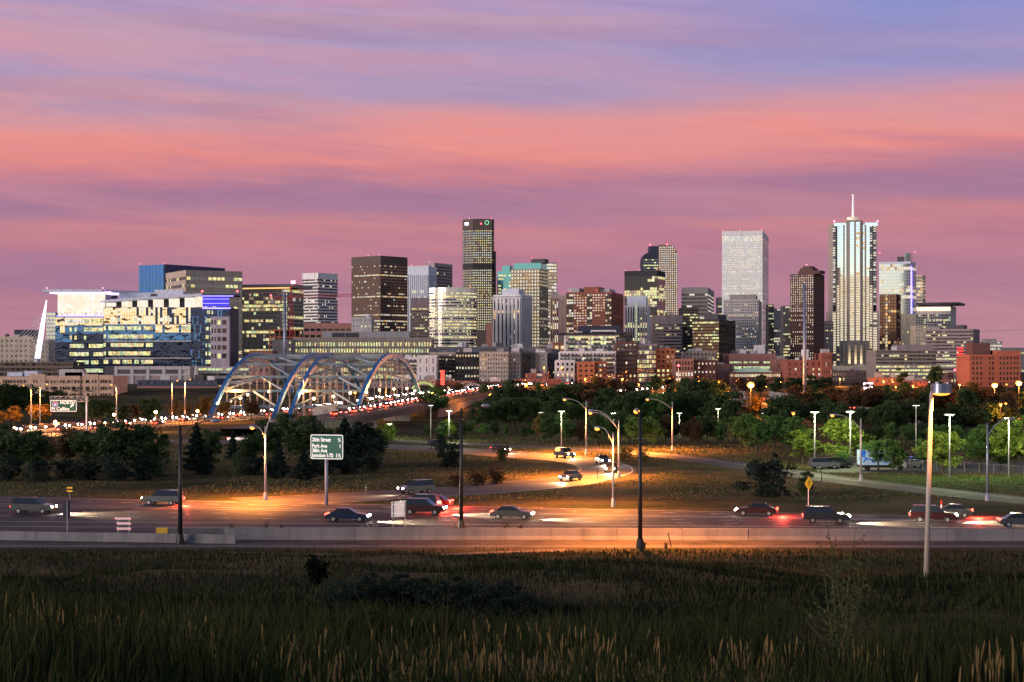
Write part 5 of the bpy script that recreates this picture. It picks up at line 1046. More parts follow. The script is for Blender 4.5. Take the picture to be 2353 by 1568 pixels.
# globes along the boulevard and the bridge deck
GL = [(127,970),(262,953),(358,947),(454,945),(552,915),(569,907),(542,898),(618,900),(678,917),(721,916),(766,911),(805,903),(842,902),(872,896),(905,894),(935,893),(696,903),(953,898),(988,907),(1012,905),(1040,912),(1066,911),(1100,905),(530,921),(515,928)]
near_ = ['beside the guide sign','behind the large dark tree','left of the white hut','in front of the small orange tree','near the foot of the first rib','under the first pair of arches','beside the second rib','in the middle of the first span','beside the third rib','in front of the hangers','at the foot of the last rib','on the bridge deck by the last rib','on the bridge deck past the last rib','under the far foot of the last rib','at the end of the steel arches','left of the lime lit arch','below the bracing','right of the lime lit arch','left of the dark round tree','above the dark round tree','behind the dark round tree','before the pale small arch','right of the pale small arch','behind the orange bushes','under the lowest cross beam']
for i, (px, py) in enumerate(GL):
    if i < 4: Y = [430,470,440,480][i]; z = 0.03
    elif px < 700: Y = 570; z = 0.5
    elif px < 940: Y = 480+(px-700)*.55; z = 4.6+(px-700)*.006
    else: Y = 640+(px-940)*.5; z = 6.2
    pole_lamp(px, 0, py+.55*F/Y, 'orange globe lamp on a dark post '+near_[i], 'globe', Y=Y, z=z, e=(9000 if i % 2 == 0 else 0), colr=(1,.40,.10), grp='globe lamps along the boulevard and bridge')
# far sodium lamps seen as bright points (photo units, depth, size, power)
FL = [(1725,885,562,1.5,50000,'brightest sodium floodlight, right above the orange lit tree'),(2285,886,560,1.2,50000,'brilliant sodium floodlight before the big brick warehouse'),(2341,881,560,1.2,45000,'brilliant sodium floodlight at the right end of the brick warehouse'),(2313,884,600,.45,0,'small sodium lamp between the two brilliant floodlights'),(1652,878,720,.5,6000,'sodium lamp left of the brightest floodlight'),(1565,887,700,.6,12000,'sodium lamp above the white viaduct traffic'),(1606,878,720,.5,6000,'sodium lamp in front of the brown terrace'),(1693,875,730,.45,0,'small sodium lamp by the school building'),(1793,879,730,.5,6000,'first sodium lamp right of the brightest floodlight'),(1829,881,720,.5,6000,'second sodium lamp right of the brightest floodlight'),(1858,884,700,.5,0,'sodium lamp beside the tall pole foot'),(1564,897,690,.5,0,'sodium lamp low over the viaduct'),(1468,884,760,.5,8000,'sodium lamp before the dark brick loft'),(1250,845,790,.5,5000,'red-orange lamp on the small brick hut'),(1291,845,780,.5,5000,'orange lamp before the small white corner house'),(993,903,640,.5,8000,'orange lamp right of the lime lit arch'),(1126,908,620,.6,9000,'white-orange lamp at the end of the bridge deck'),(1030,891,760,.5,0,'orange lamp between the small arches'),(2299,931,420,.4,4000,'left one of two orange lamps above the dark woods'),(2311,928,430,.4,0,'right one of two orange lamps above the dark woods'),(1948,911,600,.4,3000,'small orange lamp over the lit viaduct'),(2157,893,620,.4,3000,'orange lamp beside the big drum lamp'),(2058,890,650,.4,2500,'orange lamp left of the dark poplar'),(1823,951,380,.4,900,'small red-orange lamp in the woods'),(816,902,600,.5,6000,'orange lamp on the post inside the last arches'),(1062,967,330,.3,400,'small red lamp beside the black street lamp'),(990,985,0,.0,0,'')]
for (px, py, Y, s_, e, lab) in FL:
    if not lab: continue
    zg = g(X(px,Y), Y); c = empty('floodlight' if s_ > 1 else 'sodium_lamp', lab, 'lamp', (X(px,Y), Y, zg), group='sodium lamps in front of the city'); h = Z(py,Y)-zg
    mb = MB(); mb.tube([(0,0,0),(0,0,h)], .12, 6); mb.build('pole', [POLED], c); mb = MB(); mb.box(-.5,.5,-.2,.6,h+s_*.6,h+s_*.6+.2); mb.build('lamp_head', [DARKM], c)
    mb = MB(); mb.ball((0,-.1,h), s_*.85, 0, 10, 6, .8); mb.build('lens', [SODL], c, smooth=True)  # lens ball enlarged so its shape holds the lamp's glare
    if e: plight((X(px,Y), Y-1.6, zg+h-.5), SOD, e*1.8, .5)
for i, (px, py) in enumerate([(1345,872),(1388,884),(1430,872),(1512,880),(1540,868),(1625,886),(1760,890),(1905,886),(1930,872),(1975,902),(2030,878),(2098,888),(2125,900),(2205,885),(2235,893),(2262,905),(1210,884),(1160,893)]):  # extra street lamps added to throw orange light on the low buildings
    Y = 735+(i*37) % 60; zg = g(0, Y); h = Z(py, Y)-zg; c = empty('sodium_lamp', 'added small sodium lamp at the city edge, '+['before the orange brick house','right of the first orange lit city tree','under the dark brick loft','before the orange brick loft','at the brown shop house','left of the brightest floodlight','right of the orange lit tree','past the tall pole','before the low gridded flats','left of the pink billboard','right of the pink billboard','below the long banded offices','at the red shop with the white panel','by the low brown brick house','left of the big brick warehouse','below the big brick warehouse','before the long shop row','near the grey small arch'][i], 'lamp', (X(px,Y), Y, zg), group='sodium lamps in front of the city')
    mb = MB(); mb.tube([(0,0,0),(0,0,h)], .12, 6); mb.build('pole', [POLED], c); mb = MB(); mb.box(-.5,.5,-.2,.6,h+.35,h+.5); mb.build('lamp_head', [DARKM], c); mb = MB(); mb.ball((0,-.1,h), .42, 0, 8, 5, .8); mb.build('lens', [SODL], c, smooth=True)
    plight((X(px,Y), Y-1.4, zg+h-.3), SOD, 14000, .4)
# traffic signals
for (px, py, Y, m_, lab) in [(2194,852,820,REDL,'red traffic signal cluster left of the banded offices'),(1559,842,800,REDL,'red traffic signal on a mast before the brown shop house'),(1490,887,700,mat('green_signal', (.1,.5,.4), em=(.1,1,.75), es=8, var=0),'green traffic signal before the dark brick loft')]:
    px = 2000-4 if False else px; c = empty('traffic_signal', lab, 'traffic light', (X(px,Y), Y, g(0,Y)), group='traffic signals'); h = Z(py,Y)-g(0,Y); mb = MB(); mb.tube([(0,0,0),(0,0,h+1)], .1, 6); mb.build('pole', [STEEL], c); mb = MB(); mb.box(-.3,.3,-.2,.2,h-.9,h+.9); mb.build('housing', [DARKM], c); mb = MB(); mb.ball((0,-.2,h+.3), .55); mb.build('lens', [m_], c)
# ------------------------------------------------------------------ vehicles with their lamps on
CARG = mat('car_window_glass', (.01,.012,.015), rough=.05, spec=.6, var=0); TYRE = mat('tyre_rubber', (.012,.012,.012), rough=.9, var=0)
PAINTS = [mat('car_paint_'+n, c, rough=.28, metal=.3, var=0, coat=.6) for n, c in (('black',(.012,.012,.014)),('charcoal',(.03,.03,.035)),('graphite',(.06,.06,.065)),('navy',(.012,.02,.05)),('maroon',(.035,.008,.008)),('grey',(.05,.05,.05)))]
def car_proto(kind, paint, facing='head'):
    """a car pointing along +x"""
    c = empty('car', 'x', 'car'); L, Wd = (4.6, 1.8) if kind == 'sedan' else (4.9, 1.95)
    if kind == 'sedan': body = [(-2.3,.35),(-2.28,.78),(-1.75,.95),(-1.1,1.0),(.95,.98),(1.9,.84),(2.28,.62),(2.3,.32)]; cab = [(-1.7,.94),(-1.05,1.40),(.2,1.43),(1.05,.96)]
    else: body = [(-2.4,.42),(-2.42,1.0),(-2.3,1.12),(1.15,1.10),(2.1,1.0),(2.42,.8),(2.45,.38)]; cab = [(-2.3,1.1),(-2.1,1.74),(.35,1.78),(1.15,1.09)]
    def ext(prof, w0, w1, name, m):
        mb = MB(); n = len(prof); zt = max(p[1] for p in prof); zb = min(p[1] for p in prof)
        for s_ in (-1, 1): mb.v += [(p[0], s_*(w0+(w1-w0)*(p[1]-zb)/(zt-zb)), p[1]) for p in prof]
        mb.f = [tuple(range(n)), tuple(range(2*n-1, n-1, -1))]+[(i, n+i, n+(i+1)%n, (i+1)%n) for i in range(n)]; mb.m = [0]*len(mb.f); return mb.build(name, m, c)
    ext(body, Wd/2-.02, Wd/2-.08, 'body', [paint]); ext(cab, Wd/2-.12, Wd/2-.30, 'cabin_glass', [CARG])
    r = [(p[0], p[1]) for p in cab]; mb = MB(); mb.box(cab[1][0]+.05, cab[2][0]-.05, -Wd/2+.31, Wd/2-.31, cab[1][1]-.01, cab[1][1]+.05); mb.build('roof', [paint], c)
    for wx in (-1.42, 1.42):
        for wy in (-Wd/2+.10, Wd/2-.10):
            mb = MB(); mb.tube([(wx, wy-.11, .33), (wx, wy+.11, .33)], .33, 12); w_ = mb.build('wheel', [TYRE], c)
            s_ = -1 if wy < 0 else 1; mb = MB(); mb.tube([(wx, wy+s_*.111, .33), (wx, wy+s_*.125, .33)], .19, 8); mb.build('rim', [STEEL], w_)
    xf, xr = body[-2][0], body[1][0]
    for s_ in (-1, 1):
        mb = MB(); mb.ball((xf-.02, s_*.62, .66 if kind == 'sedan' else .80), .15, 0, 8, 5, .8); mb.build('headlight', [HEADL], c)
        mb = MB(); mb.box(xr-.06, xr+.12, s_*.66-.16, s_*.66+.16, .72, .90); mb.build('taillight', [TAILL], c)
    return c
def far_car(paint):
    c = empty('car', 'x', 'car'); mb = MB(); prof = [(-2.3,.3),(-2.3,.9),(-1.6,1.0),(-1,1.4),(.3,1.42),(1.1,.95),(2.2,.75),(2.3,.3)]; n = len(prof)
    for s_ in (-1, 1): mb.v += [(p[0], s_*(.9-.15*(p[1] > 1.2)), p[1]) for p in prof]
    mb.f = [tuple(range(n)), tuple(range(2*n-1, n-1, -1))]+[(i, n+i, n+(i+1)%n, (i+1)%n) for i in range(n)]; mb.m = [0]*len(mb.f); mb.build('body', [paint], c)
    for s_ in (-1, 1):
        mb = MB(); mb.ball((2.28, s_*.62, .68), .24, 0, 8, 5); mb.build('headlight', [HEADL], c); mb = MB(); mb.box(-2.4, -2.25, s_*.64-.2, s_*.64+.2, .7, .92); mb.build('taillight', [TAILL], c)
    return c
protos = [car_proto(k_, p) for k_ in ('sedan', 'wagon') for p in PAINTS]; fprotos = [far_car(p) for p in PAINTS]; used = set()
def put(protos_, x, y, z, ang, lab, group):
    p = rnd.choice(protos_)
    if p.name not in used: used.add(p.name); c = p
    else: c = cp(p)
    c.location = (x, y, z); c.rotation_euler = (0, 0, ang); c['label'] = lab; c['group'] = group; return c
HWC = (1, .80, .50)
def beam(x, y, z, ang, e, ang_=42): return slight((x+2.6*math.cos(ang), y+2.6*math.sin(ang), z+.75), HWC, e, ang_, .12, (R(83), 0, ang-R(90)), .9)
for li, (yl, yr, gap, towards) in enumerate(((1168,1203.5,52,1),(1179.5,1208.2,44,1),(1192.5,1212.2,60,1),(1154,1197,40,0),(1147,1192.5,52,0))):
    (ax, ay), (bx, by) = lane_px(yl, yr); L_ = math.hypot(bx-ax, by-ay); d = ((bx-ax)/L_, (by-ay)/L_); s_ = 9+li*11.3
    while s_ < L_:
        x, y = ax+d[0]*s_, ay+d[1]*s_
        if abs((x-0)/y) < .318:
            a_ = math.atan2(d[1], d[0])+(0 if towards else math.pi)
            put(protos, x, y, .03, a_, ('car with its headlights on in the %s lane of the highway' % ('third','second','first')[li]) if towards else ('car showing red taillights in the %s lane of the far carriageway' % ('nearer','outer')[li-3]), 'highway traffic coming with headlights' if towards else 'highway traffic leaving with taillights')
            if towards: beam(x, y, 0, a_, 22000, 48)
            else: plight((x-2.9*math.cos(a_), y-2.9*math.sin(a_), .7), (1,.06,.03), 2600, .2)
        s_ += gap*rnd.uniform(.75, 1.3)
def along(pts, zs, start, gap, lat, rev, lab, group, protos_=None, e=0, ee=3, lim=None, jitter=.25, ltail=0):
    s_ = start; acc = 0; n = 0
    for i in range(len(pts)-1):
        a_ = Vector((*pts[i], zs[i] if zs else .03)); b_ = Vector((*pts[i+1], zs[i+1] if zs else .03)); L_ = (b_-a_).length; d = (b_-a_).normalized()
        while s_ < acc+L_:
            p = a_+d*(s_-acc); q = Vector((p.x-d.y*lat, p.y+d.x*lat, p.z+.03)); ang = math.atan2(d.y, d.x)+(math.pi if rev else 0)
            if lim is None or lim(q): 
                put(protos_ or fprotos, q.x, q.y, q.z, ang, lab, group); n += 1
                if e and n % ee == 0: beam(q.x, q.y, q.z, ang, e)
                if ltail and n % ee == 1: plight((q.x-2.9*math.cos(ang), q.y-2.9*math.sin(ang), q.z+.7), (1,.08,.03), ltail, .2)
            s_ += gap*rnd.uniform(1-jitter, 1+jitter)
        acc += L_
inview = lambda q: abs(q.x/q.y) < .30
along(loop, None, 24, 27, -1.2, True, 'car rounding the loop ramp with its headlights on', 'cars on the loop ramp', protos, 3500, 1, lambda q: q.x > -70)
for lat in (11, 7.8): along(bls, bzs, 5+lat, 7.2, lat, True, 'car with glaring headlights queuing on the boulevard in the %s lane' % ('far' if lat > 9 else 'second'), 'boulevard cars with headlights', None, 1800, 3, inview)
for lat in (-4, -9): along(bls, bzs, 8, 42, lat, False, 'car with red taillights driving along the boulevard in the %s lane' % ('inner' if lat > -6 else 'near'), 'boulevard cars with taillights', None, 0, 2, inview, ltail=400)
along(vs_, vzs, 12, 9, 4.2, True, 'car with headlights crossing the bridge deck beside the arches', 'bridge deck cars with headlights', None, 1800, 3, lambda q: inview(q) and q.y > 470)
along(vs_, vzs, 4, 12, -1, False, 'car with red taillights crossing the bridge deck beside the arches', 'bridge deck cars with taillights', None, 0, 2, lambda q: inview(q) and q.y > 420, ltail=300)
along(V2[0], V2[1], 4, 8, 2.5, True, 'car with headlights on the viaduct beyond the trees', 'viaduct cars with headlights', None, 1200, 4, inview)
along(V3[0], V3[1], 8, 30, 2.5, True, 'car with headlights on the orange lit viaduct', 'cars on the orange lit viaduct', None, 1200, 2, inview)
for p in protos+fprotos:
    if p.name not in used:
        for ch in KIDS.pop(p.name, []):
            for c2 in KIDS.pop(ch.name, []): bpy.data.objects.remove(c2)
            bpy.data.objects.remove(ch)
        bpy.data.objects.remove(p)

# ------------------------------------------------------------------ signs
def text(s, size, m, parent, loc, rot=(R(90),0,0), align='LEFT', bold=.0, name='lettering', sx=1.):
    cu = bpy.data.curves.new('t', 'FONT'); cu.body = s; cu.size = size; cu.align_x = align; cu.extrude = .012; cu.offset = bold
    o = bpy.data.objects.new('t', cu); col.objects.link(o); dg = bpy.context.evaluated_depsgraph_get(); me = bpy.data.meshes.new_from_object(o.evaluated_get(dg)); bpy.data.objects.remove(o)
    me.materials.clear(); me.materials.append(m); q = bpy.data.objects.new(name, me); q.location = loc; q.rotation_euler = rot; q.scale = (sx, 1, 1); return link(q, parent)
SGR = mat('sign_green', (.0,.075,.055), rough=.6, em=(.0,.28,.2), es=.05, var=.04); SWH = mat('sign_white', (.85,.85,.85), rough=.4, em=(.9,.95,.9), es=.35, var=0); SBL = mat('shield_blue', (.02,.05,.35), em=(.03,.08,.5), es=.3, var=0); SRD = mat('shield_red', (.5,.03,.03), em=(.6,.05,.05), es=.3, var=0)  # sign faces given a faint glow in place of light on them
def rrect(w_, h_, r, n=4):
    out = []
    for cx_, cz_, a0 in ((w_/2-r,h_/2-r,0),(-w_/2+r,h_/2-r,90),(-w_/2+r,-h_/2+r,180),(w_/2-r,-h_/2+r,270)):
        for i in range(n+1): a_ = R(a0+90*i/n); out.append((cx_+r*math.cos(a_), cz_+r*math.sin(a_)))
    return out
def plate(pts, y0, y1, name, m, parent, cx_=0, cz_=0):
    mb = MB(); n = len(pts); mb.v = [(cx_+p[0], y0, cz_+p[1]) for p in pts]+[(cx_+p[0], y1, cz_+p[1]) for p in pts]
    mb.f = [tuple(range(n)), tuple(range(2*n-1, n-1, -1))]+[(i, n+i, n+(i+1)%n, (i+1)%n) for i in range(n)]; mb.m = [0]*len(mb.f); return mb.build(name, m, parent)
# guide sign on a single post
Y = 206.; k = Y/F; c = empty('guide_sign', 'green guide sign on one post listing 20th Street, Park Ave, 38th Ave, Junction I-70', 'road sign', (X(750,Y), Y, 0)); c.rotation_euler = (0, 0, R(-19))
w_, h_ = 77*k/math.cos(R(19)), 56*k; zc = Z(1027, Y); cx_ = (753.5-750)*k
plate(rrect(w_, h_, .22), -.30, -.24, 'border', [SWH], c, cx_, zc); plate(rrect(w_-.17, h_-.17, .17), -.33, -.302, 'panel', [SGR], c, cx_, zc)
mb = MB(); mb.tube([(0,0,-.2),(0,0,zc+h_*.3)], .20, 10); mb.build('post', [mat('violet_grey_post', (.30,.29,.38), rough=.5, metal=.3)], c, smooth=True)
mb = MB()
for q in (-.3, .3): mb.box(-w_/2+.2+cx_, w_/2-.2+cx_, -.235, -.18, zc+q*h_-.08, zc+q*h_+.08)
mb.build('bracket', [STEEL], c)
for i, (a_, d) in enumerate((('20th Street','½'),('Park Ave','1'),('38th Ave',''),('Junction I-70','1½'))):
    zz_ = zc+h_*(.22, -.035, -.225, -.42)[i]; text(a_, .64, SWH, c, (cx_-w_/2+.22, -.345, zz_), bold=.012, sx=.84)
    if d: text(d, .64, SWH, c, (cx_+w_/2-.22, -.345, zz_+(-.0)), align='RIGHT', bold=.012, sx=.84)
# guide sign on a truss gantry
Y = 440.; k = Y/F; c = empty('gantry_sign', 'green sign reading North, Ft Collins on a steel truss gantry above the boulevard', 'road sign', (X(148,Y), Y, 0))
w_, h_ = 60*k, 26*k; zc = Z(933, Y)
plate(rrect(w_, h_, .3), -.9, -.8, 'border', [SWH], c, 0, zc); plate(rrect(w_-.3, h_-.3, .22), -.95, -.905, 'panel', [SGR], c, 0, zc)
text('NORTH', 1.05, SWH, c, (-.85, -.97, zc+.50), bold=.03); text('Ft Collins', 1.18, SWH, c, (-3.05, -.97, zc-1.12), bold=.03)
sh = [(0,-.72),(-.42,-.48),(-.62,-.05),(-.55,.45),(-.3,.62),(0,.52),(.3,.62),(.55,.45),(.62,-.05),(.42,-.48)]
plate([(p[0]*1.12, p[1]*1.12) for p in sh][::-1], -.975, -.955, 'shield_rim', [SWH], c, -2.1, zc+.42); plate(sh[::-1], -.985, -.978, 'shield', [SBL], c, -2.1, zc+.42)
plate([(-.52,.30),(-.52,.46),(-.3,.58),(0,.48),(.3,.58),(.52,.46),(.52,.30)][::-1], -.993, -.987, 'shield_band', [SRD], c, -2.1, zc+.42); text('25', .72, SWH, c, (-2.1, -1.0, zc+.10), align='CENTER', bold=.02)
plate([(0,0),(.18,-.18),(.62,.26),(.78,.10),(.86,.80),(.16,.72),(.32,.56),(-.0,.14)][::-1], -.97, -.955, 'arrow', [SWH], c, 1.75, zc-.25)
mb = MB(); x0_, x1_, za, zb = (116-148)*k, (202-148)*k, Z(923,Y), Z(911,Y)
for y_ in (-.6, .6):
    mb.bar((x0_,y_,za),(x1_,y_,za),.14); mb.bar((x0_,y_,zb),(x1_,y_,zb),.14); n = 7
    for i in range(n+1): 
        xx = x0_+(x1_-x0_)*i/n; mb.bar((xx,y_,za),(xx,y_,zb),.1)
        if i < n: mb.bar((xx,y_,za if i < 4 else zb),(xx+(x1_-x0_)/n,y_,zb if i < 4 else za),.09)
mb.build('truss', [STEEL], c); mb = MB(); mb.tube([(x1_-.3,0,0),(x1_-.3,0,zb)], .25, 8); mb.build('post', [STEEL], c)
# sign backs
Y = YG(1226); k = Y/F; c = empty('sign_back', 'dark grey back of a tall narrow road sign at the left, on one thin post', 'road sign', (X(155,Y), Y, 0)); mb = MB(); mb.prism([(-11*k,-.02),(6*k,-.05),(6*k,.0),(-11*k,.03)], Z(1190,Y), [Z(1152,Y),Z(1150,Y),Z(1150,Y),Z(1152,Y)]); mb.build('panel', [mat('sign_back_metal', (.05,.05,.065), rough=.5, metal=.3)], c); mb = MB(); mb.box(-.04,.04,-.12,-.06,0,Z(1150,Y)); mb.build('post', [POLEG], c)
Y = YG(1232); k = Y/F; c = empty('sign_back', 'pale blank back of a road sign on two thin posts behind the wall', 'road sign', (X(917,Y), Y, 0)); mb = MB(); mb.prism([(-18.5*k,.3),(17*k,-.6),(17*k,-.57),(-18.5*k,.33)], [Z(1190,Y),Z(1186,Y),Z(1186,Y),Z(1190,Y)], [Z(1154,Y),Z(1149,Y),Z(1149,Y),Z(1154,Y)]); mb.build('panel', [mat('pale_sign_back', (.52,.46,.44), rough=.5, metal=.1)], c)
for dx, yy in ((-14,.1),(14,-.65)): mb = MB(); mb.box(dx*k-.04, dx*k+.04, yy, yy+.08, 0, Z(1152,Y)); mb.build('post', [POLEG], c)
mb = MB()
for py in (1160, 1180): mb.bar((-17*k,.18,Z(py,Y)),(16*k,-.68,Z(py,Y)),.06)
mb.build('bracket', [STEEL], c)
# diamond sign
Y = YG(1180); k = Y/F; c = empty('warning_sign', 'yellow diamond warning sign on a thin post right of the dark round bush', 'road sign', (X(1858,Y), Y, 0)); c.rotation_euler = (0,0,R(45)); zc = Z(1111,Y)
YEL = mat('sign_yellow', (.75,.36,.02), rough=.4, em=(1,.5,.03), es=.35, var=0); dd = 16*k  # yellow panel given a faint glow of its own
plate([(0,-dd),(dd,0),(0,dd),(-dd,0)][::-1], -.06, -.03, 'panel', [YEL], c, 0, zc); plate([(-.06,-.3),(.06,-.3),(.06,.1),(.2,.1),(0,.38),(-.1,.1),(-.06,.1)][::-1], -.075, -.062, 'symbol', [DARKM], c, 0, zc)
mb = MB(); mb.box(-.04,.04,-.02,.05,0,zc+.2); mb.build('post', [POLEG], c)
Y = YG(1147); k = Y/F; c = empty('marker_sign', 'small yellow and black striped marker on the verge above the taillights', 'road sign', (X(160,Y), Y, 0)); mb = MB()
for i in range(4): mb.box(-.35,.35,-.03,.0,.9+.2*i,.9+.2*(i+1),i%2)
mb.build('panel', [YEL, DARKM], c); mb = MB(); mb.box(-.03,.03,.005,.06,0,1.5); mb.build('post', [POLEG], c)
# striped barricade
Y = YG(1225)-4; k = Y/F; c = empty('barricade', 'road closure barricade with three red and white striped boards on the shoulder', 'barricade', (X(285,Y), Y, 0)); RD = mat('glowing_red', (.55,.04,.03), em=(.8,.06,.04), es=.2, var=0)  # red glows faintly in place of reflecting lamps
for i, (pt, pb) in enumerate(((1189,1194.5),(1200.5,1206),(1212.5,1218))):
    mb = MB(); x0_, x1_ = (-21 if i == 0 else -16)*k, 19*k; za, zb = Z(pb,Y), Z(pt,Y); n = 13; sl_ = .16
    for q in range(n):
        a_ = x0_+(x1_-x0_)*q/n; b_ = x0_+(x1_-x0_)*(q+1)/n; kk = len(mb.v); mb.v += [(a_,-.03,za),(b_,-.03,za),(b_-sl_,-.03,zb),(a_-sl_,-.03,zb),(a_,.0,za),(b_,.0,za),(b_-sl_,.0,zb),(a_-sl_,.0,zb)]
        mb.f += [(kk,kk+1,kk+2,kk+3),(kk+7,kk+6,kk+5,kk+4),(kk,kk+4,kk+5,kk+1),(kk+3,kk+2,kk+6,kk+7)]; mb.m += [q%2]*4
    mb.build('board', [RD, SWH], c)
for dx in (-14, 11): mb = MB(); mb.box(dx*k-.04, dx*k+.04, .01, .08, .06, Z(1189,Y)); mb.build('upright', [POLEG], c); mb = MB(); mb.box(dx*k-.05, dx*k+.05, -.7, .8, 0, .06); mb.build('foot', [POLEG], c)
# crash cushion
Y = 168.; k = Y/F; c = empty('crash_cushion', 'steel crash cushion with a yellow nose at the end of the concrete wall', 'crash barrier', (X(360,Y), Y, 0)); h_ = 22*k*.95
mb = MB(); mb.box(0,27*k,-.35,.35,.15,h_); mb.build('nose', [mat('yellow_nose_plate', (.6,.36,.03), rough=.5)], c)
for i in range(6): mb = MB(); x0_ = (28+i*22)*k; mb.box(x0_, x0_+22*k, -.33-(.015*i), .33, .2, h_*.97); [mb.box(x0_+.02, x0_+22*k-.02, -.40-(.015*i), -.34-.015*i, zz_, zz_+.12) for zz_ in (.25,.48,.70)]; mb.build('fender_panel', [mat('dull_guardrail_steel', (.16,.15,.15), rough=.45, metal=.6)], c)
# delineators
for (px, base, hh, lab, m_) in [(1543,1258,.0,'black leaning delineator stake in front of the glowing wall',DARKM),(2163,1176,0,'red and white marker post on the verge',None),(840,1142,0,'thin black stake by the ramp merge',DARKM),(448,1146,0,'thin black stake left of the guide sign post',DARKM),(1091,1092,0,'thin black stake inside the loop',DARKM),(1250,1081,0,'black stake on the inner edge of the loop ramp',DARKM),(1373,1100,0,'black stake on the outer edge of the loop ramp',DARKM),(1608,1041,0,'thin stake beside the far road',DARKM),(1888,1108,0,'thin stake right of the diamond sign',DARKM),(2225,1105,0,'thin stake on the lit lawn',DARKM),(2489,1130,0,'',DARKM),(962,1118,0,'thin stake on the lower leg of the loop ramp',DARKM)]:
    if not lab: continue
    Y = YG(base) if base < 1240 else 158.; c = MB(); x_ = X(px,Y)
    if m_ is None:
        e_ = empty('marker_post', lab, 'marker post', (x_, Y, 0)); c.tube([(0,0,0),(0,0,.8)], .09, 6); c.build('post', [SWH], e_); c = MB(); c.tube([(0,0,.8),(0,0,1.3)], .1, 6); c.build('sleeve', [RD], e_)
    else: c.tube([(0,0,0),(-.32 if px == 1543 else 0,0,1.5 if base < 1240 else 1.35)], .05, 5); tag(c.build('delineator_post', [m_], loc=(x_, Y, 0)), lab, 'marker post', 'thin stakes along the ramps')
# painted truck and cars in the parking lot
Y = YG(1082); k = Y/F; c = empty('box_truck', 'white box truck painted with blue curls, parked behind the pale street lamp', 'truck', (X(1976,Y), Y, 0)); PB = mat('pale_blue_truck_side', (.45,.62,.72), em=(.35,.6,.85), es=.12, var=.1); BB = mat('bright_blue_paint', (.01,.12,.55), em=(.02,.22,.8), es=.25)  # truck colours given a faint glow of their own
mb = MB(); mb.box(0, 5.6, 0, 2.4, .9, Z(1035,Y)); mb.build('cargo_box', [PB], c); mb = MB(); mb.box(.05, 5.5, .2, 2.2, .5, .88); mb.build('chassis', [DARKM], c); mb = MB(); mb.prism([(5.7,.1),(7.4,.1),(7.4,2.2),(5.7,2.2)], .5, 2.4); mb.build('cab', [WHITE], c)
for x_ in (1.2, 6.5): mb = MB(); mb.tube([(x_,-.02,.45),(x_,.3,.45)], .45, 12); mb.build('wheel', [TYRE], c)
mb = MB(); mb.box(.02,.9,-.02,-.005,2.4,Z(1035,Y)); 
for i, (cx_, cz_, r_) in enumerate(((1.3,1.3,.75),(3.2,1.35,.9),(4.6,1.2,.6),(.4,1.9,.5))):
    mb.tube([(cx_+r_*math.cos(a_/6*math.pi), -.03, cz_+r_*math.sin(a_/6*math.pi)*.8) for a_ in range(7)], .10, 5)
mb.build('painted_curls', [BB], c)
mb = MB(); x0_ = X(1985, 330); n = 60; 
fe = empty('chain_link_fence', 'thin chain-link fence between the lawn and the parking lot', 'fence', (X(1860,300), 300, 0)); a_, b_ = Vector((0,0,0)), Vector((X(2353,262)-X(1860,300), -38, 0))
mb = MB(); [mb.tube([a_.lerp(b_, i/16), a_.lerp(b_, i/16)+Vector((0,0,1.5))], .035, 5) for i in range(17)]; mb.build('post', [STEEL], fe)
mb = MB(); mb.tube([a_+Vector((0,0,1.48)), b_+Vector((0,0,1.48))], .03, 5); mb.build('top_rail', [STEEL], fe)
mb = MB(); d = b_-a_; L_ = d.length; 
for i in range(int(L_/.6)):
    p = a_+d*(i*.6/L_); q = a_+d*min(1, (i*.6+1.3)/L_); mb.bar(p+Vector((0,0,.05)), q+Vector((0,0,1.45)), .010); mb.bar(p+Vector((0,0,1.45)), q+Vector((0,0,.05)), .010)
mb.build('wire_netting', [STEEL], fe)
for i, px in enumerate((1893, 1903, 1925, 2095, 2200)):
    Y = YG(1078); p = car_proto('wagon', PAINTS[(i*2+2) % 6]); p.location = (X(px,Y+i), Y+i*1.0, .03); p.rotation_euler = (0,0,R(10+i*7)); tag(p, ('white','black','grey','dark','pale')[i]+' parked car '+('left of the brightest green tree','under the yellow-green tree','below the brightest green tree','right of the twin trees','behind the cone-shaped lit tree')[i], 'car', 'cars parked in the lot')
    for ch in list(KIDS[p.name]):
        if ch.name.startswith(('headlight','taillight')): ch.data.materials[0] = HEADM

# ------------------------------------------------------------------ trees
def leafmat(name, c, c2):
    m = bpy.data.materials.new(name); m.use_nodes = True; nt = m.node_tree; b = nt.nodes['Principled BSDF']; geo = N(nt, 'ShaderNodeNewGeometry'); no = N(nt, 'ShaderNodeTexNoise', i_Scale=.9, i_Detail=3.0); nt.links.new(geo.outputs['Position'], no.inputs['Vector'])
    nt.links.new(ramp(nt, no.outputs['Fac'], [(.35, tuple(x*.55 for x in c)+(1,)), (.52, tuple(c)+(1,)), (.68, tuple(c2)+(1,))]), b.inputs['Base Color']); b.inputs['Roughness'].default_value = .7; b.inputs['Specular IOR Level'].default_value = .25
    tr = N(nt, 'ShaderNodeBsdfTranslucent'); tr.inputs[0].default_value = tuple(c2)+(1,); mx = N(nt, 'ShaderNodeMixShader', i_0=.25); nt.links.new(b.outputs[0], mx.inputs[1]); nt.links.new(tr.outputs[0], mx.inputs[2]); nt.links.new(mx.outputs[0], nt.nodes['Material Output'].inputs[0]); return m
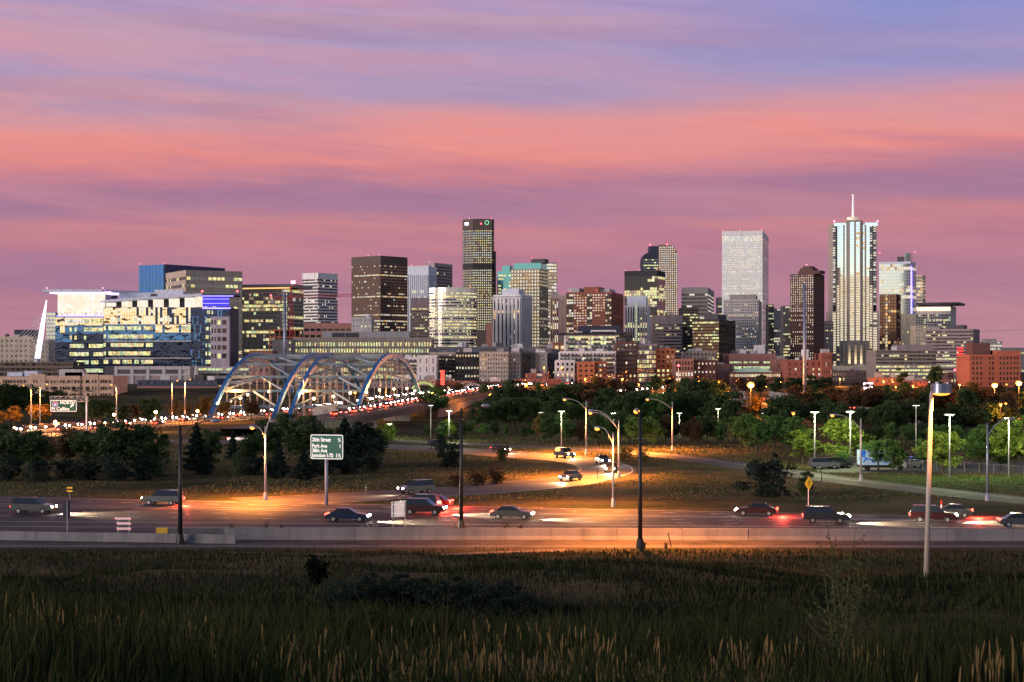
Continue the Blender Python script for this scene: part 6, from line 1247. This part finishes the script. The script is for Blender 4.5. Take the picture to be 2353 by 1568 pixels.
LF = {'dark': leafmat('dark_green_leaves', (.038,.072,.024), (.066,.11,.036)), 'green': leafmat('green_leaves', (.08,.16,.04), (.13,.24,.06)), 'lime': leafmat('lamplit_lime_leaves', (.17,.25,.04), (.28,.36,.06)), 'rust': leafmat('rusty_leaves', (.075,.045,.022), (.12,.07,.03)), 'gold': leafmat('sodium_gold_leaves', (.17,.11,.025), (.25,.16,.04)), 'pine': leafmat('blue_green_needles', (.012,.026,.018), (.022,.042,.03))}  # lime and gold hold lamp light put into the leaf colour
BARK = mat('bark', (.06,.045,.035), rough=.9, bump=.5)
def leaf_cloud(cen, size, rng, up=.3):
    n = len(cen); nv = rng.normal(size=(n, 3)); nv[:, 2] += up; nv /= np.linalg.norm(nv, axis=1)[:, None]
    a_ = np.cross(nv, rng.normal(size=(n, 3))); a_ /= np.linalg.norm(a_, axis=1)[:, None]; b_ = np.cross(nv, a_)
    s_ = size*rng.uniform(.55, 1.25, (n, 1)); a_ = a_*s_; b_ = b_*s_*.62
    V = np.stack([cen-a_, cen-b_*.9, cen+a_, cen+b_], 1).reshape(-1, 3); return V, np.arange(n*4).reshape(-1, 4)
def crown(kind, seed, n, leaf):
    rng = np.random.default_rng(seed); H_ = 10.
    if kind == 'cone':
        t_ = rng.uniform(0, 1, n)**.62; z_ = H_*(.06+.94*(1-t_)); rr_ = 2.6*t_**.9*(.78+.22*np.sign(np.sin((z_)*5.2)))*rng.uniform(.35, 1.05, n)**.5; a_ = rng.uniform(0, 6.283, n); rr_ = rr_*(1+.18*np.sin(a_*5+z_*2))
        C = np.stack([rr_*np.cos(a_), rr_*np.sin(a_), z_-.12*rr_], 1)
    else:
        if kind == 'round': cz, rx, rz, K = 6.0, 4.3, 4.0, 60
        elif kind == 'oval': cz, rx, rz, K = 5.8, 3.1, 4.3, 55
        elif kind == 'bush': cz, rx, rz, K = 4.2, 6.2, 5.6, 70
        elif kind == 'poplar': cz, rx, rz, K = 5.4, 1.5, 4.7, 40
        u_ = rng.normal(size=(K, 3)); u_ /= np.linalg.norm(u_, axis=1)[:, None]; rad = rng.uniform(.25, 1.25, K)**.8
        cc = u_*rad[:, None]*np.array([rx, rx, rz])*.82; cc[:, 2] += cz; cc[:, 0] += .5*np.sin(cc[:, 2]*1.3+seed)
        if kind == 'bush': cc[:, 2] = np.abs(cc[:, 2])
        w_ = rng.uniform(.6, 1.5, K); w_ /= w_.sum(); ci = rng.choice(K, n, p=w_); rcl = rng.uniform(.45, 1.5, K)*(rx/4.3)**.5
        d = rng.normal(size=(n, 3)); d /= np.linalg.norm(d, axis=1)[:, None]; C = cc[ci]+d*(rcl[ci]*rng.uniform(.3, 1.0, n)**.5)[:, None]*np.array([1.15, 1.15, .75])
        C[:, 2] = np.maximum(C[:, 2], .25 if kind == 'bush' else 1.0)
    return leaf_cloud(C, leaf, rng)
TM = {}
def tree_meshes(kind, tone, var, n=5600, leaf=.27):
    key = (kind, tone, var)
    if key not in TM:
        V, Fc = crown(kind, hash(kind) % 97 if False else (ord(kind[0])*7+var*13), n, leaf); cm = npmesh('crown', V, Fc, [LF[tone]])
        mb = MB(); r_ = random.Random(var*31+ord(kind[0]))
        if kind == 'bush':
            for i in range(5): a_ = i*1.26; mb.tube([(0,0,-.3),(1.2*math.cos(a_),1.2*math.sin(a_),2.2),(2.6*math.cos(a_),2.6*math.sin(a_),5)], [.16,.10,.04], 5)
        else:
            mb.tube([(0,0,-.4),(.05,0,1.4),(.12,.08,3.4),(.0,.1,6.4),(0,0,9.0)], [.30,.22,.17,.10,.03], 7)
            if kind != 'cone':
                for i in range(7): a_ = i*.9+r_.random(); z_ = 2+i*.7; q = r_.uniform(1.4,2.6); mb.tube([(.05,.05,z_),(q*.5*math.cos(a_),q*.5*math.sin(a_),z_+1.0),(q*math.cos(a_),q*math.sin(a_),z_+2.4)], [.10,.07,.03], 5)
        TM[key] = (cm, mb.mesh('trunk', [BARK]))
    return TM[key]
def tree(px, base, top, kind, tone, lab, name='tree', Y=None, cat='tree', group=None, wide=1., z=None, n=None):
    Y = Y or YG(base); x_ = X(px, Y); z = (g(x_, Y) if z is None else z); h = Z(top, Y)-z; sc_ = h/(10.2 if kind != 'bush' else 9.4)
    cm, tm = tree_meshes(kind, tone, rnd.randrange(3)); c = empty(name, lab, cat, (x_, Y, z), rnd.uniform(0, 6.28), group); c.scale = (sc_*wide, sc_*wide, sc_)
    a_ = bpy.data.objects.new('crown', cm); link(a_, c); a_ = bpy.data.objects.new('trunk', tm); link(a_, c); return c
TL = [ # prominent ones: px, base, top, kind, tone, label, width
(28,1100,975,'round','dark','huge black tree mass at the left edge beside the boulevard',1.25),(75,1092,990,'round','dark','broad black tree right of the one at the left edge',1.1),(-5,1075,960,'round','dark','dark tree cut by the left edge',1),(112,1060,1005,'bush','rust','reddish bush between the black trees',.8),
(160,1080,985,'round','rust','dark reddish tree left of the wide black one',1),(215,1085,978,'round','dark','dark tree behind the reddish one',1.1),(262,1098,968,'round','dark','wide black tree in the middle of the left wood',1.25),(318,1095,962,'round','dark','tall black tree at the right end of the left wood',1.15),(352,1096,1000,'bush','dark','low black shrub skirting the left wood',.7),
(452,1085,968,'cone','pine','wide dark spruce right of the black street lamp',1.35),(486,1080,985,'oval','dark','dark tree squeezed between the spruce and the next one',1),(535,1060,982,'cone','pine','slim pointed spruce before the arches',.9),(546,1103,1035,'oval','dark','small egg-shaped dark cypress left of the orange lamp',.75),(575,1075,1000,'round','dark','dark tree behind the orange lit lamp pole',1),
(610,1070,965,'round','dark','leafy dark tree behind the lamp, under the first arch feet',1),(640,1095,1008,'cone','pine','dark spruce right of the orange lamp pole',1.2),(655,1050,950,'round','dark','broad leafy tree right of the boulevard lamps',1.2),(697,1104,1030,'cone','pine','short blue spruce left of the guide sign post',1.5),(700,1075,955,'round','dark','dark leafy tree left of the guide sign',1.1),(745,1060,975,'round','dark','dark tree behind the guide sign',1.1),
(792,1078,958,'cone','pine','tall bluish conifer right of the guide sign',1.7),(835,1078,968,'round','pine','broad bluish tree right of the tall conifer',1.1),(862,1070,985,'round','dark','drooping dark tree at the end of the conifer group',.8),(768,1000,945,'bush','gold','hazy golden bush below the arch feet',.6),
(1032,1074,992,'bush','pine','isolated dark juniper left of the black lamp inside the verge',.75),(1155,1060,1021,'bush','dark','small twiggy bush on the verge above the loop',.7),(1045,1118,1085,'bush','rust','low dark bush at the left of the thicket inside the loop',.9),(1095,1115,1075,'bush','rust','low thicket inside the loop, middle clump',1),(1140,1112,1068,'bush','rust','tallest clump of the low thicket inside the loop',.9),
(1432,1058,1022,'bush','gold','bush beside the outer bend of the loop ramp, left of two',1),(1478,1062,1030,'bush','gold','smaller bush right of the black lamp end-on',.8),(1762,1141,1037,'bush','pine','big round black bush left of the diamond sign',1.0),(1850,1152,1082,'oval','dark','loose dark sapling behind the diamond sign',1),
(895,1008,966,'bush','lime','lime lit shrub under the bridge deck',.8),(1030,1010,962,'oval','lime','lime lit round tree behind the dark juniper',1.0),(1245,1015,948,'round','gold','gold and green lit tree in the belt behind the loop',.8),(1700,1010,968,'oval','green','small leafy tree left of the dark trunk-like cypress',1),
(1845,1064,983,'oval','lime','yellow-green lit tree, first of the lit trees by the parking lot',1.45),(1940,1066,952,'oval','lime','brightest green lit tree directly under a lot lamp',1.5),(2018,1082,1001,'round','green','darker round green tree, left of twin trees before the truck',1.25),(2052,1086,1008,'oval','green','paler loose tree, right of twin trees before the truck',1.3),(2166,1089,982,'oval','lime','cone-shaped lit tree right of the big drum lamp pole',1.45),(2120,1075,1005,'oval','green','small green tree partly behind the big drum lamp pole',.9),(2253,1082,985,'round','green','dim green tree left of the slate-blue lamp',1),(2330,1086,962,'round','lime','bright tree at the right edge',1.3),(2300,1084,975,'oval','green','green tree behind the slate-blue lamp arm',1),(1935,1075,1030,'bush','green','young feathery shrub behind the fence near the truck',.55),
(1740,1000,902,'round','gold','brilliant orange lit tree under the brightest floodlight',1.15),(30,990,934,'round','gold','orange lit street tree at the far left',1.),(92,985,922,'round','gold','orange lit street tree left of the gantry sign',1.1),(2,995,940,'round','gold','orange lit street tree cut by the left edge',1.),
(402,965,914,'oval','gold','orange lit tree on the boulevard, left of two',1.1),(470,965,910,'oval','gold','orange lit tree on the boulevard, right of two',1.2),(428,962,922,'oval','gold','small orange lit tree between the two larger ones',1),(515,958,918,'round','gold','orange lit tree at the foot of the first rib',.9),(578,958,920,'round','rust','broad low tree under the first pair of arches',1.3),(355,968,915,'oval','dark','dim tree left of the orange lit boulevard trees',1.1),
(1368,905,861,'oval','gold','orange lit tree before the orange brick house',1.0),(1400,908,866,'oval','gold','second orange lit tree before the orange brick house',.9),(2152,893,838,'oval','dark','dark round tree before the banded offices',1.1),(2072,905,845,'poplar','dark','dark poplar before the long banded offices',1.3),(980,965,905,'round','dark','dark round tree at the right end of the steel arches',1.3),(1005,930,893,'round','green','spreading tree beside the lime lit arch',1.2)]
for (px, bs_, tp, kind, tone, lab, wd) in TL:
    Yt = None
    if bs_ < 1000 and px < 1200: Yt = {True: 480}.get(px < 100, 545 if px < 620 else 470)
    if px == 895: Yt = 390
    if px == 1740: Yt = 575
    if bs_ < 912 and px > 1200: Yt = 760
    if px in (980, 1005): Yt = 560
    tree(px, bs_, tp, kind, tone, lab, 'shrub' if kind == 'bush' else ('conifer' if kind == 'cone' else 'tree'), Yt, 'shrub' if kind == 'bush' else 'tree', None, wd)
for i, (px, bs_, tp, wd) in enumerate([(20,1104,1040,.8),(90,1106,1045,.9),(150,1100,1046,.8),(205,1104,1042,.9),(265,1106,1040,.9),(325,1104,1042,.9),(470,1092,1046,.8),(585,1092,1040,.9),(630,1100,1048,.8),(735,1092,1035,.9),(800,1090,1030,.9),(850,1084,1032,.8)]):
    tree(px, bs_, tp, 'bush', 'pine', 'black undergrowth shrub below the dark trees, %s' % ('at the left edge','second from the left edge','below the reddish tree','left of the wide black tree','below the wide black tree','at the right end of the left wood','below the dark spruce','left of the orange lamp pole','right of the orange lamp pole','below the guide sign','below the tall conifer','at the end of the conifer group')[i], 'shrub', None, 'shrub', 'undergrowth below the dark trees', wd)
# tree belt
def region(px):
    for a_, s_ in ((130,'left of the gantry sign'),(330,'right of the gantry sign'),(480,'near the orange boulevard trees'),(960,'around the arches'),(1120,'below the small pale arches'),(1240,'left of the gold and green tree'),(1350,'right of the gold and green tree'),(1440,'behind the bright orange lamp'),(1545,'left of the curved orange lamp'),(1640,'right of the curved orange lamp'),(1730,'left of the round black bush'),(1840,'behind the round black bush'),(1930,'behind the yellow-green lit tree'),(2050,'behind the painted truck'),(2140,'behind the drum lamp pole'),(2240,'behind the cone-shaped lit tree'),(9999,'at the brick warehouse end')):
        if px < a_: return s_
KN = {'round':'broad','oval':'upright','poplar':'narrow','bush':'shrubby'}; TNm = {'dark':'blackish','green':'dim green','rust':'rusty','gold':'golden','lime':'light green','pine':'bluish'}
r2 = random.Random(11)
def belt(row, xs, Yr, top, tones, kinds, jit=9, wide=1.15, kz=0):
    for px in xs:
        px += r2.uniform(-jit, jit); tone = r2.choice(tones); kind = r2.choice(kinds); Y = Yr+r2.uniform(-14, 14)
        tree(px, 0, top+r2.uniform(-9, 12), kind, tone, '%s %s tree, %s row of woods, %s' % (TNm[tone], KN[kind], row, region(px)), 'tree', Y, 'tree', 'trees of the woods below the city', wide*r2.uniform(.9, 1.15))
for px in range(960, 1700, 27):
    pass
belt('front', range(985, 1240, 26), 405, 968, ['green','dark','dark'], ['oval','round'], wide=1.1)
belt('front', range(1255, 1700, 27), 372, 955, ['green','green','dark','rust'], ['oval','round'], wide=1.0)
belt('front', range(1715, 1830, 28), 345, 950, ['green','dark'], ['oval','round'])
belt('front', range(1985, 2360, 34), 345, 972, ['green','green','dark'], ['oval','round'], wide=1.0)
belt('second', range(1120, 1240, 24), 450, 905, ['dark'], ['round','oval'])
belt('second', range(1215, 1345, 30), 480, 912, ['dark','green'], ['round'])
belt('second', range(1395, 1700, 28), 455, 896, ['dark','dark','green'], ['round','oval'])
belt('second', range(1790, 1940, 27), 450, 915, ['dark'], ['round','oval'])
belt('second', range(1905, 2360, 28), 430, 928, ['dark','dark','dark'], ['round','oval'])
belt('third', range(1140, 1480, 36), 560, 882, ['dark','rust','dark'], ['round','oval'])
belt('third', range(1560, 1680, 30), 560, 872, ['dark','dark'], ['round'])
belt('third', range(1840, 2360, 32), 540, 893, ['rust','rust','dark'], ['round','oval'])
belt('back', range(1010, 1340, 46), 700, 878, ['rust','dark','green'], ['round','oval'])
belt('back', range(1340, 1940, 40), 690, 868, ['dark','dark','rust'], ['round','oval'])
belt('back', range(1960, 2360, 38), 660, 885, ['rust','dark','gold'], ['round','oval'])
belt('left', range(205, 350, 26), 500, 918, ['dark','dark','rust'], ['round','oval'])
belt('left', range(-10, 60, 26), 520, 872, ['dark','dark'], ['round'])
belt('left', range(40, 130, 40), 560, 895, ['dark'], ['round'])
# ------------------------------------------------------------------ grass and weeds
def offroad(x, y):
    ok = np.ones(len(x), bool)
    for (Q, wl, wr) in ROADS:
        for i in range(len(Q)-1):
            a_, b_ = Q[i], Q[i+1]; d = b_-a_; L_ = np.hypot(*d); d = d/L_; s_ = (x-a_[0])*d[0]+(y-a_[1])*d[1]; n_ = -(x-a_[0])*d[1]+(y-a_[1])*d[0]
            ok &= ~((s_ > -1) & (s_ < L_+1) & (n_ < wl) & (n_ > -wr))
    return ok
def blades(name, n, y0, y1, h0, h1, w_, mats_, probs, lab=None, dens=None, pw=1., lean=.6, seed=1, kfov=.33, hf=None):
    rng = np.random.default_rng(seed); t_ = rng.uniform(0, 1, n)**pw; y = y0+(y1-y0)*t_; x = rng.uniform(-1, 1, n)*(y*kfov+2)
    keep = offroad(x, y)
    if dens is not None: keep &= rng.uniform(0, 1, n) < dens(x, y)
    x, y = x[keep], y[keep]; n = len(x); z = ground(x, y); h = rng.uniform(h0, h1, n)
    if hf is not None: h = h*hf(x, y)
    a_ = rng.uniform(0, 6.283, n); ww = w_*rng.uniform(.6, 1.4, n); la = rng.uniform(0, 6.283, n); ll = h*lean*rng.uniform(0, 1, n)**1.3
    ax, ay = np.cos(a_)*ww/2, np.sin(a_)*ww/2*.4; lx, ly = np.cos(la)*ll, np.sin(la)*ll
    V = np.stack([np.stack([x-ax, y-ay, z-.03], 1), np.stack([x+ax, y+ay, z-.03], 1), np.stack([x+ax*.8+lx*.35, y+ay*.8+ly*.35, z+h*.55], 1), np.stack([x-ax*.8+lx*.35, y-ay*.8+ly*.35, z+h*.55], 1),
        np.stack([x+ax*.12+lx, y+ly, z+h], 1), np.stack([x-ax*.12+lx, y+ly, z+h], 1)], 1).reshape(-1, 3)
    b_ = np.arange(n)[:, None]*6; Fc = np.concatenate([b_+np.array([[0,1,2,3]]), b_+np.array([[3,2,4,5]])], 0); mi = rng.choice(len(mats_), n, p=probs); mi = np.concatenate([mi, mi])
    o = bpy.data.objects.new(name, npmesh(name, V, Fc, mats_, mi)); link(o); tag(o, lab, None, None, 'stuff'); return o
GG = mat('green_grass_blades', (.028,.042,.012), rough=.9, var=.2, spec=.1); GB = mat('dry_grass_blades', (.075,.055,.026), rough=.9, var=.2, spec=.1); GO = mat('straw_stalks', (.34,.21,.08), rough=.85, var=.2, spec=.1); GD = mat('dark_grass_blades', (.009,.013,.006), rough=.95, var=.2, spec=.1); GK = mat('olive_grass_blades', (.058,.064,.02), rough=.9, var=.2, spec=.1)
clump = lambda f, s_, th: (lambda x, y: np.clip(((np.sin(x*f+y*f*.7+s_)+np.sin(x*f*2.3-y*f*1.1+s_*2)+np.sin(x*f*.61+s_*3))/3-th)*4, 0.03, 1))
blades('tall_grass', 52000, 11, 30, .15, .5, .016, [GG, GD, GK, GB], [.40,.27,.25,.08], dens=clump(.7, 1., -.45), seed=2, hf=lambda x, y: .45+.95*clump(.55, 4., -.3)(x, y))
blades('tall_grass', 60000, 26, 60, .2, .5, .025, [GG, GD, GK, GB], [.42,.33,.13,.12], dens=clump(.3, 2., -.4), seed=3, hf=lambda x, y: .4+1.0*clump(.33, 1., -.2)(x, y))
blades('tall_grass', 46000, 55, 105, .15, .42, .045, [GD, GG, GB, GK], [.70,.18,.07,.05], dens=clump(.16, 2., -.7), seed=4)
blades('tall_grass', 34000, 100, 155, .12, .36, .06, [GD, GG, GB], [.50,.22,.28], dens=clump(.2, 4., -.8), seed=14)
blades('tall_grass', 5200, 13, 48, .4, .95, .011, [GB, GK, GG], [.4,.35,.25], dens=clump(.9, 3., .0), lean=.75, seed=15)
rng = np.random.default_rng(9)
# straw stalks with seed heads
def stalks(n, y0, y1, h0, h1, seed, dens, w_=.012):
    rng = np.random.default_rng(seed); y = rng.uniform(y0, y1, n); x = rng.uniform(-1, 1, n)*(y*.31+1); keep = rng.uniform(0, 1, n) < dens(x, y); x, y = x[keep], y[keep]; n = len(x); z = ground(x, y); h = rng.uniform(h0, h1, n); la = rng.uniform(0, 6.283, n); ll = h*.16*rng.uniform(0, 1, n)
    lv = [(0, 0, .6), (.4, .16, .6), (.62, .38, .7), (.70, .47, 2.6), (.86, .74, 3.0), (.96, .92, 1.6), (1, 1, .2)]
    V = []
    for (f, lf_, wf_) in lv:
        for s_ in (-1, 1): V.append(np.stack([x+np.cos(la)*ll*lf_+s_*w_*wf_, y+np.sin(la)*ll*lf_, z+h*f], 1))
    V = np.stack(V, 1).reshape(-1, 3); b_ = np.arange(n)[:, None]*14; Fc = np.concatenate([b_+np.array([[2*i, 2*i+1, 2*i+3, 2*i+2]]) for i in range(6)], 0)
    o = bpy.data.objects.new('straw_grass', npmesh('straw_grass', V, Fc, [GO])); link(o); tag(o, kind='stuff')
stalks(1700, 12.5, 19, .2, .55, 21, clump(1.7, .5, .05), .0024); stalks(1100, 17, 26, .2, .5, 22, clump(1.1, 2.5, .22), .003); stalks(260, 26, 42, .2, .5, 23, clump(.5, 1.5, .2), .0045)
FB = mat('tan_field_grass', (.17,.12,.055), rough=.9, var=.2, spec=.1); FG = mat('olive_field_grass', (.085,.095,.03), rough=.9, var=.2, spec=.1); FD = mat('dark_field_grass', (.035,.045,.016), rough=.9, var=.2, spec=.1)  # paler copies of the slope grass, brighter field light put into their colour
blades('field_grass', 60000, 216, 345, .06, .22, .14, [FD, FB, FG], [.25,.40,.35], dens=clump(.12, 3., -.5), pw=1.25, seed=5)
blades('verge_grass', 26000, 300, 420, .10, .34, .20, [FB, FG, FD], [.45,.35,.20], pw=.9, seed=6)
blades('lawn_grass', 14000, 222, 300, .05, .14, .15, [FG, FD], [.5,.5], dens=lambda x, y: (x > .19*y).astype(float), seed=8)
# weeds against the wall, feathery weeds in front, small bare tree, dark thicket
def weed(px, base, top, Y, lab, n=70, spread=.5, m=GK, name='weed', leaf=.03, seed=1, dense=16, cat='plant', grp=None, z=None):
    r_ = random.Random(seed); x_ = X(px, Y); zg = g(x_, Y) if z is None else z; h = Z(top, Y)-zg; rng = np.random.default_rng(seed); mb = MB(); C = []
    c = empty(name, lab, cat, (x_, Y, zg), 0, grp); mains = []
    for i in range(7):
        a_ = i*.9+r_.random(); s_ = r_.uniform(.05, .62)*spread*h; hh = h*(1-.42*s_/(spread*h))*r_.uniform(.85, 1.0)
        pts = [Vector((s_*(q/6)**1.4*math.cos(a_)+r_.gauss(0, .012*h), s_*(q/6)**1.4*math.sin(a_)+r_.gauss(0, .012*h), hh*q/6)) for q in range(7)]; mains.append(pts); mb.tube(pts, [.0045*h*(1-q/8) for q in range(7)], 4, cap=False)
    for i in range(n*2):
        pts = r_.choice(mains); q = r_.uniform(.6, 5.6); p0 = pts[int(q)].lerp(pts[int(q)+1], q % 1); a_ = r_.uniform(0, 6.28); L_ = h*r_.uniform(.08, .30)*(1.15-q/8); up = r_.uniform(.2, .9)
        p1 = p0+Vector((math.cos(a_), math.sin(a_), up*.6))*L_*.5; p2 = p1+Vector((math.cos(a_+r_.gauss(0,.4)), math.sin(a_+r_.gauss(0,.4)), up*1.5))*L_*.45
        mb.tube([p0, p1, p2], [.0016*h, .0012*h, .0006*h], 3, cap=False)
        for k2 in range(max(3, dense//3)): t_ = r_.random(); pp = p0.lerp(p1, t_*2) if t_ < .5 else p1.lerp(p2, t_*2-1); C.append((pp.x+r_.gauss(0, leaf*.6), pp.y+r_.gauss(0, leaf*.6), pp.z+r_.gauss(0, leaf*.6)))
    mb.tube([(0,0,-.1),(0,0,h*.1)], [.012*h,.006*h], 5); mb.build('stem', [m], c); V, Fc = leaf_cloud(np.array(C), leaf, rng, .1); o = bpy.data.objects.new('foliage', npmesh('foliage', V, Fc, [m])); link(o, c); return c
weed(1938, 0, 1152, 27, 'tall airy tumbleweed rising in front of the right end of the highway', 95, .42, mat('olive_weed', (.085,.09,.03), rough=.9, var=.1), leaf=.024, seed=4, dense=28)
weed(862, 0, 1365, 26, 'feathery green weed plume in the foreground grass below the dark thicket', 60, .35, GK, leaf=.018, seed=5, dense=22); weed(2250, 0, 1275, 34, 'loose weed plume near the right edge', 60, .4, GG, leaf=.03, seed=6); weed(1600, 0, 1330, 33, 'dark feathery weed plume right of the middle', 60, .5, GG, leaf=.03, seed=7); weed(1760, 0, 1345, 30, 'dark bushy weed left of the tall tumbleweed', 70, .6, GG, leaf=.025, seed=17); weed(1100, 0, 1385, 25, 'tuft of arching grass in the middle foreground', 40, .5, GB, leaf=.012, seed=18)
for i, (px, w_, s_) in enumerate([(612,1192,.5),(645,1198,.4),(532,1196,.6),(1160,1192,.6),(1195,1200,.5),(1045,1200,.5),(1480,1243,.5),(1530,1246,.6),(1068,1202,.5)]):
    weed(px, 0, w_, 167.6 if px < 1400 else 155.5, 'scrubby weed '+('behind the wall right of the crash cushion','beside the first scrubby weed behind the wall','drooping over the end of the wall','behind the wall left of the loop lamps','thin, right of the bushier weed behind the wall','left of the black lamp foot','at the foot of the end-on black lamp','between the end-on lamp and the leaning stake','right of the black lamp foot')[i], 26, s_, GB, leaf=.06, seed=30+i, grp='weeds growing along the wall')
c = weed(725, 1340, 1266, 84, 'small dark leafy bush standing alone in the dark meadow', 60, .55, GD, 'small_bush', leaf=.14, seed=40, dense=20, cat='shrub')
for i, (px, top, Y, wd) in enumerate([(800,1330,62,1.1),(870,1316,63,1.2),(950,1311,64,1.25),(1040,1316,62,1.2),(1120,1326,61,1.2),(1190,1345,60,1.1)]):
    tree(px, 0, top, 'bush', 'pine', 'black thicket shrub in the foreground, %s from its left end' % ('first','second','third','fourth','fifth','sixth')[i], 'shrub', Y, 'shrub', 'black thicket in the foreground', wd)
print('objects', len(bpy.data.objects), 'lights', len(LIGHTS.objects))
